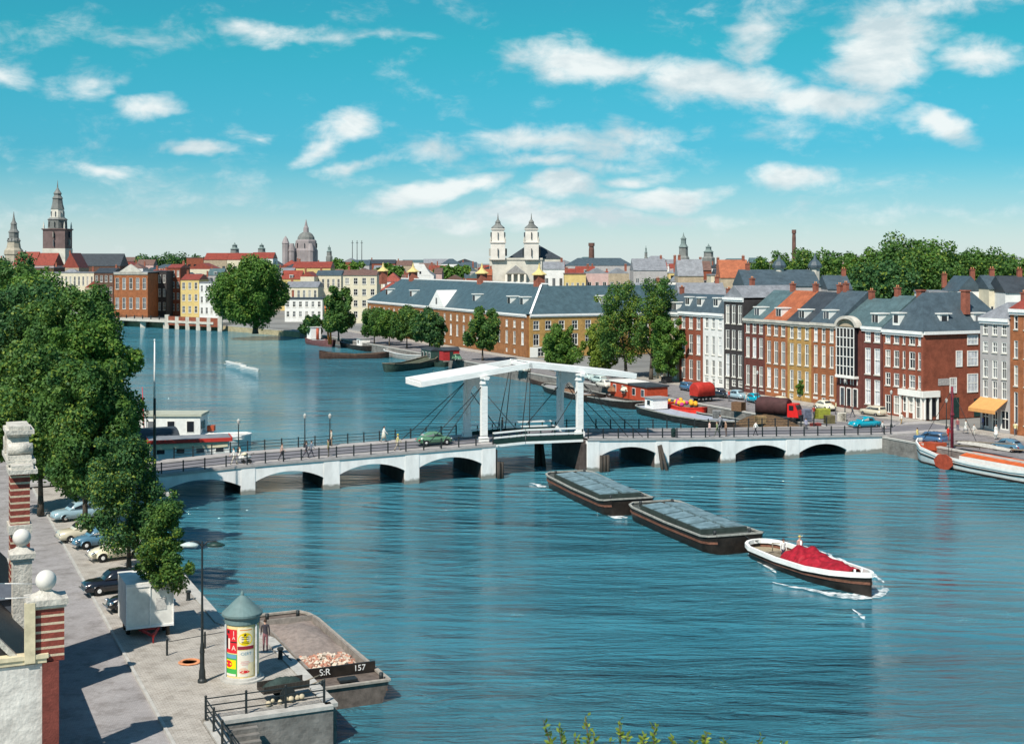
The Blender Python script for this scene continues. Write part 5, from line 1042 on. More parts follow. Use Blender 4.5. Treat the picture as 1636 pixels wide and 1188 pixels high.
for i in range(330):
    u = r.betavariate(2.2,2.2); x = h-6.6+u*3.9; y = r.uniform(-1.5,1.5)*(.9); z = 1.02+.42*(1-abs(y)/1.9)*sin(pi*min(max(u,.05),.95))*r.uniform(.3,1); s = r.uniform(.06,.17)
    R3_ = Matrix.Rotation(r.uniform(0,3), 3, Vector((r.random(), r.random(), r.random()+.1)).normalized()); cc = Vector((x,y,z)); vs = [cc+R3_@Vector((dx*s*r.uniform(.6,1.3), dy*s*.8, dz_*s*.55)) for dz_ in (-1,1) for dy in (-1,1) for dx in (-1,1)]
    b.add(vs, [(0,2,3,1),(4,5,7,6),(0,1,5,4),(1,3,7,5),(3,2,6,7),(2,0,4,6)], 0 if r.random() < .62 else 1)
o = b.build('rubble', [mat('pale_rubble', (.55,.47,.38), .9, .2, 6), mat('brick_rubble', (.40,.20,.14), .9, .3, 6)], gb); tag(o, kind='stuff')
def text(par, s, size, loc, rot, m, name='lettering', ext=.01):
    cu = bpy.data.curves.new('t', 'FONT'); cu.body = s; cu.size = size; cu.extrude = ext; cu.align_x = 'CENTER'; cu.align_y = 'CENTER'
    to = bpy.data.objects.new('t', cu); COL.objects.link(to); dg = bpy.context.evaluated_depsgraph_get(); me = bpy.data.meshes.new_from_object(to.evaluated_get(dg)); bpy.data.objects.remove(to)
    me.materials.clear(); me.materials.append(m)
    o = bpy.data.objects.new(name, me); COL.objects.link(o); o.parent = par; o.location = loc; o.rotation_euler = rot; return o
text(nb, 'S:R', .50, (h-2.46, -.9, 1.29), (pi/2, 0, pi/2), M['white']); text(nb, '157', .46, (h-2.46, 1.1, 1.29), (pi/2, 0, pi/2), M['white'])
b = MB(); b.box(h-1.5,h-.9,-.5,.5,1.1,1.22); b.build('deck_plate', 'iron', gb)
for sg in (-1,1): b = MB(); b.cyl((h-.5,sg*1.7,1.1), (h-.5,sg*1.7,1.5), .12, n=8); b.cyl((-h+1.1,sg*1.0,1.1), (-h+1.1,sg*1.0,1.5), .12, n=8); b.build('bollard', 'iron', gb)

# moored craft along the far right quay
brown = mat('brown_tarred_hull', (.07,.04,.03), .6, .4, 1.5); greenh = mat('dark_green_hull', (.03,.055,.045), .5, .4, 1.5); greyd = mat('grey_deck', (.30,.30,.30), .8, .25, 1.5)
def bst(L_, B_, z0, z1, z2, blunt=.5):
    h = L_/2; return [(-h,B_*.2*blunt*2,B_*.15,z0),(-h+L_*.04,B_*.38,B_*.33,z0*.95),(-h+L_*.14,B_*.48,B_*.45,(z0+z1)/2),(0,B_*.5,B_*.48,z1),(h-L_*.16,B_*.48,B_*.44,(z1+z2)/2),(h-L_*.05,B_*.34,B_*.25,z2*.95),(h,B_*.06,.05,z2)]
def qb(label, a, b_, L_, B_, hull, deck, zs=(1.2,.8,1.4), flip=False, hd=None, name='moored_barge', rail=None):
    hd = (ANG+pi/2 if not flip else ANG-pi/2) if hd is None else hd
    return boat(label, name, AB(a, b_), hd, bst(L_, B_, *zs), hull=hull, deck=deck, rail=rail, railw=.18, railh=.15, cat='barge')
def cabin(par, x0, x1, y0, y1, z0, z1, wall, roof, rh=.25, wins=3, nm='cabin', arch=False, frame=True, sides=(-1, 1)):
    b = MB(); b.box(x0, x1, y0, y1, z0, z1); cb = b.build(nm, wall, par); b = MB()
    if arch:
        n_ = 8; pr = [((y0+y1)/2-(y1-y0)/2*1.06*cos(pi*i/n_), z1+rh*sin(pi*i/n_)) for i in range(n_+1)]; b.ext([(x0-.15, y, z) for y, z in pr], (x1-x0+.3,0,0))
    else: b.box(x0-.2, x1+.2, y0-.2, y1+.2, z1+.003, z1+rh)
    b.build('cabin_roof', roof, cb)
    for sg in sides:
        yy = y0 if sg < 0 else y1
        for i in range(wins):
            xc = x0+(x1-x0)*(i+.5)/wins; w = min(.45, (x1-x0)/wins*.3); zc = z0+(z1-z0)*.58; hh_ = (z1-z0)*.22
            b = MB(); b.box(xc-w-.08, xc+w+.08, yy+sg*.003, yy+sg*.04, zc-hh_-.08, zc+hh_+.08); f_ = b.build('window_frame' if frame else 'window_surround', M['frame'], cb); b = MB(); b.box(xc-w, xc+w, yy+sg*.043, yy+sg*.06, zc-hh_, zc+hh_); b.build('pane', M['glass'], f_)
    return cb
m1 = qb('long dark barge with a low grey deck along the right quay, before the red cabins', 206, 107.2, 34, 5.2, 'hullblack', greyd, (1.3,.9,1.3), rail=greyrim)
m2 = qb('broad barge with white wheelhouse and blue grey deck behind the far bridge railing', 172, 106.0, 26, 5.6, 'hullblack', mat('blue_grey_deck', (.34,.38,.44), .7, .2, 1.5), (1.3,1.0,1.4), flip=True, rail=greyrim)
cabin(m2, -10.5, -8.0, -1.3, 1.3, 1.0, 2.6, 'white', greyd, .15, 1)
redcab = mat('red_brown_cabin_boards', (.42,.06,.025), .6, .2, 2)
rc = qb('red brown houseboat with two plank cabins at the right quay', 195, 110.2, 17, 4.6, brown, greyd, (1.3,1.2,1.3), name='houseboat'); cabin(rc, -7.0, -1.2, -1.9, 1.9, 1.1, 3.5, redcab, 'grey_lead' if 0 else ROOFC['dark slate'], .25, 2); cabin(rc, -.6, 5.4, -1.9, 1.9, 1.1, 3.6, redcab, M['frame'], .22, 2)
fl = qb('bright red open boat loaded with yellow and orange flowers', 178, 109.6, 9, 2.8, mat('bright_red_paint', (.62,.03,.015), .5, .2, 2), 'deckwood', (1.6,1.35,1.7), flip=True, name='flower_boat', rail=mat('bright_red_paint', (.62,.03,.015)))
ym = mat('yellow_orange_blooms', (.80,.38,.03), .8, .3, 3)
b = MB(); r = random.Random(3)
for i in range(26): b.sphere((r.uniform(-4,1.5), r.uniform(-1,1), 1.75+r.uniform(0,.35)), r.uniform(.22,.42), 8, 0 if r.random() < .7 else 1)
b.build('flower_load', [ym, mat('magenta_blooms', (.45,.04,.20), .8)], fl)
ht = qb('barge piled high with brown peat right behind the bridge railing', 153, 107.3, 15, 5, brown, 'deckwood', (1.3,1.0,1.3), name='peat_barge')
b = drape(11, 4.6, lambda u, v: .9+1.9*min(sin(pi*u)**.35, 1)*sin(pi*v)**.45, 40, 20, 5, .10); b.build('peat_load', mat('brown_peat', (.12,.075,.04), .95, .5, 3, .8), ht)
# left group by the river bend
q1 = P(520,566,0); qb('long low brown open barge lying outermost, below the orange masts', *toab(P(566,572,0)), 17, 4.2, brown, mat('ochre_load', (.30,.24,.15), .9, .4, 1), (1.9,1.0,1.5), hd=.12)
tg = qb('mauve brown tug with white deckhouse by the yellow quay wall', *toab(P(512,551,0)), 19, 4.6, mat('mauve_brown_hull', (.16,.07,.07), .6, .3, 1.5), greyd, (2.2,1.4,2.0), hd=ANG-pi/2+.05, name='tug_boat'); cabin(tg, -7.5, -4.0, -1.5, 1.5, 1.5, 4.8, 'white', 'white', .15, 1); b = MB(); b.cyl((-2.5,0,1.4), (-2.5,0,4.6), .45, .4, 10); b.build('funnel', redd, tg)
for (x, xt, lb) in ((526,519,'orange varnished boom leaning left beside the tug, left one of the pair'),(528.5,527,'orange varnished mast beside the tug, right one of the pair')):
    p = P(x,550,0.9); b = MB(); b.tube([(0,0,0), ((xt-x)*p.y/F,0,ZP(487,p.y)-.9)], [.32,.16], 8); o = b.build('varnished_mast', mat('orange_varnish', (.60,.17,.035), .4, .2, 2)); o.location = p; tag(o, lb, 'mast')
mg = qb('wide grey decked barge behind the outermost brown one, under the first quay trees', *toab(P(575,557,0)), 26, 5.5, 'hullblack', greyd, (1.6,1.2,1.6), hd=ANG-pi/2); cabin(mg, 1.5, 4.5, -1.4, 1.4, 1.1, 2.9, 'white', greyd, .15, 1)
mw = qb('long pale grey decked barge pointing at the drawbridge beam', *toab(P(648,572,0)), 24, 5, mat('grey_white_hull', (.34,.33,.31), .6, .2, 1.5), greyd, (1.6,1.2,1.5), hd=ANG-pi/2, rail=M['white'])
dg_ = qb('dark green hulled barge with a piled deck, bow out in the stream', *toab(P(655,589,0)), 20, 4.6, greenh, mat('green_brown_clutter', (.08,.09,.06), .9, .5, 2, .5), (2.2,1.3,1.9), hd=hdg(P(734,584,0), P(645,597,0)), rail='deckwood')
hb = qb('small dark green houseboat with arched roof and white windows', *toab(P(692,583,0)), 14, 4.6, greenh, greyd, (1.3,1.0,1.2), hd=ANG-pi/2, name='houseboat'); cabin(hb, -3.2, 3.2, -1.7, 1.7, .9, 3.5, mat('dark_green_boards', (.035,.07,.06), .5, .2, 2), ROOFC['dark slate'], .55, 3, arch=True)
# houseboats left beyond the bridge
pw = P(284,710,0); hw = boat('long white houseboat with a flat roofed upper cabin beyond the left end of the bridge', 'houseboat', pw, ANG-.42, bst(19,5.2,1.1,1.0,1.4), hull=whull, rail='white', deck=greyd, drop=.2)
cabin(hw, -6.6, 3.4, -2.1, 2.1, .8, 3.9, whull, mat('pale_green_roof', (.40,.42,.34), .7, .12, 1), .3, 4, sides=(-1,1))
b = MB(); b.box(3.403, 3.45, -1.6, -.7, 2.2, 3.2); b.box(3.403, 3.45, -.4, .5, 2.2, 3.2); b.build('window', M['glass'], hw)
b = drape(5.5, 4.2, lambda u, v: .95+.9*(1-u)*sin(pi*v)**.6, amp=.03, seed=6); b.build('bow_cover', whull, hw, (6.0,0,0)); b = MB(); b.box(3.9,4.8,-.5,.5,1.8,2.5); b.build('red_locker', redd, hw)
pk2 = P(228,728,0); shed = boat('covered boathouse barge with a dark slate arched roof by the left bridge end', 'houseboat', pk2, ANG+.05, bst(9,6,.9,.8,.9), hull='hullblack', deck=greyd, drop=.1)
cabin(shed, -3.8, 3.8, -2.5, 2.5, .7, 2.2, mat('dark_boards', (.06,.05,.05), .8, .3, 2), ROOFC['dark slate'], 1.2, 3, arch=True, frame=False)
pk3 = P(312,738,0); kio = boat('low kiosk boat with grey roof, red trim and white walls next to the bridge', 'kiosk_boat', pk3, ANG-.12, bst(12,5,.8,.7,.8), hull=whull, deck=greyd, drop=.1)
kc = cabin(kio, -5.2, 3.8, -1.9, 1.9, .65, 2.7, whull, ROOFC['grey'], .3, 4, sides=(-1,)); b = MB(); b.box(-5.5, 4.1, -2.25, -2.12, 2.62, 3.05); b.box(4.05, 4.15, -2.1, 2.1, 2.62, 3.05); b.box(-5.55,-5.45,-2.1,2.1,2.62,3.05); b.build('red_fascia', mat('red_trim', (.48,.04,.03), .5, .1), kc)
b = MB(); b.box(-5.0,3.6,-2.02,-1.903,1.9,2.55); b.build('yellow_awning_board', 'cream', kc)
# rowing boats
for i, (xa, ya, xb, yb, lb) in enumerate(((361,579,394,587,'slender pale rowing boat, the left and farther of the two in mid river'),(384,587,413,593,'slender pale rowing boat, the right and nearer of the two in mid river'))):
    pa, pb = P(xa,ya,0), P(xb,yb,0); L_ = (pb-pa).length*.95; t_ = boat(lb, 'rowing_boat', (pa+pb)/2, hdg(pa,pb), bst(L_,.8,.35,.28,.35), hull=whull, rail=whull, deck='deckwood', drop=.15, cat='rowing boat')
    for k_ in (-1,1):
        for s_ in (-1,1): b = MB(); b.cyl((k_*1.4, s_*.3, .55), (k_*1.4-.5, s_*2.3, .12), .04, n=5); b.build('oar', 'white', t_)

# ------------------------------------------------------------------ people
def body_mesh(key, legL, legR, armL, armR, lean=.04, sit=False, bag=False):
    """angles in degrees, forward positive: leg (thigh, knee), arm (shoulder, elbow); +y is forward"""
    V, E_, R_, Z = [], [], [], []
    def v(p, r, par=None, z='shirt'):
        V.append(tuple(p)); R_.append(r); 
        if par is not None: E_.append((par, len(V)-1)); Z.append(z)
        return len(V)-1
    up = .93
    pel = v((0,0,up), (.15,.11)); wa = v((0,.01+lean*.3,1.08), (.135,.10), pel, 'shirt'); ch = v((0,lean,1.30), (.17,.115), wa); sh = v((0,lean,1.41), (.13,.09), ch)
    nk = v((0,lean+.01,1.49), (.055,.06), sh, 'skin'); h0 = v((0,lean+.025,1.57), (.066,.085), nk, 'skin'); h1 = v((0,lean+.015,1.65), (.078,.098), h0, 'skin'); h2 = v((0,lean+.0,1.72), (.055,.07), h1, 'skin')
    v((0,lean+.125,1.605), (.014,.016), h0, 'skin')
    for sg in (-1, 1): v((sg*.088,lean+.01,1.61), (.012,.022), h0, 'skin')
    for sg, (sa, ea) in ((-1, armL), (1, armR)):
        s0 = v((sg*.185,lean,1.40), (.055,.055), sh); a = radians(sa); e = (sg*.225, lean+.28*sin(a), 1.40-.28*cos(a)); ei = v(e, (.042,.042), s0)
        b_ = radians(sa+ea); w = (sg*.23, e[1]+.25*sin(b_), e[2]-.25*cos(b_)); wi = v(w, (.03,.03), ei)
        d = Vector((0, sin(b_), -cos(b_))); f = Vector((0, cos(b_), sin(b_))); pm_ = v(Vector(w)+d*.07, (.022,.038), wi, 'skin')
        for q in range(4):
            off = f*(.027-.018*q); ln = (.052,.06,.056,.045)[q]; k1 = v(Vector(w)+d*(.10)+off, (.010,.010), pm_, 'skin'); v(Vector(w)+d*(.10+ln)+off+Vector((-sg*.018,0,0)), (.008,.008), k1, 'skin')
        v(Vector(w)+d*.085+f*.055+Vector((-sg*.01,0,0)), (.010,.010), wi, 'skin')
    for sg, (ta, ka) in ((-1, legL), (1, legR)):
        hi = v((sg*.085,0,.88), (.095,.10), pel, 'trouser'); a = radians(ta); k = (sg*.09, .43*sin(a), .88-.43*cos(a)); ki = v(k, (.062,.065), hi, 'trouser')
        b_ = radians(ta-ka); an = (sg*.09, k[1]+.41*sin(b_), k[2]-.41*cos(b_)); ai = v(an, (.042,.045), ki, 'trouser')
        fd = Vector((0, cos(b_*.7), sin(b_*.7))); he = v(Vector(an)+Vector((0,-.02,-.045)), (.042,.04), ai, 'shoe'); v(Vector(an)+fd*.15+Vector((0,0,-.055)), (.040,.026), he, 'shoe')
    me = bpy.data.meshes.new('b'); me.from_pydata(V, E_, []); o = bpy.data.objects.new('b', me); COL.objects.link(o)
    m = o.modifiers.new('s', 'SKIN'); m.use_smooth_shade = True
    for i, r in enumerate(R_): me.skin_vertices[0].data[i].radius = r
    me.skin_vertices[0].data[0].use_root = True; m2 = o.modifiers.new('u', 'SUBSURF'); m2.levels = m2.render_levels = 1
    dg = bpy.context.evaluated_depsgraph_get(); out = bpy.data.meshes.new_from_object(o.evaluated_get(dg)); bpy.data.objects.remove(o)
    A = np.array([V[e[0]] for e in E_]); B = np.array([V[e[1]] for e in E_]); zi = {'shirt':0,'trouser':1,'skin':2,'shoe':3}; zz = np.array([zi[z] for z in Z])
    for p in out.polygons:
        c = np.array(p.center); d = B-A; t_ = np.clip(((c-A)*d).sum(1)/(d*d).sum(1), 0, 1); ds = np.linalg.norm(A+d*t_[:,None]-c, axis=1); p.material_index = int(zz[int(np.argmin(ds-np.array([max(R_[e[0]][0], R_[e[1]][0])*.5 for e in E_])))]); p.use_smooth = True
    zmin = min(v_.co.z for v_ in out.vertices)
    for v_ in out.vertices: v_.co.z -= zmin
    return out, lean, -zmin
POSE = {'stand': body_mesh('stand', (2,2), (-3,2), (4,12), (-4,14)), 'walk': body_mesh('walk', (24,6), (-20,14), (-24,16), (22,24)), 'walk2': body_mesh('walk2', (-18,22), (22,4), (20,20), (-18,12)), 'carry': body_mesh('carry', (18,8), (-16,18), (30,70), (34,66), .06)}
def cloth(c, nm=None): k = 'cloth_%.2f_%.2f_%.2f' % c; return mat(k, c, .85, .12, 6)
PN = 0
def person(label, loc, face, pose, shirt, trouser, hair=(.05,.03,.02), hairm=None, skirt=None, sc=1.0, hat=None, long=False, group=None):
    """face: heading of the walk (angle of the direction walked)"""
    t_ = thing('person', label, 'person', loc, face-pi/2, group); me, lean, dz_ = POSE[pose]; me = me.copy()
    for i, m in enumerate((cloth(shirt), cloth(trouser), M['skin'], cloth((.03,.025,.02)))):
        if i < len(me.materials): me.materials[i] = m
        else: me.materials.append(m)
    o = bpy.data.objects.new('body', me); COL.objects.link(o); o.parent = t_; t_.scale = (sc,)*3
    b = MB(); z0 = 1.665+dz_; prof = [(.086,-.045),(.092,.0),(.082,.05),(.045,.085),(.004,.095)]
    b.lathe(prof, 12, 0, (0, lean-.012, z0), True)
    if long: b.box(-.075, .075, lean-.10, lean-.03, z0-.16, z0)
    b.build('hair', cloth(hair), t_)
    b = MB(); 
    for sg in (-1,1): b.sphere((sg*.03, lean+.10, 1.63+dz_), .010, 6)
    b.build('eyes', M['rubber'], t_)
    if skirt: b = MB(); b.lathe([(.30,.42+dz_),(.24,.70+dz_),(.155,1.02+dz_)], 14, 0, (0,.01,0), True); b.build('skirt', cloth(skirt), t_)
    if hat: b = MB(); b.lathe([(.15,0),(.15,.012),(.09,.014),(.085,.09),(.01,.10)], 14, 0, (0, lean, z0+.03), True); b.build('hat', cloth(hat), t_)
    return t_
eb = atan2(E1.y, E1.x); WHT=(.75,.74,.70)
def bpx(x, off, up=.12): s = sx(x, off); v = BO+E1*s+BN*off; v.z = dz(s)+up; return v
PP = [
 ('person in white shirt, left one of the pair walking at the left bridge end', bpx(374,1.0), eb+pi, 'walk', WHT, (.6,.55,.45), {}),
 ('person in cream blouse and white skirt beside the pram at the left bridge end', bpx(384,1.3), eb+pi, 'walk2', (.70,.65,.52), WHT, dict(skirt=WHT)),
 ('person in dark trousers walking alone on the near footway, right of the pram', bpx(450,1.1), eb, 'walk', (.45,.30,.25), (.04,.04,.05), {}),
 ('person in dark suit on the near footway beside the first bridge lamp post', bpx(489,1.2), eb, 'walk2', (.08,.08,.10), (.05,.05,.07), dict(hat=(.08,.07,.06))),
 ('person in blue grey coat just right of the first bridge lamp post', bpx(497,1.4), eb, 'walk', (.16,.20,.26), (.10,.10,.13), {}),
 ('person in olive coat standing at the near rail by the second bridge lamp post', bpx(525,1.0), eb+pi, 'stand', (.22,.20,.10), (.10,.09,.06), {}),
 ('person in a light jacket on the far footway above the second lamp post', bpx(530,8.4), eb+pi, 'stand', (.55,.50,.42), (.28,.20,.14), {}),
 ('person in white coat walking on the far footway of the bridge', bpx(613,8.5), eb, 'walk', WHT, (.25,.25,.20), dict(skirt=(.45,.45,.38))),
 ('person with yellow hat and tan clothes on the near footway left of the green car', bpx(635,1.3), eb, 'walk', (.50,.45,.20), (.42,.36,.28), dict(hat=(.65,.55,.10))),
 ('person in brown jacket inside the drawbridge rails, left of the portal rods', bpx(802,7.6), eb, 'stand', (.20,.13,.09), (.10,.09,.10), {}),
 ('person in white shirt and dark trousers striding on the right half of the bridge', bpx(1207,1.2), eb, 'walk', WHT, (.03,.03,.04), {}),
 ('person in pink blouse in the small group at the near rail, right half', bpx(1133,1.1), eb, 'stand', (.60,.42,.38), (.20,.18,.2), {}),
 ('person in olive jacket in the middle of the small group on the right half', bpx(1146,1.2), eb+pi, 'walk2', (.22,.26,.14), (.10,.12,.10), {}),
 ('person in brown coat at the right end of the small group on the right half', bpx(1160,1.0), eb+pi, 'stand', (.30,.18,.12), (.14,.10,.09), {}),
 ('person in grey suit on the far footway behind the small group, near the peat barge', bpx(1150,8.4), eb, 'walk', (.30,.30,.32), (.2,.2,.22), {}),
 ('person in yellow top on the right quay beside the dark blue car', P(1466,706,2.0), 2.2, 'walk', (.62,.52,.16), (.45,.38,.25), {}),
 ('person in bright red top at the foot of the dark red mast', P(1515,704,2.0), -1.2, 'stand', (.60,.03,.02), (.45,.05,.03), {}),
 ('person in pale dress walking before the alley, left one of the pair', P(1543,692,2.0), -1.0, 'walk', (.60,.62,.58), (.35,.35,.35), dict(skirt=(.5,.5,.48))),
 ('child in white shirt holding back behind the pale dressed walker', P(1556,695,2.0), -1.0, 'walk2', WHT, (.5,.48,.42), dict(sc=.8)),
 ('person all in white on the quay right of the orange awning', P(1591,701,2.0), -1.3, 'stand', WHT, WHT, dict(skirt=WHT)),
 ('person in blue shirt standing under the orange awning', P(1571,686,2.06), 2.6, 'stand', (.14,.18,.45), (.10,.10,.15), {}),
 ('person in dark red jacket on the quay near the green crate', P(1300,668,2.0), 1.0, 'walk', (.28,.04,.03), (.08,.08,.1), {}),
 ('person in red walking by the hedge at the left bridge end', bpx(219,1.5,.1), eb, 'walk', (.55,.10,.08), (.50,.15,.12), {}),
 ('person in dark coat leaning on the quay behind the poster column', P(424,1040,2.0), 1.9, 'stand', (.05,.045,.055), (.22,.10,.11), dict(sc=1.0)),
]
for (lb, loc, fa, po, sh_, tr, kw) in PP: person(lb, loc, fa, po, sh_, tr, **kw)
lh = atan2(d.y, d.x); lc = cen; ldir = (pb-ps).normalized() if 0 else None
LD = Vector((cos(lau.rotation_euler.z), sin(lau.rotation_euler.z), 0)); LS = Vector((-LD.y, LD.x, 0)); LC = Vector(lau.location)
person('person in white shirt steering the launch in front of the red tarpaulin', LC+LD*(-2.35)-LS*.9+Vector((0,0,.5)), atan2(LD.y, LD.x), 'stand', WHT, (.08,.08,.12), hat=(.05,.05,.06))
person('person in pinkish shirt standing behind the red tarpaulin on the launch', LC+LD*(-2.3)+LS*.55+Vector((0,0,.62)), atan2(LD.y, LD.x), 'stand', (.55,.32,.28), (.10,.10,.12), hat=(.5,.40,.12))

# ------------------------------------------------------------------ vehicles
def wheel_mesh(r, w):
    b = MB(); b.lathe([(r*.62,-w/2),(r*.95,-w/2),(r,-w*.3),(r,w*.3),(r*.95,w/2),(r*.62,w/2)], 20, 0, sm=True); ty = b
    c = MB(); c.lathe([(r*.60,-w*.42),(r*.60,w*.40),(r*.30,w*.46),(.01,w*.50)], 16, 0)
    return ty, c
def car(label, loc, hd, color, kind='beetle', cat='car', name='parked_car', group=None, whitewall=False):
    t_ = thing(name, label, cat, loc, hd, group); cm = paint('car_paint_%.2f_%.2f_%.2f' % color, color, .22, spec=.6); MATS[cm.name].node_tree.nodes['Principled BSDF'].inputs['Coat Weight'].default_value = .6
    if kind == 'beetle':
        prof = [(-2.02,.42,.55,.35),(-1.95,.32,.78,.50),(-1.6,.28,.98,.62),(-1.1,.28,1.05,.74),(-.6,.28,1.0,.77),(.5,.28,.98,.77),(1.0,.28,.98,.70),(1.5,.28,.90,.56),(1.85,.30,.74,.46),(2.0,.42,.55,.32)]
        cab = [(-1.55,.98,.98,.58,.50),(-1.2,.98,1.28,.68,.50),(-.7,.98,1.46,.70,.52),(0,.98,1.50,.71,.54),(.45,.98,1.42,.70,.52),(.95,.97,.98,.66,.50)]; L_ = 4.05; wb = 1.2; wr = .33
    elif kind == 'wagon':
        prof = [(-2.0,.35,.60,.62),(-1.95,.28,.92,.72),(-1.2,.26,.98,.78),(1.0,.26,.98,.78),(1.9,.28,.88,.72),(2.02,.35,.60,.62)]
        cab = [(-1.9,.96,1.0,.66,.6),(-1.75,.96,1.42,.70,.6),(-.5,.96,1.48,.72,.62),(.4,.96,1.44,.71,.6),(.95,.96,.98,.70,.6)]; wb = 1.22; wr = .32
    else:
        prof = [(-2.15,.40,.62,.60),(-2.1,.28,.86,.72),(-1.3,.26,.94,.80),(1.0,.26,.96,.80),(1.7,.28,.92,.74),(2.1,.30,.80,.68),(2.18,.40,.58,.60)]
        cab = [(-1.35,.92,.95,.70,.6),(-.95,.92,1.40,.72,.56),(-.3,.92,1.50,.74,.58),(.35,.92,1.46,.73,.57),(.95,.94,.97,.72,.6)]; wb = 1.3; wr = .33
    b = MB(); R_ = []
    for (x, z0, z1, w) in prof: R_.append([(x,-w,z0),(x,-w*1.03,(z0+z1)*.5),(x,-w*.96,z1-.06),(x,-w*.72,z1),(x,w*.72,z1),(x,w*.96,z1-.06),(x,w*1.03,(z0+z1)*.5),(x,w,z0)])
    b.loft(R_); b.build('body', cm, t_)
    b = MB(); R_ = []
    for (x, z0, z1, w0, w1) in cab: R_.append([(x,-w0,z0-.04),(x,-(w0*.35+w1*.65),z0*.3+z1*.7),(x,-w1*.86,z1),(x,w1*.86,z1),(x,(w0*.35+w1*.65),z0*.3+z1*.7),(x,w0,z0-.04)])
    b.loft(R_); cb = b.build('cabin', cm, t_)
    def at(x):
        xs = [c[0] for c in cab]; return [float(np.interp(x, xs, [c[i] for c in cab])) for i in (1,2,3,4)]
    for sg in (-1,1):
        for (xa, xb) in ((cab[1][0]+.08, -.28), (-.20, cab[-2][0]+.16)):
            b = MB(); pts = []
            for x, f in ((xa,.18),(xb,.18),(xb,.80),(xa,.80)):
                z0, z1, w0, w1 = at(x); wm_ = w0+(w0*.35+w1*.65-w0)*(f/.7) if f < .7 else (w0*.35+w1*.65)+(w1*.86-(w0*.35+w1*.65))*(f-.7)/.3; pts.append((x, sg*(wm_+.012), z0+(z1-z0)*f))
            b.ext(pts, (0,sg*.012,0)); b.build('side_window', 'glass', cb)
    for (i0, i1, nm) in ((-2,-1,'windscreen'),(1,0,'rear_window')):
        a_, c_ = cab[i0], cab[i1]; b = MB(); pts = []
        for f, s in ((.15,-1),(.15,1),(.72,1),(.72,-1)):
            x = a_[0]+(c_[0]-a_[0])*f; z = a_[2]+(c_[2]-a_[2])*f; w = (a_[4]+(c_[3]-a_[4])*f)*.80; pts.append((x, s*w, z))
        nrm = (Vector(pts[1])-Vector(pts[0])).cross(Vector(pts[2])-Vector(pts[0])).normalized(); nrm = nrm if nrm.z > 0 else -nrm
        b.ext([Vector(p)+nrm*.025 for p in pts], nrm*.012); b.build(nm, 'glass', cb)
    ty, hu = wheel_mesh(wr, .19); tm = ty.mesh('tyre', [M['rubber']]); hm = hu.mesh('rim', [M['white'] if whitewall or kind == 'beetle' else M['chrome']])
    for sx_ in (-wb, wb):
        for sg in (-1,1):
            w_ = place(tm, 'wheel', t_, (sx_, sg*.70, wr)); w_.rotation_euler = (-sg*pi/2, 0, 0); place(hm, 'rim', w_, (0,0,.012))
            if kind != 'wagon':
                b = MB(); R_ = []
                for i in range(9): a = pi*i/8; r_ = wr+.13; R_.append([(sx_-r_*cos(a), sg*.60, wr+r_*sin(a)*.95), (sx_-r_*cos(a), sg*.82, wr+r_*sin(a)*.82), (sx_-(wr+.05)*cos(a), sg*.83, wr+(wr+.05)*sin(a)*.9), (sx_-(wr+.05)*cos(a), sg*.60, wr+(wr+.05)*sin(a)*.9)])
                b.loft(R_); b.build('fender', cm, t_)
    for sx_, nm in ((prof[-1][0]+.08,'front_bumper'),(prof[0][0]-.08,'rear_bumper')):
        b = MB(); b.bar((sx_,-.72,.42), (sx_,.72,.42), .07, .10); b.build(nm, 'chrome', t_)
    for sg in (-1,1):
        b = MB(); b.cyl((prof[-1][0]-.25, sg*.56, .68), (prof[-1][0]-.02, sg*.56, .66), .12, .11, 10); b.build('headlight', 'chrome', t_)
        b = MB(); b.cyl((prof[0][0]+.2, sg*.56, .66), (prof[0][0]-.01, sg*.56, .64), .06, n=8); b.build('tail_light', mat('tail_red', (.4,.02,.02), .3), t_)
    return t_
vg = bpx(694,4.0,.01); car('moss green rounded small car driving on the bridge towards the left portal', vg, eb, (.10,.22,.13), 'beetle', name='car')
car('turquoise saloon on the bridge approach at the right bank', P(1381,683,2.03)+Vector((0,0,0)), eb+pi, (.0,.30,.40), 'saloon', name='car')
car('dark blue car parked on the right quay beside the red mast', P(1487,708,1.97), ANG+pi/2+.25, (.05,.12,.22), 'wagon')
car('black saloon with white walled tyres parked behind the white trailer', P(186,944,2.0), ANG+pi+.12, (.010,.012,.018), 'saloon', whitewall=True)
car('small black car half hidden behind the white box trailer', P(222,972,2.0), ANG+pi+.1, (.012,.012,.014), 'beetle')
car('ivory rounded car parked under the slender quay tree', P(186,892,2.0), ANG+pi+.15, (.70,.64,.48), 'beetle', whitewall=True)
car('cream wagon parked at the kerb beside the scrolled gable shadow', P(134,862,2.0), ANG+pi+.15, (.55,.50,.38), 'wagon')
car('pale blue car in the line under the elms, farthest of those parked', P(125,829,2.0), ANG+pi+.2, (.28,.40,.45), 'saloon')
car('steel blue car between the cream wagon and the ivory car', P(158,872,2.0), ANG+pi+.2, (.08,.18,.26), 'beetle')
car('white car on the right quay behind the portal', P(966,619,1.97), ANG+pi/2, (.62,.60,.52), 'saloon')
car('pale mint car behind the white one on the right quay', P(956,612,1.97), ANG+pi/2, (.45,.55,.52), 'wagon')
car('small ivory car at the quay edge left of the red brown cabins', P(1008,627,1.97), ANG+.3, (.65,.62,.48), 'beetle')
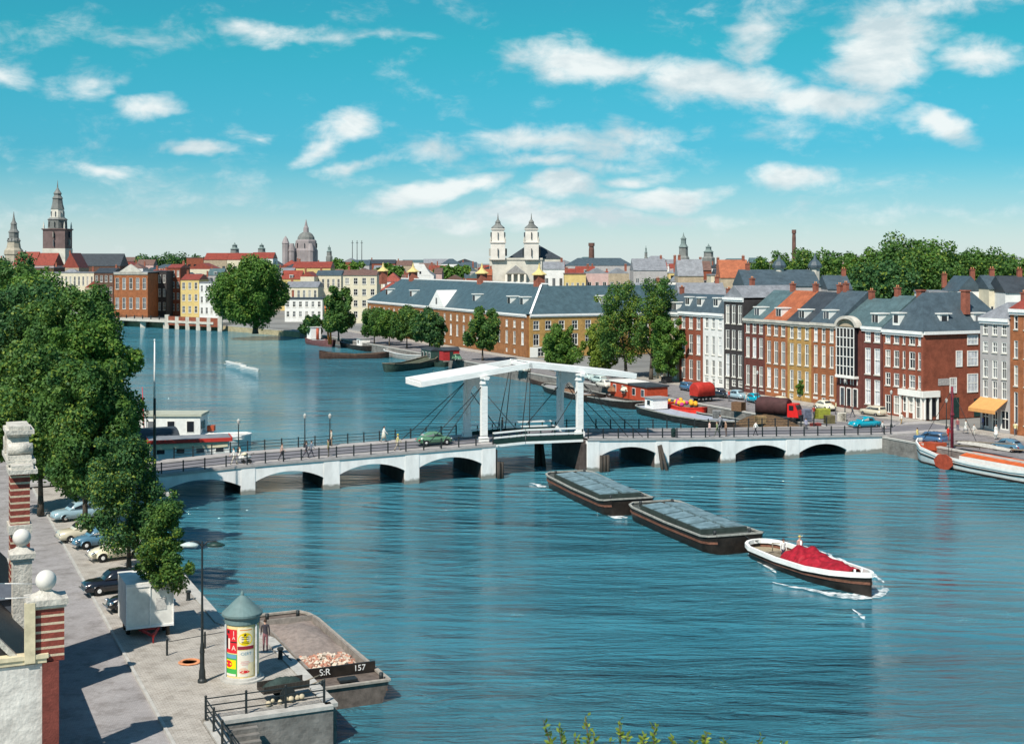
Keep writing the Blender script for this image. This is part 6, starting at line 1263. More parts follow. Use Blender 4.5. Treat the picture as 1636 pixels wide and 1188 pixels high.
# motor bike? -> delivery tricycle left out; white box trailer
Lt = AB(81.8,12.9,2.0); tr_ = thing('box_trailer', 'white box trailer with red chassis parked at the quay tree', 'trailer', Lt, ANG); tw_ = mat('dirty_white_panel', (.70,.69,.64), .6, .16, 1.2)
b = MB(); b.box(-1.3,1.3,-1.7,1.9,.62,3.15); b.box(-1.34,1.34,-1.74,1.94,3.15,3.22); bx_ = b.build('box_body', tw_, tr_)
b = MB(); b.box(-1.36,-1.30,-1.76,-1.70,.6,3.2); b.box(1.30,1.36,-1.76,-1.70,.6,3.2); b.box(-1.30,1.30,-1.76,-1.703,3.02,3.14); b.box(-1.30,1.30,-1.76,-1.703,.62,.74); b.box(-.03,.03,-1.76,-1.703,.74,3.02); b.build('rear_door_frame', 'white', bx_)
b = MB(); b.box(.35,.95,-1.725,-1.703,1.6,2.3); b.build('notice_plate', mat('grey_notice', (.50,.49,.46), .7, .25, 9), bx_)
rch = mat('red_chassis_paint', (.38,.03,.03), .5, .2, 2); b = MB(); b.box(-.6,.6,-1.6,1.8,.45,.6); b.build('chassis', rch, tr_); b = MB(); b.bar((-.5,-1.6,.5),(0,-2.9,.42),.1,.12); b.bar((.5,-1.6,.5),(0,-2.9,.42),.1,.12); b.cyl((0,-2.85,0),(0,-2.85,.6),.05,n=8); b.build('drawbar', rch, tr_)
ty, hu = wheel_mesh(.36,.2); tm = ty.mesh('tyre', [M['rubber']]); hm = hu.mesh('rim', [rch])
for sx_ in (-1.05, 1.05):
    for y_ in (-.3,.75): w_ = place(tm, 'wheel', tr_, (sx_, y_, .36)); w_.rotation_euler = (0, (1 if sx_ > 0 else -1)*pi/2, 0); place(hm, 'rim', w_, (0,0,.01))
# lorries and loads on the right quay
def lorry(label, loc, hd, tarp, cabc, L_=5.2, hh_=2.9, name='lorry', arch=True):
    t_ = thing(name, label, 'lorry', loc, hd); b = MB(); n_ = 10
    pr = [(-1.15*cos(pi*i/n_)*(1 if 0 < i < n_ else 1), (hh_-1.0)+.9*sin(pi*i/n_)) for i in range(n_+1)]; pts = [(-1.15,.95)]+pr+[(1.15,.95)]
    R_ = [[(x, y*s, .95+(z-.95)*s) for y, z in pts] for x, s in ((-L_/2,.9),(-L_/2+.3,1.0),(-L_/6,1.02),(L_/6,.99),(L_/2-.3,1.0),(L_/2,.92))]
    b.loft(R_); b.build('tarpaulin_cover', tarp, t_)
    b = MB(); b.box(-L_/2,L_/2+1.9,-.9,.9,.55,.9); b.build('chassis', 'iron', t_)
    if cabc:
        b = MB(); b.loft([[(L_/2+.1,-1.0,.6),(L_/2+.1,-1.0,2.4),(L_/2+.1,1.0,2.4),(L_/2+.1,1.0,.6)],[(L_/2+1.1,-1.0,.6),(L_/2+1.1,-.95,2.4),(L_/2+1.1,.95,2.4),(L_/2+1.1,1.0,.6)],[(L_/2+1.7,-.98,.6),(L_/2+1.55,-.93,1.5),(L_/2+1.55,.93,1.5),(L_/2+1.7,.98,.6)]], sm=False); cb = b.build('cab', cabc, t_)
        for sg in (-1,1): b = MB(); b.box(L_/2+.35,L_/2+1.0,sg*1.0,sg*1.03,1.55,2.2); b.build('side_window', 'glass', cb)
        b = MB(); b.bar((L_/2+1.23,0,2.25),(L_/2+1.50,0,1.6),1.6,.04); b.build('windscreen', 'glass', cb)
    ty, hu = wheel_mesh(.45,.26); tm = ty.mesh('tyre', [M['rubber']]); hm = hu.mesh('rim', [M['chrome']])
    for x in (-L_/2+1.1, L_/2+.9 if cabc else L_/2-.9):
        for sg in (-1,1): w_ = place(tm, 'wheel', t_, (x, sg*.85, .45)); w_.rotation_euler = (-sg*pi/2,0,0); place(hm, 'rim', w_, (0,0,.012))
    return t_
rt = mat('bright_red_canvas', (.42,.03,.02), .7, .2, 1.5, .3); dk = mat('dark_maroon_canvas', (.07,.03,.03), .8, .3, 1.5, .3)
lorry('wagon with a rounded bright red tarpaulin on the right quay', AB(*toab(P(1122,641,1.97)))+Vector((0,0,1.97)), ANG+.1, rt, None, 3.4, 3.1, 'covered_wagon')
lorry('lorry with dark rounded tarpaulin and bright red cab on the right quay', P(1236,670,1.97), ANG+pi/2+pi+.55, dk, mat('red_cab_paint', (.60,.02,.02), .35, .1), 4.6, 3.2)
def crate(label, loc, w, d_, h_, m, rz=0, name='crate', cat='crate'):
    b = MB(); n_ = 4
    b.box(-w/2+.03,w/2-.03,-d_/2+.03,d_/2-.03,.05,h_-.04)
    for i in range(n_): z = h_*i/n_; b.box(-w/2,w/2,-d_/2,-d_/2+.03,z+.02,z+h_/n_-.03); b.box(-w/2,w/2,d_/2-.03,d_/2,z+.02,z+h_/n_-.03)
    for i in (-1,1): b.box(i*(w/2-.08)-.05, i*(w/2-.08)+.05, -d_/2-.02, d_/2+.02, 0, h_)
    o = b.build(name, m, None, loc, rz); return tag(o, label, cat)
crate('yellow green crate stack on the right quay near the bridge end', P(1313,668,1.97), 1.9, 1.4, 1.35, mat('yellow_green_boards', (.32,.34,.05), .7, .2, 2), ANG)
crate('grey blue crate beside the red cabbed lorry', P(1286,672,1.97), 1.4, 1.2, 1.6, mat('grey_blue_boards', (.16,.18,.24), .7, .3, 2), ANG+.2)
crate('low brown crate in front of the yellow green one', P(1325,676,1.97), 1.2, 1.0, 1.1, mat('brown_boards', (.14,.12,.06), .7, .3, 2), ANG-.1)
crate('small dark red crate behind the bridge railing', P(1303,684,1.97), 1.3, .8, .7, mat('dark_red_boards', (.30,.05,.04), .7, .3, 2), ANG)
crate('pale wooden crate beside the grey blue one', P(1272,664,1.97), 1.2, 1.0, 1.0, mat('pale_boards', (.42,.38,.32), .7, .3, 2), ANG+.4)
b = drape(3.6, 2.6, lambda u, v: 1.15*sin(pi*u)**.6*sin(pi*v)**.6, 16, 12, 31, .09); o = b.build('scrap_heap', mat('rusty_scrap', (.22,.10,.05), .9, .6, 3, .6)); o.location = P(988,624,1.97); tag(o, 'rusty brown heap on the right quay between the pale cars', 'heap')
# litter bin on the bridge, bollards on the quay
b = MB(); b.lathe([(.22,0),(.28,.1),(.30,.95),(.24,1.0),(.02,1.1)], 12); o = b.build('litter_bin', 'irongreen'); o.location = bpx(1076,.6); tag(o, 'dark green litter bin at the near railing right of the drawbridge', 'bin')
# pram
pr_ = thing('pram', 'white pram pushed by the pair at the left bridge end', 'pram', bpx(394,1.1), eb+pi); b = MB(); b.loft([[(-.45,-.22,.75),(-.45,-.1,.5),(-.45,.1,.5),(-.45,.22,.75)],[(0,-.27,.85),(0,-.16,.42),(0,.16,.42),(0,.27,.85)],[(.45,-.22,.9),(.45,-.1,.5),(.45,.1,.5),(.45,.22,.9)]]); b.build('body', 'white', pr_)
b = MB(); b.lathe([(.3,0),(.27,.15),(.16,.27),(.01,.3)], 12, 0, (.2,0,.82), True); b.build('hood', 'cream', pr_)
for x in (-.32,.32):
    for sg in (-1,1): b = MB(); b.cyl((x,sg*.24,.19),(x,sg*.27,.19),.19,n=14); b.build('wheel', 'rubber', pr_)
b = MB(); b.tube([(-.4,-.2,.8),(-.75,-.2,1.0)],[.015,.015],6); b.tube([(-.4,.2,.8),(-.75,.2,1.0)],[.015,.015],6); b.cyl((-.75,-.2,1.0),(-.75,.2,1.0),.015,n=6); b.build('handle', 'iron', pr_)

# ------------------------------------------------------------------ street lamps and poles
def globe_lamp(label, loc, h_, name='lamp_post'):
    t_ = thing(name, label, 'lamp post', loc); b = MB(); b.lathe([(.16,0),(.16,.5),(.10,.6),(.07,.75),(.05,h_)], 10); b.build('post', 'iron', t_); b = MB(); b.lathe([(.05,h_),(.14,h_+.12),(.19,h_+.40),(.10,h_+.5),(.02,h_+.62)], 10); b.build('lantern', mat('lantern_glass', (.45,.45,.42), .2, .1), t_); return t_
globe_lamp('slim pale lamp post beside the walking pair at the left bridge end', bpx(381,8.9,.1), 3.1); globe_lamp('dark reddish lamp post on the left half of the bridge, taller than its neighbour', bpx(487,8.9,.1), 3.2)
globe_lamp('thin lamp post behind the person in the light jacket on the bridge', bpx(527,8.9,.1), 3.0)
globe_lamp('tall thin lamp post on the right quay behind the grey deck barge', P(1210,655,2.0), 5.2); globe_lamp('lamp post with a round white lantern in front of the corner house', P(1512,688,2.0), 3.6)
globe_lamp('lamp post on the quay before the arched gable house', P(1350,664,2.0), 4.6); globe_lamp('lamp post on the right quay near the turquoise car', P(1424,684,2.0), 4.4)
pf = P(247,787,2.05); b = MB(); Hm = ZP(543, pf.y)-2.05; t_ = thing('flagpole', 'tall pole, white above and dark below, at the left end of the bridge', 'pole', pf)
b.tube([(0,0,0),(0,0,Hm*.62)], [.16,.12], 10); b.build('lower_pole', mat('dark_green_pole', (.04,.05,.04), .6), t_); b = MB(); b.tube([(0,0,Hm*.62),(0,0,Hm)], [.11,.05], 10); b.sphere((0,0,Hm), .1, 8); b.build('upper_pole', 'white', t_)
pr2 = P(231,702,1.0); b = MB(); b.tube([(0,0,0),(-.3,0,ZP(618,pr2.y)-1.0)], [.09,.04], 8); o = b.build('boat_mast', mat('bright_red_mast', (.50,.03,.05), .5)); o.location = pr2; tag(o, 'thin bright red mast rising beside the houseboats on the left', 'mast')
# big quay lamp in the foreground
ql = P(323,1089,2.0); ql = ql.copy(); t_ = thing('street_lamp', 'tall dark two armed street lamp beside the poster column', 'street lamp', ql)
b = MB(); b.lathe([(.24,0),(.24,.12),(.18,.2),(.17,.55),(.13,.75),(.115,1.5),(.14,1.55),(.075,2.1),(.06,4.2),(.05,7.05),(.07,7.1),(.03,7.35)], 14, sm=False); b.build('post', 'iron', t_)
for sg, ln, m_, lb in ((-1,.75,mat('sunlit_head_paint', (.45,.52,.50), .3, .1),'left'),(1,.95,M['irongreen'],'right')):  # left head is paler: sunlight put into its colour
    b = MB(); pts = [Vector((0,0,7.05)), Vector((sg*ln*.3,0,7.32)), Vector((sg*ln*.75,0,7.34)), Vector((sg*ln*.95,0,7.22))]; b.tube(pts, [.035]*4, 6); b.build('arm', 'iron', t_)
    b = MB(); rings = [];
    for i in range(9):
        f = i/8; x = sg*(ln*.25+f*.95)*1.0; w = .05+.24*sin(pi*min(f+.04,1))**.6; hh_ = .05+.14*sin(pi*min(f+.02,1)); rings.append([(x, w*cos(a), 7.12+hh_*max(sin(a),-.25)) for a in [2*pi*k/10 for k in range(10)]])
    b.loft(rings); hd_ = b.build('lamp_head', m_, t_)
    b = MB(); b.box(sg*(ln*.35), sg*(ln*.25+.8), -.12, .12, 7.03, 7.07); b.build('diffuser', mat('white_glass', (.7,.7,.68), .3, .05), hd_)

# ------------------------------------------------------------------ poster column
pc = P(387,1083,2.0); t_ = thing('advertising_column', 'round poster column with grey green pointed roof and bright posters', 'advertising column', pc, atan2(pc.x*-1, pc.y)*0+.02)
gg = mat('grey_green_zinc', (.13,.20,.20), .55, .15, 2, .05); RC = .86
b = MB(); b.lathe([(1.15,0),(1.15,.10),(1.0,.12),(.98,.22),(.90,.26)], 28); b.build('plinth', 'coping', t_)
b = MB(); b.lathe([(RC,.26),(RC,3.0)], 32, sm=False); b.build('drum', mat('pasted_yellow_drum', (.70,.56,.26), .8, .2, 4), t_)
b = MB(); b.lathe([(.90,2.98),(.92,3.02),(.92,3.28),(1.02,3.34),(1.06,3.40),(1.06,3.50),(.98,3.58),(.72,3.82),(.45,4.08),(.20,4.30),(.10,4.38),(.09,4.48),(.03,4.62)], 28, sm=False); b.build('roof', gg, t_)
for i in range(3):
    an = radians((-28,92,212)[i]); b = MB(); c_ = Vector((cos(an)*(RC+.05), sin(an)*(RC+.05), 0)); b.bar(c_+Vector((0,0,.26)), c_+Vector((0,0,2.98)), .12, .09); b.build('pilaster', mat('grey_white_strip', (.5,.52,.52), .6), t_)
PM = {k: mat('poster_'+k, c, .6, .06, 5) for k, c in dict(red=(.62,.02,.03), yellow=(.85,.62,.0), white=(.72,.68,.58), green=(.05,.36,.07), blue=(.12,.30,.42), black=(.02,.02,.02), orange=(.75,.25,.04), pink=(.70,.42,.38), cream=(.80,.70,.45), maroon=(.28,.02,.04), flesh=(.72,.50,.36)).items()}
def cpatch(nm, a0, a1, z0, z1, m, lift=.006, parent=None, oval=False):
    """curved paper on the drum between angles (deg, 0 = facing the camera, + to the right)"""
    b = MB(); n_ = 14; r = RC+lift
    if oval:
        vs = []; 
        for j in range(20): t0 = 2*pi*j/20; a = radians(-90+(a0+a1)/2+(a1-a0)/2*cos(t0)); vs.append((r*cos(a), r*sin(a), (z0+z1)/2+(z1-z0)/2*sin(t0)))
        a = radians(-90+(a0+a1)/2); vs.append((r*1.006*cos(a), r*1.006*sin(a), (z0+z1)/2)); b.add(vs, [(j, (j+1)%20, 20) for j in range(20)])
    else:
        vs = []
        for j in range(n_+1): a = radians(-90+a0+(a1-a0)*j/n_); vs += [(r*cos(a), r*sin(a), z0), (r*cos(a), r*sin(a), z1)]
        b.add(vs, [(2*j, 2*j+2, 2*j+3, 2*j+1) for j in range(n_)])
    return b.build(nm, m, parent or t_)
def ctext(par, s, size, ang, z, m, lift=.014, rot=0):
    cu = bpy.data.curves.new('t', 'FONT'); cu.body = s; cu.size = size; cu.align_x = 'CENTER'; cu.align_y = 'CENTER'; to = bpy.data.objects.new('t', cu); COL.objects.link(to)
    dg = bpy.context.evaluated_depsgraph_get(); me = bpy.data.meshes.new_from_object(to.evaluated_get(dg)); bpy.data.objects.remove(to); me.materials.clear(); me.materials.append(m); r = RC+lift
    for v in me.vertices:
        x, y = v.co.x*cos(rot)-v.co.y*sin(rot), v.co.x*sin(rot)+v.co.y*cos(rot); a = radians(-90+ang)+x/r; v.co = (r*cos(a), r*sin(a), z+y)
    o = bpy.data.objects.new('lettering', me); COL.objects.link(o); o.parent = par; return o
p1_ = cpatch('poster', -62, -8, 1.55, 2.78, PM['red']); cpatch('poster_panel', -60, -46, 1.75, 2.45, PM['black'], .012, p1_); cpatch('poster_panel', -44, -36, 1.75, 2.30, PM['white'], .012, p1_); cpatch('poster_panel', -34, -9, 2.10, 2.16, PM['black'], .012, p1_); cpatch('poster_panel', -50, -38, 2.55, 2.72, PM['black'], .012, p1_)
ctext(p1_, '1', .34, -20, 2.58, PM['white']); ctext(p1_, 'A', .26, -20, 2.34, PM['white']); ctext(p1_, 'A', .36, -20, 1.82, PM['white'])
p2_ = cpatch('poster', -6, 52, 1.75, 2.88, PM['cream']); cpatch('poster_panel', -4, 46, 1.94, 2.62, PM['yellow'], .012, p2_, True); cpatch('poster_panel', -6, 52, 1.75, 1.92, PM['maroon'], .010, p2_)
for z in (2.38, 2.28, 2.14, 2.06): cpatch('script_line', 8, 34, z, z+.025, PM['black'], .020, p2_)
st_ = MB(); vs = []; 
for j in range(10): t0 = pi/2+2*pi*j/10; rr_ = .11 if j % 2 == 0 else .045; a = radians(-90+20)+rr_*cos(t0)/RC; vs.append(((RC+.02)*cos(a), (RC+.02)*sin(a), 2.51+rr_*sin(t0)))
a = radians(-70); vs.append(((RC+.021)*cos(a), (RC+.021)*sin(a), 2.51)); st_.add(vs, [(j,(j+1)%10,10) for j in range(10)]); st_.build('star', PM['black'], p2_)
cpatch('script_line', 2, 44, 2.74, 2.78, PM['orange'], .012, p2_)
p3_ = cpatch('poster', -62, -8, .36, 1.50, PM['green']); cpatch('poster_panel', -60, -10, 1.28, 1.48, PM['blue'], .012, p3_); cpatch('poster_panel', -60, -12, .74, 1.20, PM['yellow'], .010, p3_); cpatch('poster_panel', -58, -26, .80, 1.16, PM['red'], .014, p3_, True); cpatch('poster_panel', -60, -12, .36, .48, PM['white'], .012, p3_)
p4_ = cpatch('poster', -6, 52, .34, 1.70, PM['white']); ctext(p4_, '·OERT·', .22, 24, 1.52, PM['blue']); 
for z, a0_, a1_ in ((1.10,6,34),(1.02,4,38),(.94,8,32)): cpatch('script_line', a0_, a1_, z, z+.04, PM['pink'], .012, p4_)
cpatch('poster_panel', -2, 30, .46, .80, PM['flesh'], .010, p4_, True); cpatch('poster_panel', 2, 36, .52, .66, PM['red'], .014, p4_, True); cpatch('poster_panel', 30, 52, .36, 1.05, PM['cream'], .008, p4_)
cpatch('poster', 60, 118, .4, 2.8, PM['cream']); cpatch('poster', 122, 190, .4, 1.6, PM['orange']); cpatch('poster', 122, 190, 1.65, 2.8, PM['white']); cpatch('poster', -118, -66, .4, 2.8, PM['yellow']); cpatch('poster', 196, 238, .4, 2.8, PM['blue'])

# ------------------------------------------------------------------ platform rail, cart, posts
def AG_(a, b_, z=GS): return AB(a, b_, z)
railing('quay_railing', 'dark three bar railing round the stone platform and down beside the road', [AG_(50,13.05), AG_(64.8,13.05), AG_(64.8,18.9)], sp=1.75, rails=(1.0,.66,.33), pw=.10, post_h=1.15, cat='railing', rw=.05)
railing('low_post_rail', 'low thin rail on dark posts between the trailer and the poster column', [AG_(76.2,13.2), AG_(77.2,17.6)], sp=2.2, rails=(.75,), pw=.09, post_h=.95, rw=.03)
ct = thing('hand_cart', 'dark loaded hand cart standing at the platform railing', 'cart', AB(66.2,17.2,2.0), ANG+.1)
b = MB(); b.box(-1.2,1.2,-.5,.5,.55,.66); b.box(-1.2,1.2,-.52,-.47,.66,.92); b.box(-1.2,1.2,.47,.52,.66,.92); b.build('bed', 'wetwood', ct)
for sg in (-1,1):
    for x_ in (-.7,.7): b = MB(); b.lathe([(.36,-.03),(.40,-.03),(.40,.03),(.36,.03)], 18); 
    b.build('wheel', 'iron', ct); ct.children[-1].location = (0, sg*.6, .40); ct.children[-1].rotation_euler = (pi/2,0,0)
b = MB(); b.tube([(1.2,-.35,.6),(2.1,-.35,.8)],[.03,.03],6); b.tube([(1.2,.35,.6),(2.1,.35,.8)],[.03,.03],6); b.build('handle', 'deckwood', ct)
b = drape(2.0, .85, lambda u, v: .66+.45*sin(pi*u)**.5*sin(pi*v)**.5, 14, 8, 41, .06); b.build('load_cover', mat('dark_green_canvas', (.03,.05,.045), .8, .4, 3, .5), ct)
b = MB(); r = random.Random(9)
for i in range(7): b.sphere((-1.0+i*.3+r.uniform(-.08,.08), -.62+r.uniform(-.08,.08), .10+r.uniform(0,.15)), r.uniform(.10,.17), 8)
o = b.build('sacks', mat('pale_sacks', (.48,.42,.30), .9, .2, 5), ct)
# litter on the paving: rope coil
b = MB(); b.lathe([(.55,0),(.62,.05),(.55,.09),(.40,.07),(.42,0)], 18); o = b.build('rope_coil', mat('orange_rope', (.60,.25,.12), .8)); o.location = P(303,1058,2.0); tag(o, 'coil of orange rope on the paving left of the lamp post', 'rope')
for i, (a_, b_, lb) in enumerate(((88,16.6,'iron mooring bollard at the quay edge nearest the white trailer'),(97,16.8,'iron mooring bollard at the quay edge by the slender tree'),(73,18.8,'iron mooring bollard beside the rubble barge'))):
    b = MB(); b.lathe([(.16,0),(.13,.1),(.12,.45),(.19,.52),(.17,.62),(.03,.66)], 12); o = b.build('bollard', 'iron'); o.location = AB(a_, b_, 2.0); tag(o, lb, 'bollard')
rope('dark mooring rope from the rubble barge to the quay bollard', AB(71,20.2,1.3), AB(73,18.8,2.5), .03, .1, 'mooring_rope')
# white damp patch and dark gap belong to the wall; a stone stair landing below the railing
b = MB()
for i in range(8): b.box(-.9, .9, -i*.32, -(i+1)*.32, -.5, 1.7-i*.22)
o = b.build('stone_stair', 'quaystone'); o.location = AB(63.9,14.4,0); o.rotation_euler.z = ANG; tag(o, 'short stone stair going down to the water beneath the platform railing', 'stairs')

# ------------------------------------------------------------------ the ornate brick house at the lower left
BF = 5.4
bh = thing('ornate_brick_house', 'ornate brick house with banded pillars, stone balls and white scrolled gable, lower left', 'house', AB(61, BF, 1.9), ANG+pi/2)
bb_ = mat('bright_banded_brick', (.24,.055,.04), .85, .28, 2.5, .25, 12, stripes=(.34,.30,(.60,.50,.36)), courses=4); pb_ = brick('plain_house_brick', (.19,.05,.038)); cst = mat('white_carved_stone', (.50,.475,.42), .85, .28, 2.2, .5)
wf = MB(); ops = [(x0, x0+1.1, z0, z0+2.0) for x0 in (3,6,9,16,19,22.5) for z0 in (.7,)]; facade(wf, 29, 3.4, ops)
wf.add([(29,0,0),(29,9,0),(29,9,3.4),(29,0,3.4)], [(0,1,2,3)]); wf.add([(0,9,0),(29,9,0),(29,9,3.4),(0,9,3.4)], [(0,1,2,3)]); wf.add([(0,.5,0),(29,.5,0),(29,.5,3.3),(0,.5,3.3)], [(0,1,2,3)]); wf.build('wall', pb_, bh)
for o_ in ops:
    pm_, fm_, sm_ = win_meshes(1.1, 2.0); w_ = place(pm_, 'window', bh, (o_[0],0,o_[2])); place(fm_, 'frame', w_, (0,0,0)); place(sm_, 'sill', w_, (0,0,0))
b = MB(); b.box(-.25, 0-.003, .13, 9, 0, 4.85); b.build('side_wall', mat('whitewashed_render', (.56,.54,.50), .9, .30, 1.0, .5), bh)
b = MB(); b.box(-.34,.1,-.05,9,4.9,5.1); b.box(-.40,.16,-.12,9,5.1,5.28); b.build('side_coping', mat('cream_coping', (.60,.53,.36), .8, .2, 2), bh)
b = MB(); b.box(-.34,.55,-.55,.12,0,4.88); b.build('corner_pilaster', pb_, bh)
b = MB(); b.box(0,29,-.45,-.003,3.0,3.4); b.build('gutter_cornice', cst, bh)
b = MB(); b.add([(.1,-.3,3.41),(29,-.3,3.41),(29,5,9.3),(.1,5,9.3),(29,10,3.41),(.1,10,3.41)], [(0,1,2,3),(3,2,4,5),(0,3,5),(1,4,2)]); rf_ = b.build('roof', slate('shade_black_roof', (.018,.018,.022)), bh)  # near-black colour has the shade of the turned-away slope put in
b = MB(); b.bar((.0,-.2,3.6),(.0,5,9.5),.35,.22); b.build('verge_board', cst, rf_)
def pillar(x, z0, z1, w, banded, ball, dpt=.9, capw=.16, y0=-.25):
    b = MB(); b.box(x-w/2, x-.08, y0, y0+dpt, z0, z1); b.box(x+.08, x+w/2, y0, y0+dpt, z0, z1); b.box(x-.079, x+.079, y0+.12, y0+dpt-.12, z0, z1); p_ = b.build('pillar', bb_ if banded else pb_ if banded is False else cst, bh)
    b = MB(); b.box(x-w/2-capw*.5, x+w/2+capw*.5, y0-capw*.5, y0+dpt+capw*.5, z1, z1+.12); b.box(x-w/2-capw, x+w/2+capw, y0-capw, y0+dpt+capw, z1+.12, z1+.36)
    b.lathe([((w/2+capw)*1.2,z1+.36),((w/2)*.9,z1+.50),(.3,z1+.62),(.26,z1+.72)], 4, 0, (x, y0+dpt/2, 0), ph=.5); b.build('cap', cst, p_)
    if ball: b = MB(); b.sphere((x, y0+dpt/2, z1+.66+.40), .44, 20); b.build('stone_ball', mat('smooth_white_stone', (.62,.60,.55), .7, .08, 2, .05), p_)
pillar(.35, 4.9, 7.2, 1.15, True, True, dpt=1.4, y0=-.78)
b = MB(); b.box(-.42,-.24,.42,.85,4.95,7.5); b.build('pillar_side', mat('cream_coping', (.60,.53,.36)), bh)
pillar(10.0, 3.4, 7.25, 1.0, None, True)
# scrolled gable
b = MB(); b.box(12.5,14.1,-.5,.65,8.0,8.45); b.build('gable_block', cst, bh)
b = MB(); b.box(12.7,13.9,-.4,.55,3.4,7.999); b.box(12.7,13.9,-.4,.55,8.451,11.1); b.build('gable_pier', bb_, bh)
b = MB(); b.box(13.9,17.2,-.2,.3,3.4,11.45); b.box(14.7,16.6,-.2,.3,11.45,12.9); b.build('gable_wall', pb_, bh)
def sil(pts, y0, y1, nm, m): b = MB(); b.ext([(x,y0,z) for x,z in pts], (0,y1-y0,0)); return b.build(nm, m, bh)
def scroll(xa, xb, za, zb, sg):
    b = MB(); n_ = 12; c = [(xa+(xb-xa)*(i/n_), za+(zb-za)*(i/n_)**2.2) for i in range(n_+1)]
    b.ext([(x,-.5,z) for x, z in c]+[(xb,-.5,za-.2),(xa,-.5,za-.2)], (0,1.1,0)); b.cyl((xa+sg*.25,-.62,za+.30),(xa+sg*.25,.6,za+.30),.30,n=14); b.cyl((xb-sg*.12,-.62,zb+.05),(xb-sg*.12,.6,zb+.05),.22,n=14); b.build('scroll', cst, bh)
scroll(13.6, 14.8, 11.9, 12.9, 1); scroll(17.6, 16.5, 11.9, 12.9, -1)
for (x0,x1,z) in ((12.3,14.5,11.1),(13.4,17.8,11.45),(14.3,17.0,12.9)): b = MB(); b.box(x0,x1,-.75,.65,z,z+.22); b.box(x0+.15,x1-.15,-.55,.5,z+.22,z+.42); b.build('moulding', cst, bh)
b = MB(); b.box(10.6,12.2,.2,3.0,3.6,5.2); b.add([(10.4,-.1,5.2),(12.4,-.1,5.2),(12.4,3.2,5.2),(10.4,3.2,5.2),(11.4,-.1,5.8),(11.4,3.2,5.8)], [(0,1,4),(3,5,2),(0,4,5,3),(1,2,5,4),(0,3,2,1)]); b.build('dormer', mat('blue_lead_dormer', (.08,.095,.12), .6, .2, 2), bh)
b = MB(); b.box(10.8,12.0,.05,.197,3.9,5.0); b.build('dormer_front', cst, bh)
rope('thin pale overhead wire running to the house with the stone balls', AB(61.6,5.2,9.4), AB(57,-6,11.5), .02, .1, 'overhead_wire', 'white'); rope('second thin pale overhead wire just above the first', AB(61.9,5.2,9.9), AB(57,-6,12.6), .02, .1, 'overhead_wire', 'white')

# ------------------------------------------------------------------ shoots of a tree below the camera
tb = D(1010, 24, 2.0); t_ = thing('young_tree', 'young tree at the bottom edge, only its green shoot tips showing', 'tree', tb)
b = MB(); b.tube([(0,0,0),(.1,0,5),(0,.1,9),(0,0,12)], [.22,.18,.13,.08], 8); r = random.Random(2); tips = []
for (x, y) in ((868,1150),(893,1162),(935,1143),(948,1170),(990,1150),(1003,1172),(1046,1160),(1028,1176),(1130,1168),(1110,1184),(1215,1176),(1160,1182),(918,1176),(1075,1178),(975,1180),(1253,1184)):
    p = D(x, 24+r.uniform(-.6,.6), 0); p.z = ZP(y, p.y); q = p-tb; base = Vector((q.x*.55+.0, q.y*.5, 11+r.uniform(0,1))); mid = (base+q)/2+Vector((0,0,-.3)); b.tube([base, mid, q], [.05,.03,.008], 5); b.tube([Vector((0,0,10)), base], [.09,.05], 5); tips.append((base, mid, q))
b.build('trunk', 'bark', t_)
V = []; rg = np.random.default_rng(3)
for (A, B_, C_) in tips:
    for k in range(70):
        f = rg.random(); c = np.array(B_)*(1-f)+np.array(C_)*f; d_ = rg.normal(size=3); d_[2] = abs(d_[2])*.8+.3; d_ /= np.linalg.norm(d_); s = np.cross(d_, rg.normal(size=3)); s /= np.linalg.norm(s); l_ = .11+.07*(1-f); o_ = c+rg.normal(size=3)*.02; V += [o_, o_+d_*l_*.5+s*l_*.25, o_+d_*l_, o_+d_*l_*.5-s*l_*.25]
me = bpy.data.meshes.new('crown'); me.from_pydata([tuple(v) for v in V], [], [(4*i,4*i+1,4*i+2,4*i+3) for i in range(len(V)//4)]); me.materials.append(LEAF[2]); o = bpy.data.objects.new('crown', me); COL.objects.link(o); o.parent = t_


# ------------------------------------------------------------------ more life on the right quay
def b_copy(src, label, loc, hd):
    c = copy_tree(src); c.location = loc; c.rotation_euler.z = hd; c['label'] = label; return c
cars_ = {o['label']: o for o in COL.objects if o.get('category') == 'car'}
src = [o for k, o in sorted(cars_.items())]
QC = [(1100,624,'car parked before the red brick canal house'),(1128,629,'car before the narrow white stone house'),(1150,634,'car parked before the black fronted canal house'),(1176,637,'car right of the black fronted house'),(1206,643,'car at the kerb before the dark red brick house'),(1246,648,'car at the kerb before the orange tiled house'),(1318,655,'car at the kerb left of the arched gable house'),(1395,664,'car at the kerb before the narrow maroon house'),(940,607,'car on the quay near the end wing of the long building'),(835,594,'car on the quay below the white plinth of the long building'),(730,576,'car on the quay right of the red shed'),(1610,720,'car parked behind the white sailing barge')]
for i, (x, y, lb) in enumerate(QC):
    o = src[(i*5+2) % len(src)]; col_ = (o['label'].split(' car')[0].split(' saloon')[0].split(' wagon')[0]).replace('small ','').replace(' parked','')
    b_copy(o, (' '.join(col_.split()[:3])+' '+lb), P(x, y, 1.97), ANG+pi/2+(.1 if i % 2 else pi-.05))
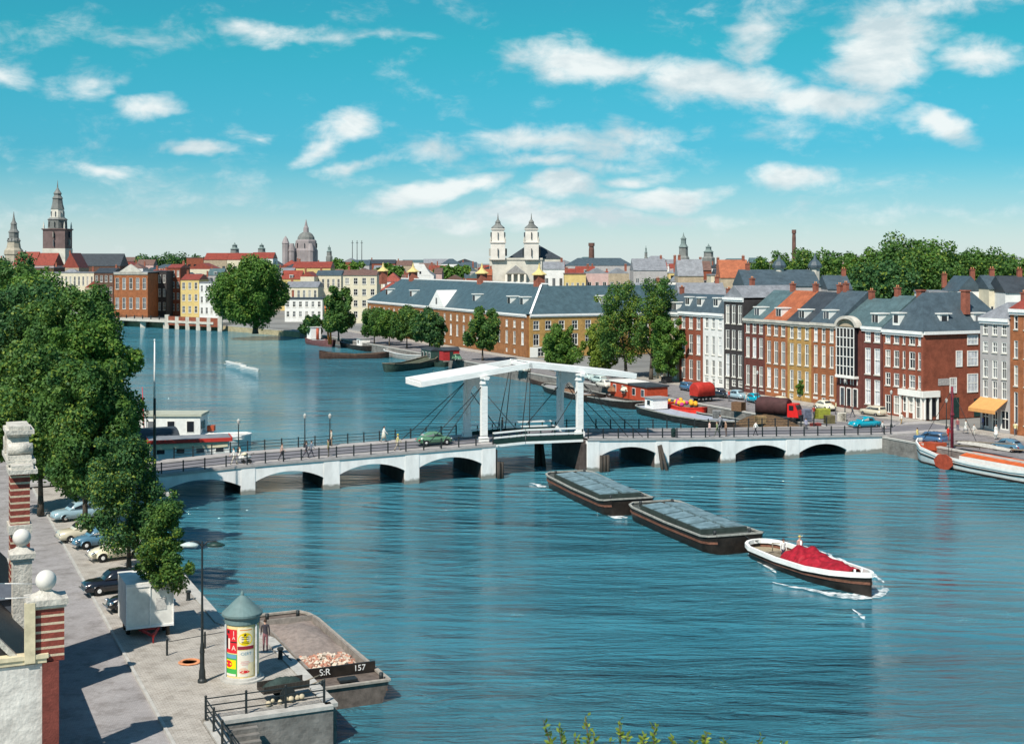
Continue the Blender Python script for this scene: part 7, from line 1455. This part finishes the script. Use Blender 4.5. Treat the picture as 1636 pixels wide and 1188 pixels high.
WK = [(1092,622,(.5,.48,.42),(.1,.1,.12),'grey shirt before the red brick canal house'),(1165,641,(.6,.1,.08),(.1,.1,.12),'red top by the black fronted house'),(1192,646,(.7,.68,.6),(.2,.2,.25),'white shirt at the door of the dark red house'),(1232,652,(.1,.15,.3),(.08,.08,.1),'blue jacket before the orange tiled house'),(1335,661,(.55,.5,.3),(.1,.1,.1),'tan coat left of the arched gable house'),(1362,666,(.1,.1,.1),(.1,.1,.12),'black coat under the glazed bay'),(1440,680,(.65,.62,.55),(.3,.2,.1),'cream shirt outside the white shopfront'),(1530,690,(.3,.1,.1),(.1,.1,.15),'maroon jacket at the corner of the alley'),(1622,696,(.6,.55,.3),(.1,.1,.12),'sand coloured shirt at the right edge of the quay'),(1012,618,(.6,.6,.6),(.1,.1,.12),'light grey shirt under the leaning tree'),(1288,690,(.3,.3,.4),(.1,.1,.12),'slate blue shirt on the quay just behind the bridge railing'),(1410,694,(.6,.6,.58),(.1,.1,.12),'pale shirt where the bridge meets the quay')]
for i, (x, y, a_, b_, lb) in enumerate(WK): person('person in '+lb, P(x, y, 1.98), ANG+pi/2*(1 if i % 2 else -1)+.3*i, ('walk','stand','walk2')[i % 3], a_, b_)
for i, (x, y, w, lb) in enumerate(((1065,612,1.2,'dark crate on the quay below the leaning tree'),(1145,668,1.1,'grey crate near the flower boat'),(1180,656,1.3,'brown crate between the flower boat and the lorry'),(1215,676,1.0,'small crate left of the lorry tail'),(1345,672,1.1,'pale crate on the quay left of the turquoise car'))):
    crate(lb, P(x, y, 1.97), w*1.3, w, w, mat(('tar_crate','grey_crate','brown_crate','ochre_crate','pale_crate')[i], ((.05,.05,.05),(.25,.25,.25),(.16,.09,.05),(.3,.2,.1),(.5,.47,.4))[i], .8, .3, 3), ANG+i)
sh_ = thing('quay_shed', 'small red shed on the quay before the long brick building', 'shed', P(718,575,1.97), ANG); b = MB(); b.box(-1.9,1.9,-1.2,1.2,0,2.2); b.build('wall', mat('red_shed_boards', (.40,.03,.03), .6, .2, 2), sh_); b = MB(); b.ext([(-2.1,-1.4,2.2),(-2.1,1.4,2.2),(-2.1,0,2.9)], (4.2,0,0)); b.build('roof', ROOFC['dark slate'], sh_); b = MB(); b.box(-.4,.4,-1.24,-1.203,0,1.9); b.build('door', 'irongreen', sh_)
qb('small wooden barge moored under the inner end of the raised beams', *toab(P(880,616,0)), 16, 4, brown, 'deckwood', (1.2,.8,1.2), hd=ANG+pi/2); qb('grey open barge with rusty load between the beams and the portal', *toab(P(925,636,0)), 15, 4.4, 'hullblack', mat('rusty_load', (.22,.13,.08), .9, .5, 2, .5), (1.3,.9,1.3), hd=ANG+pi/2)
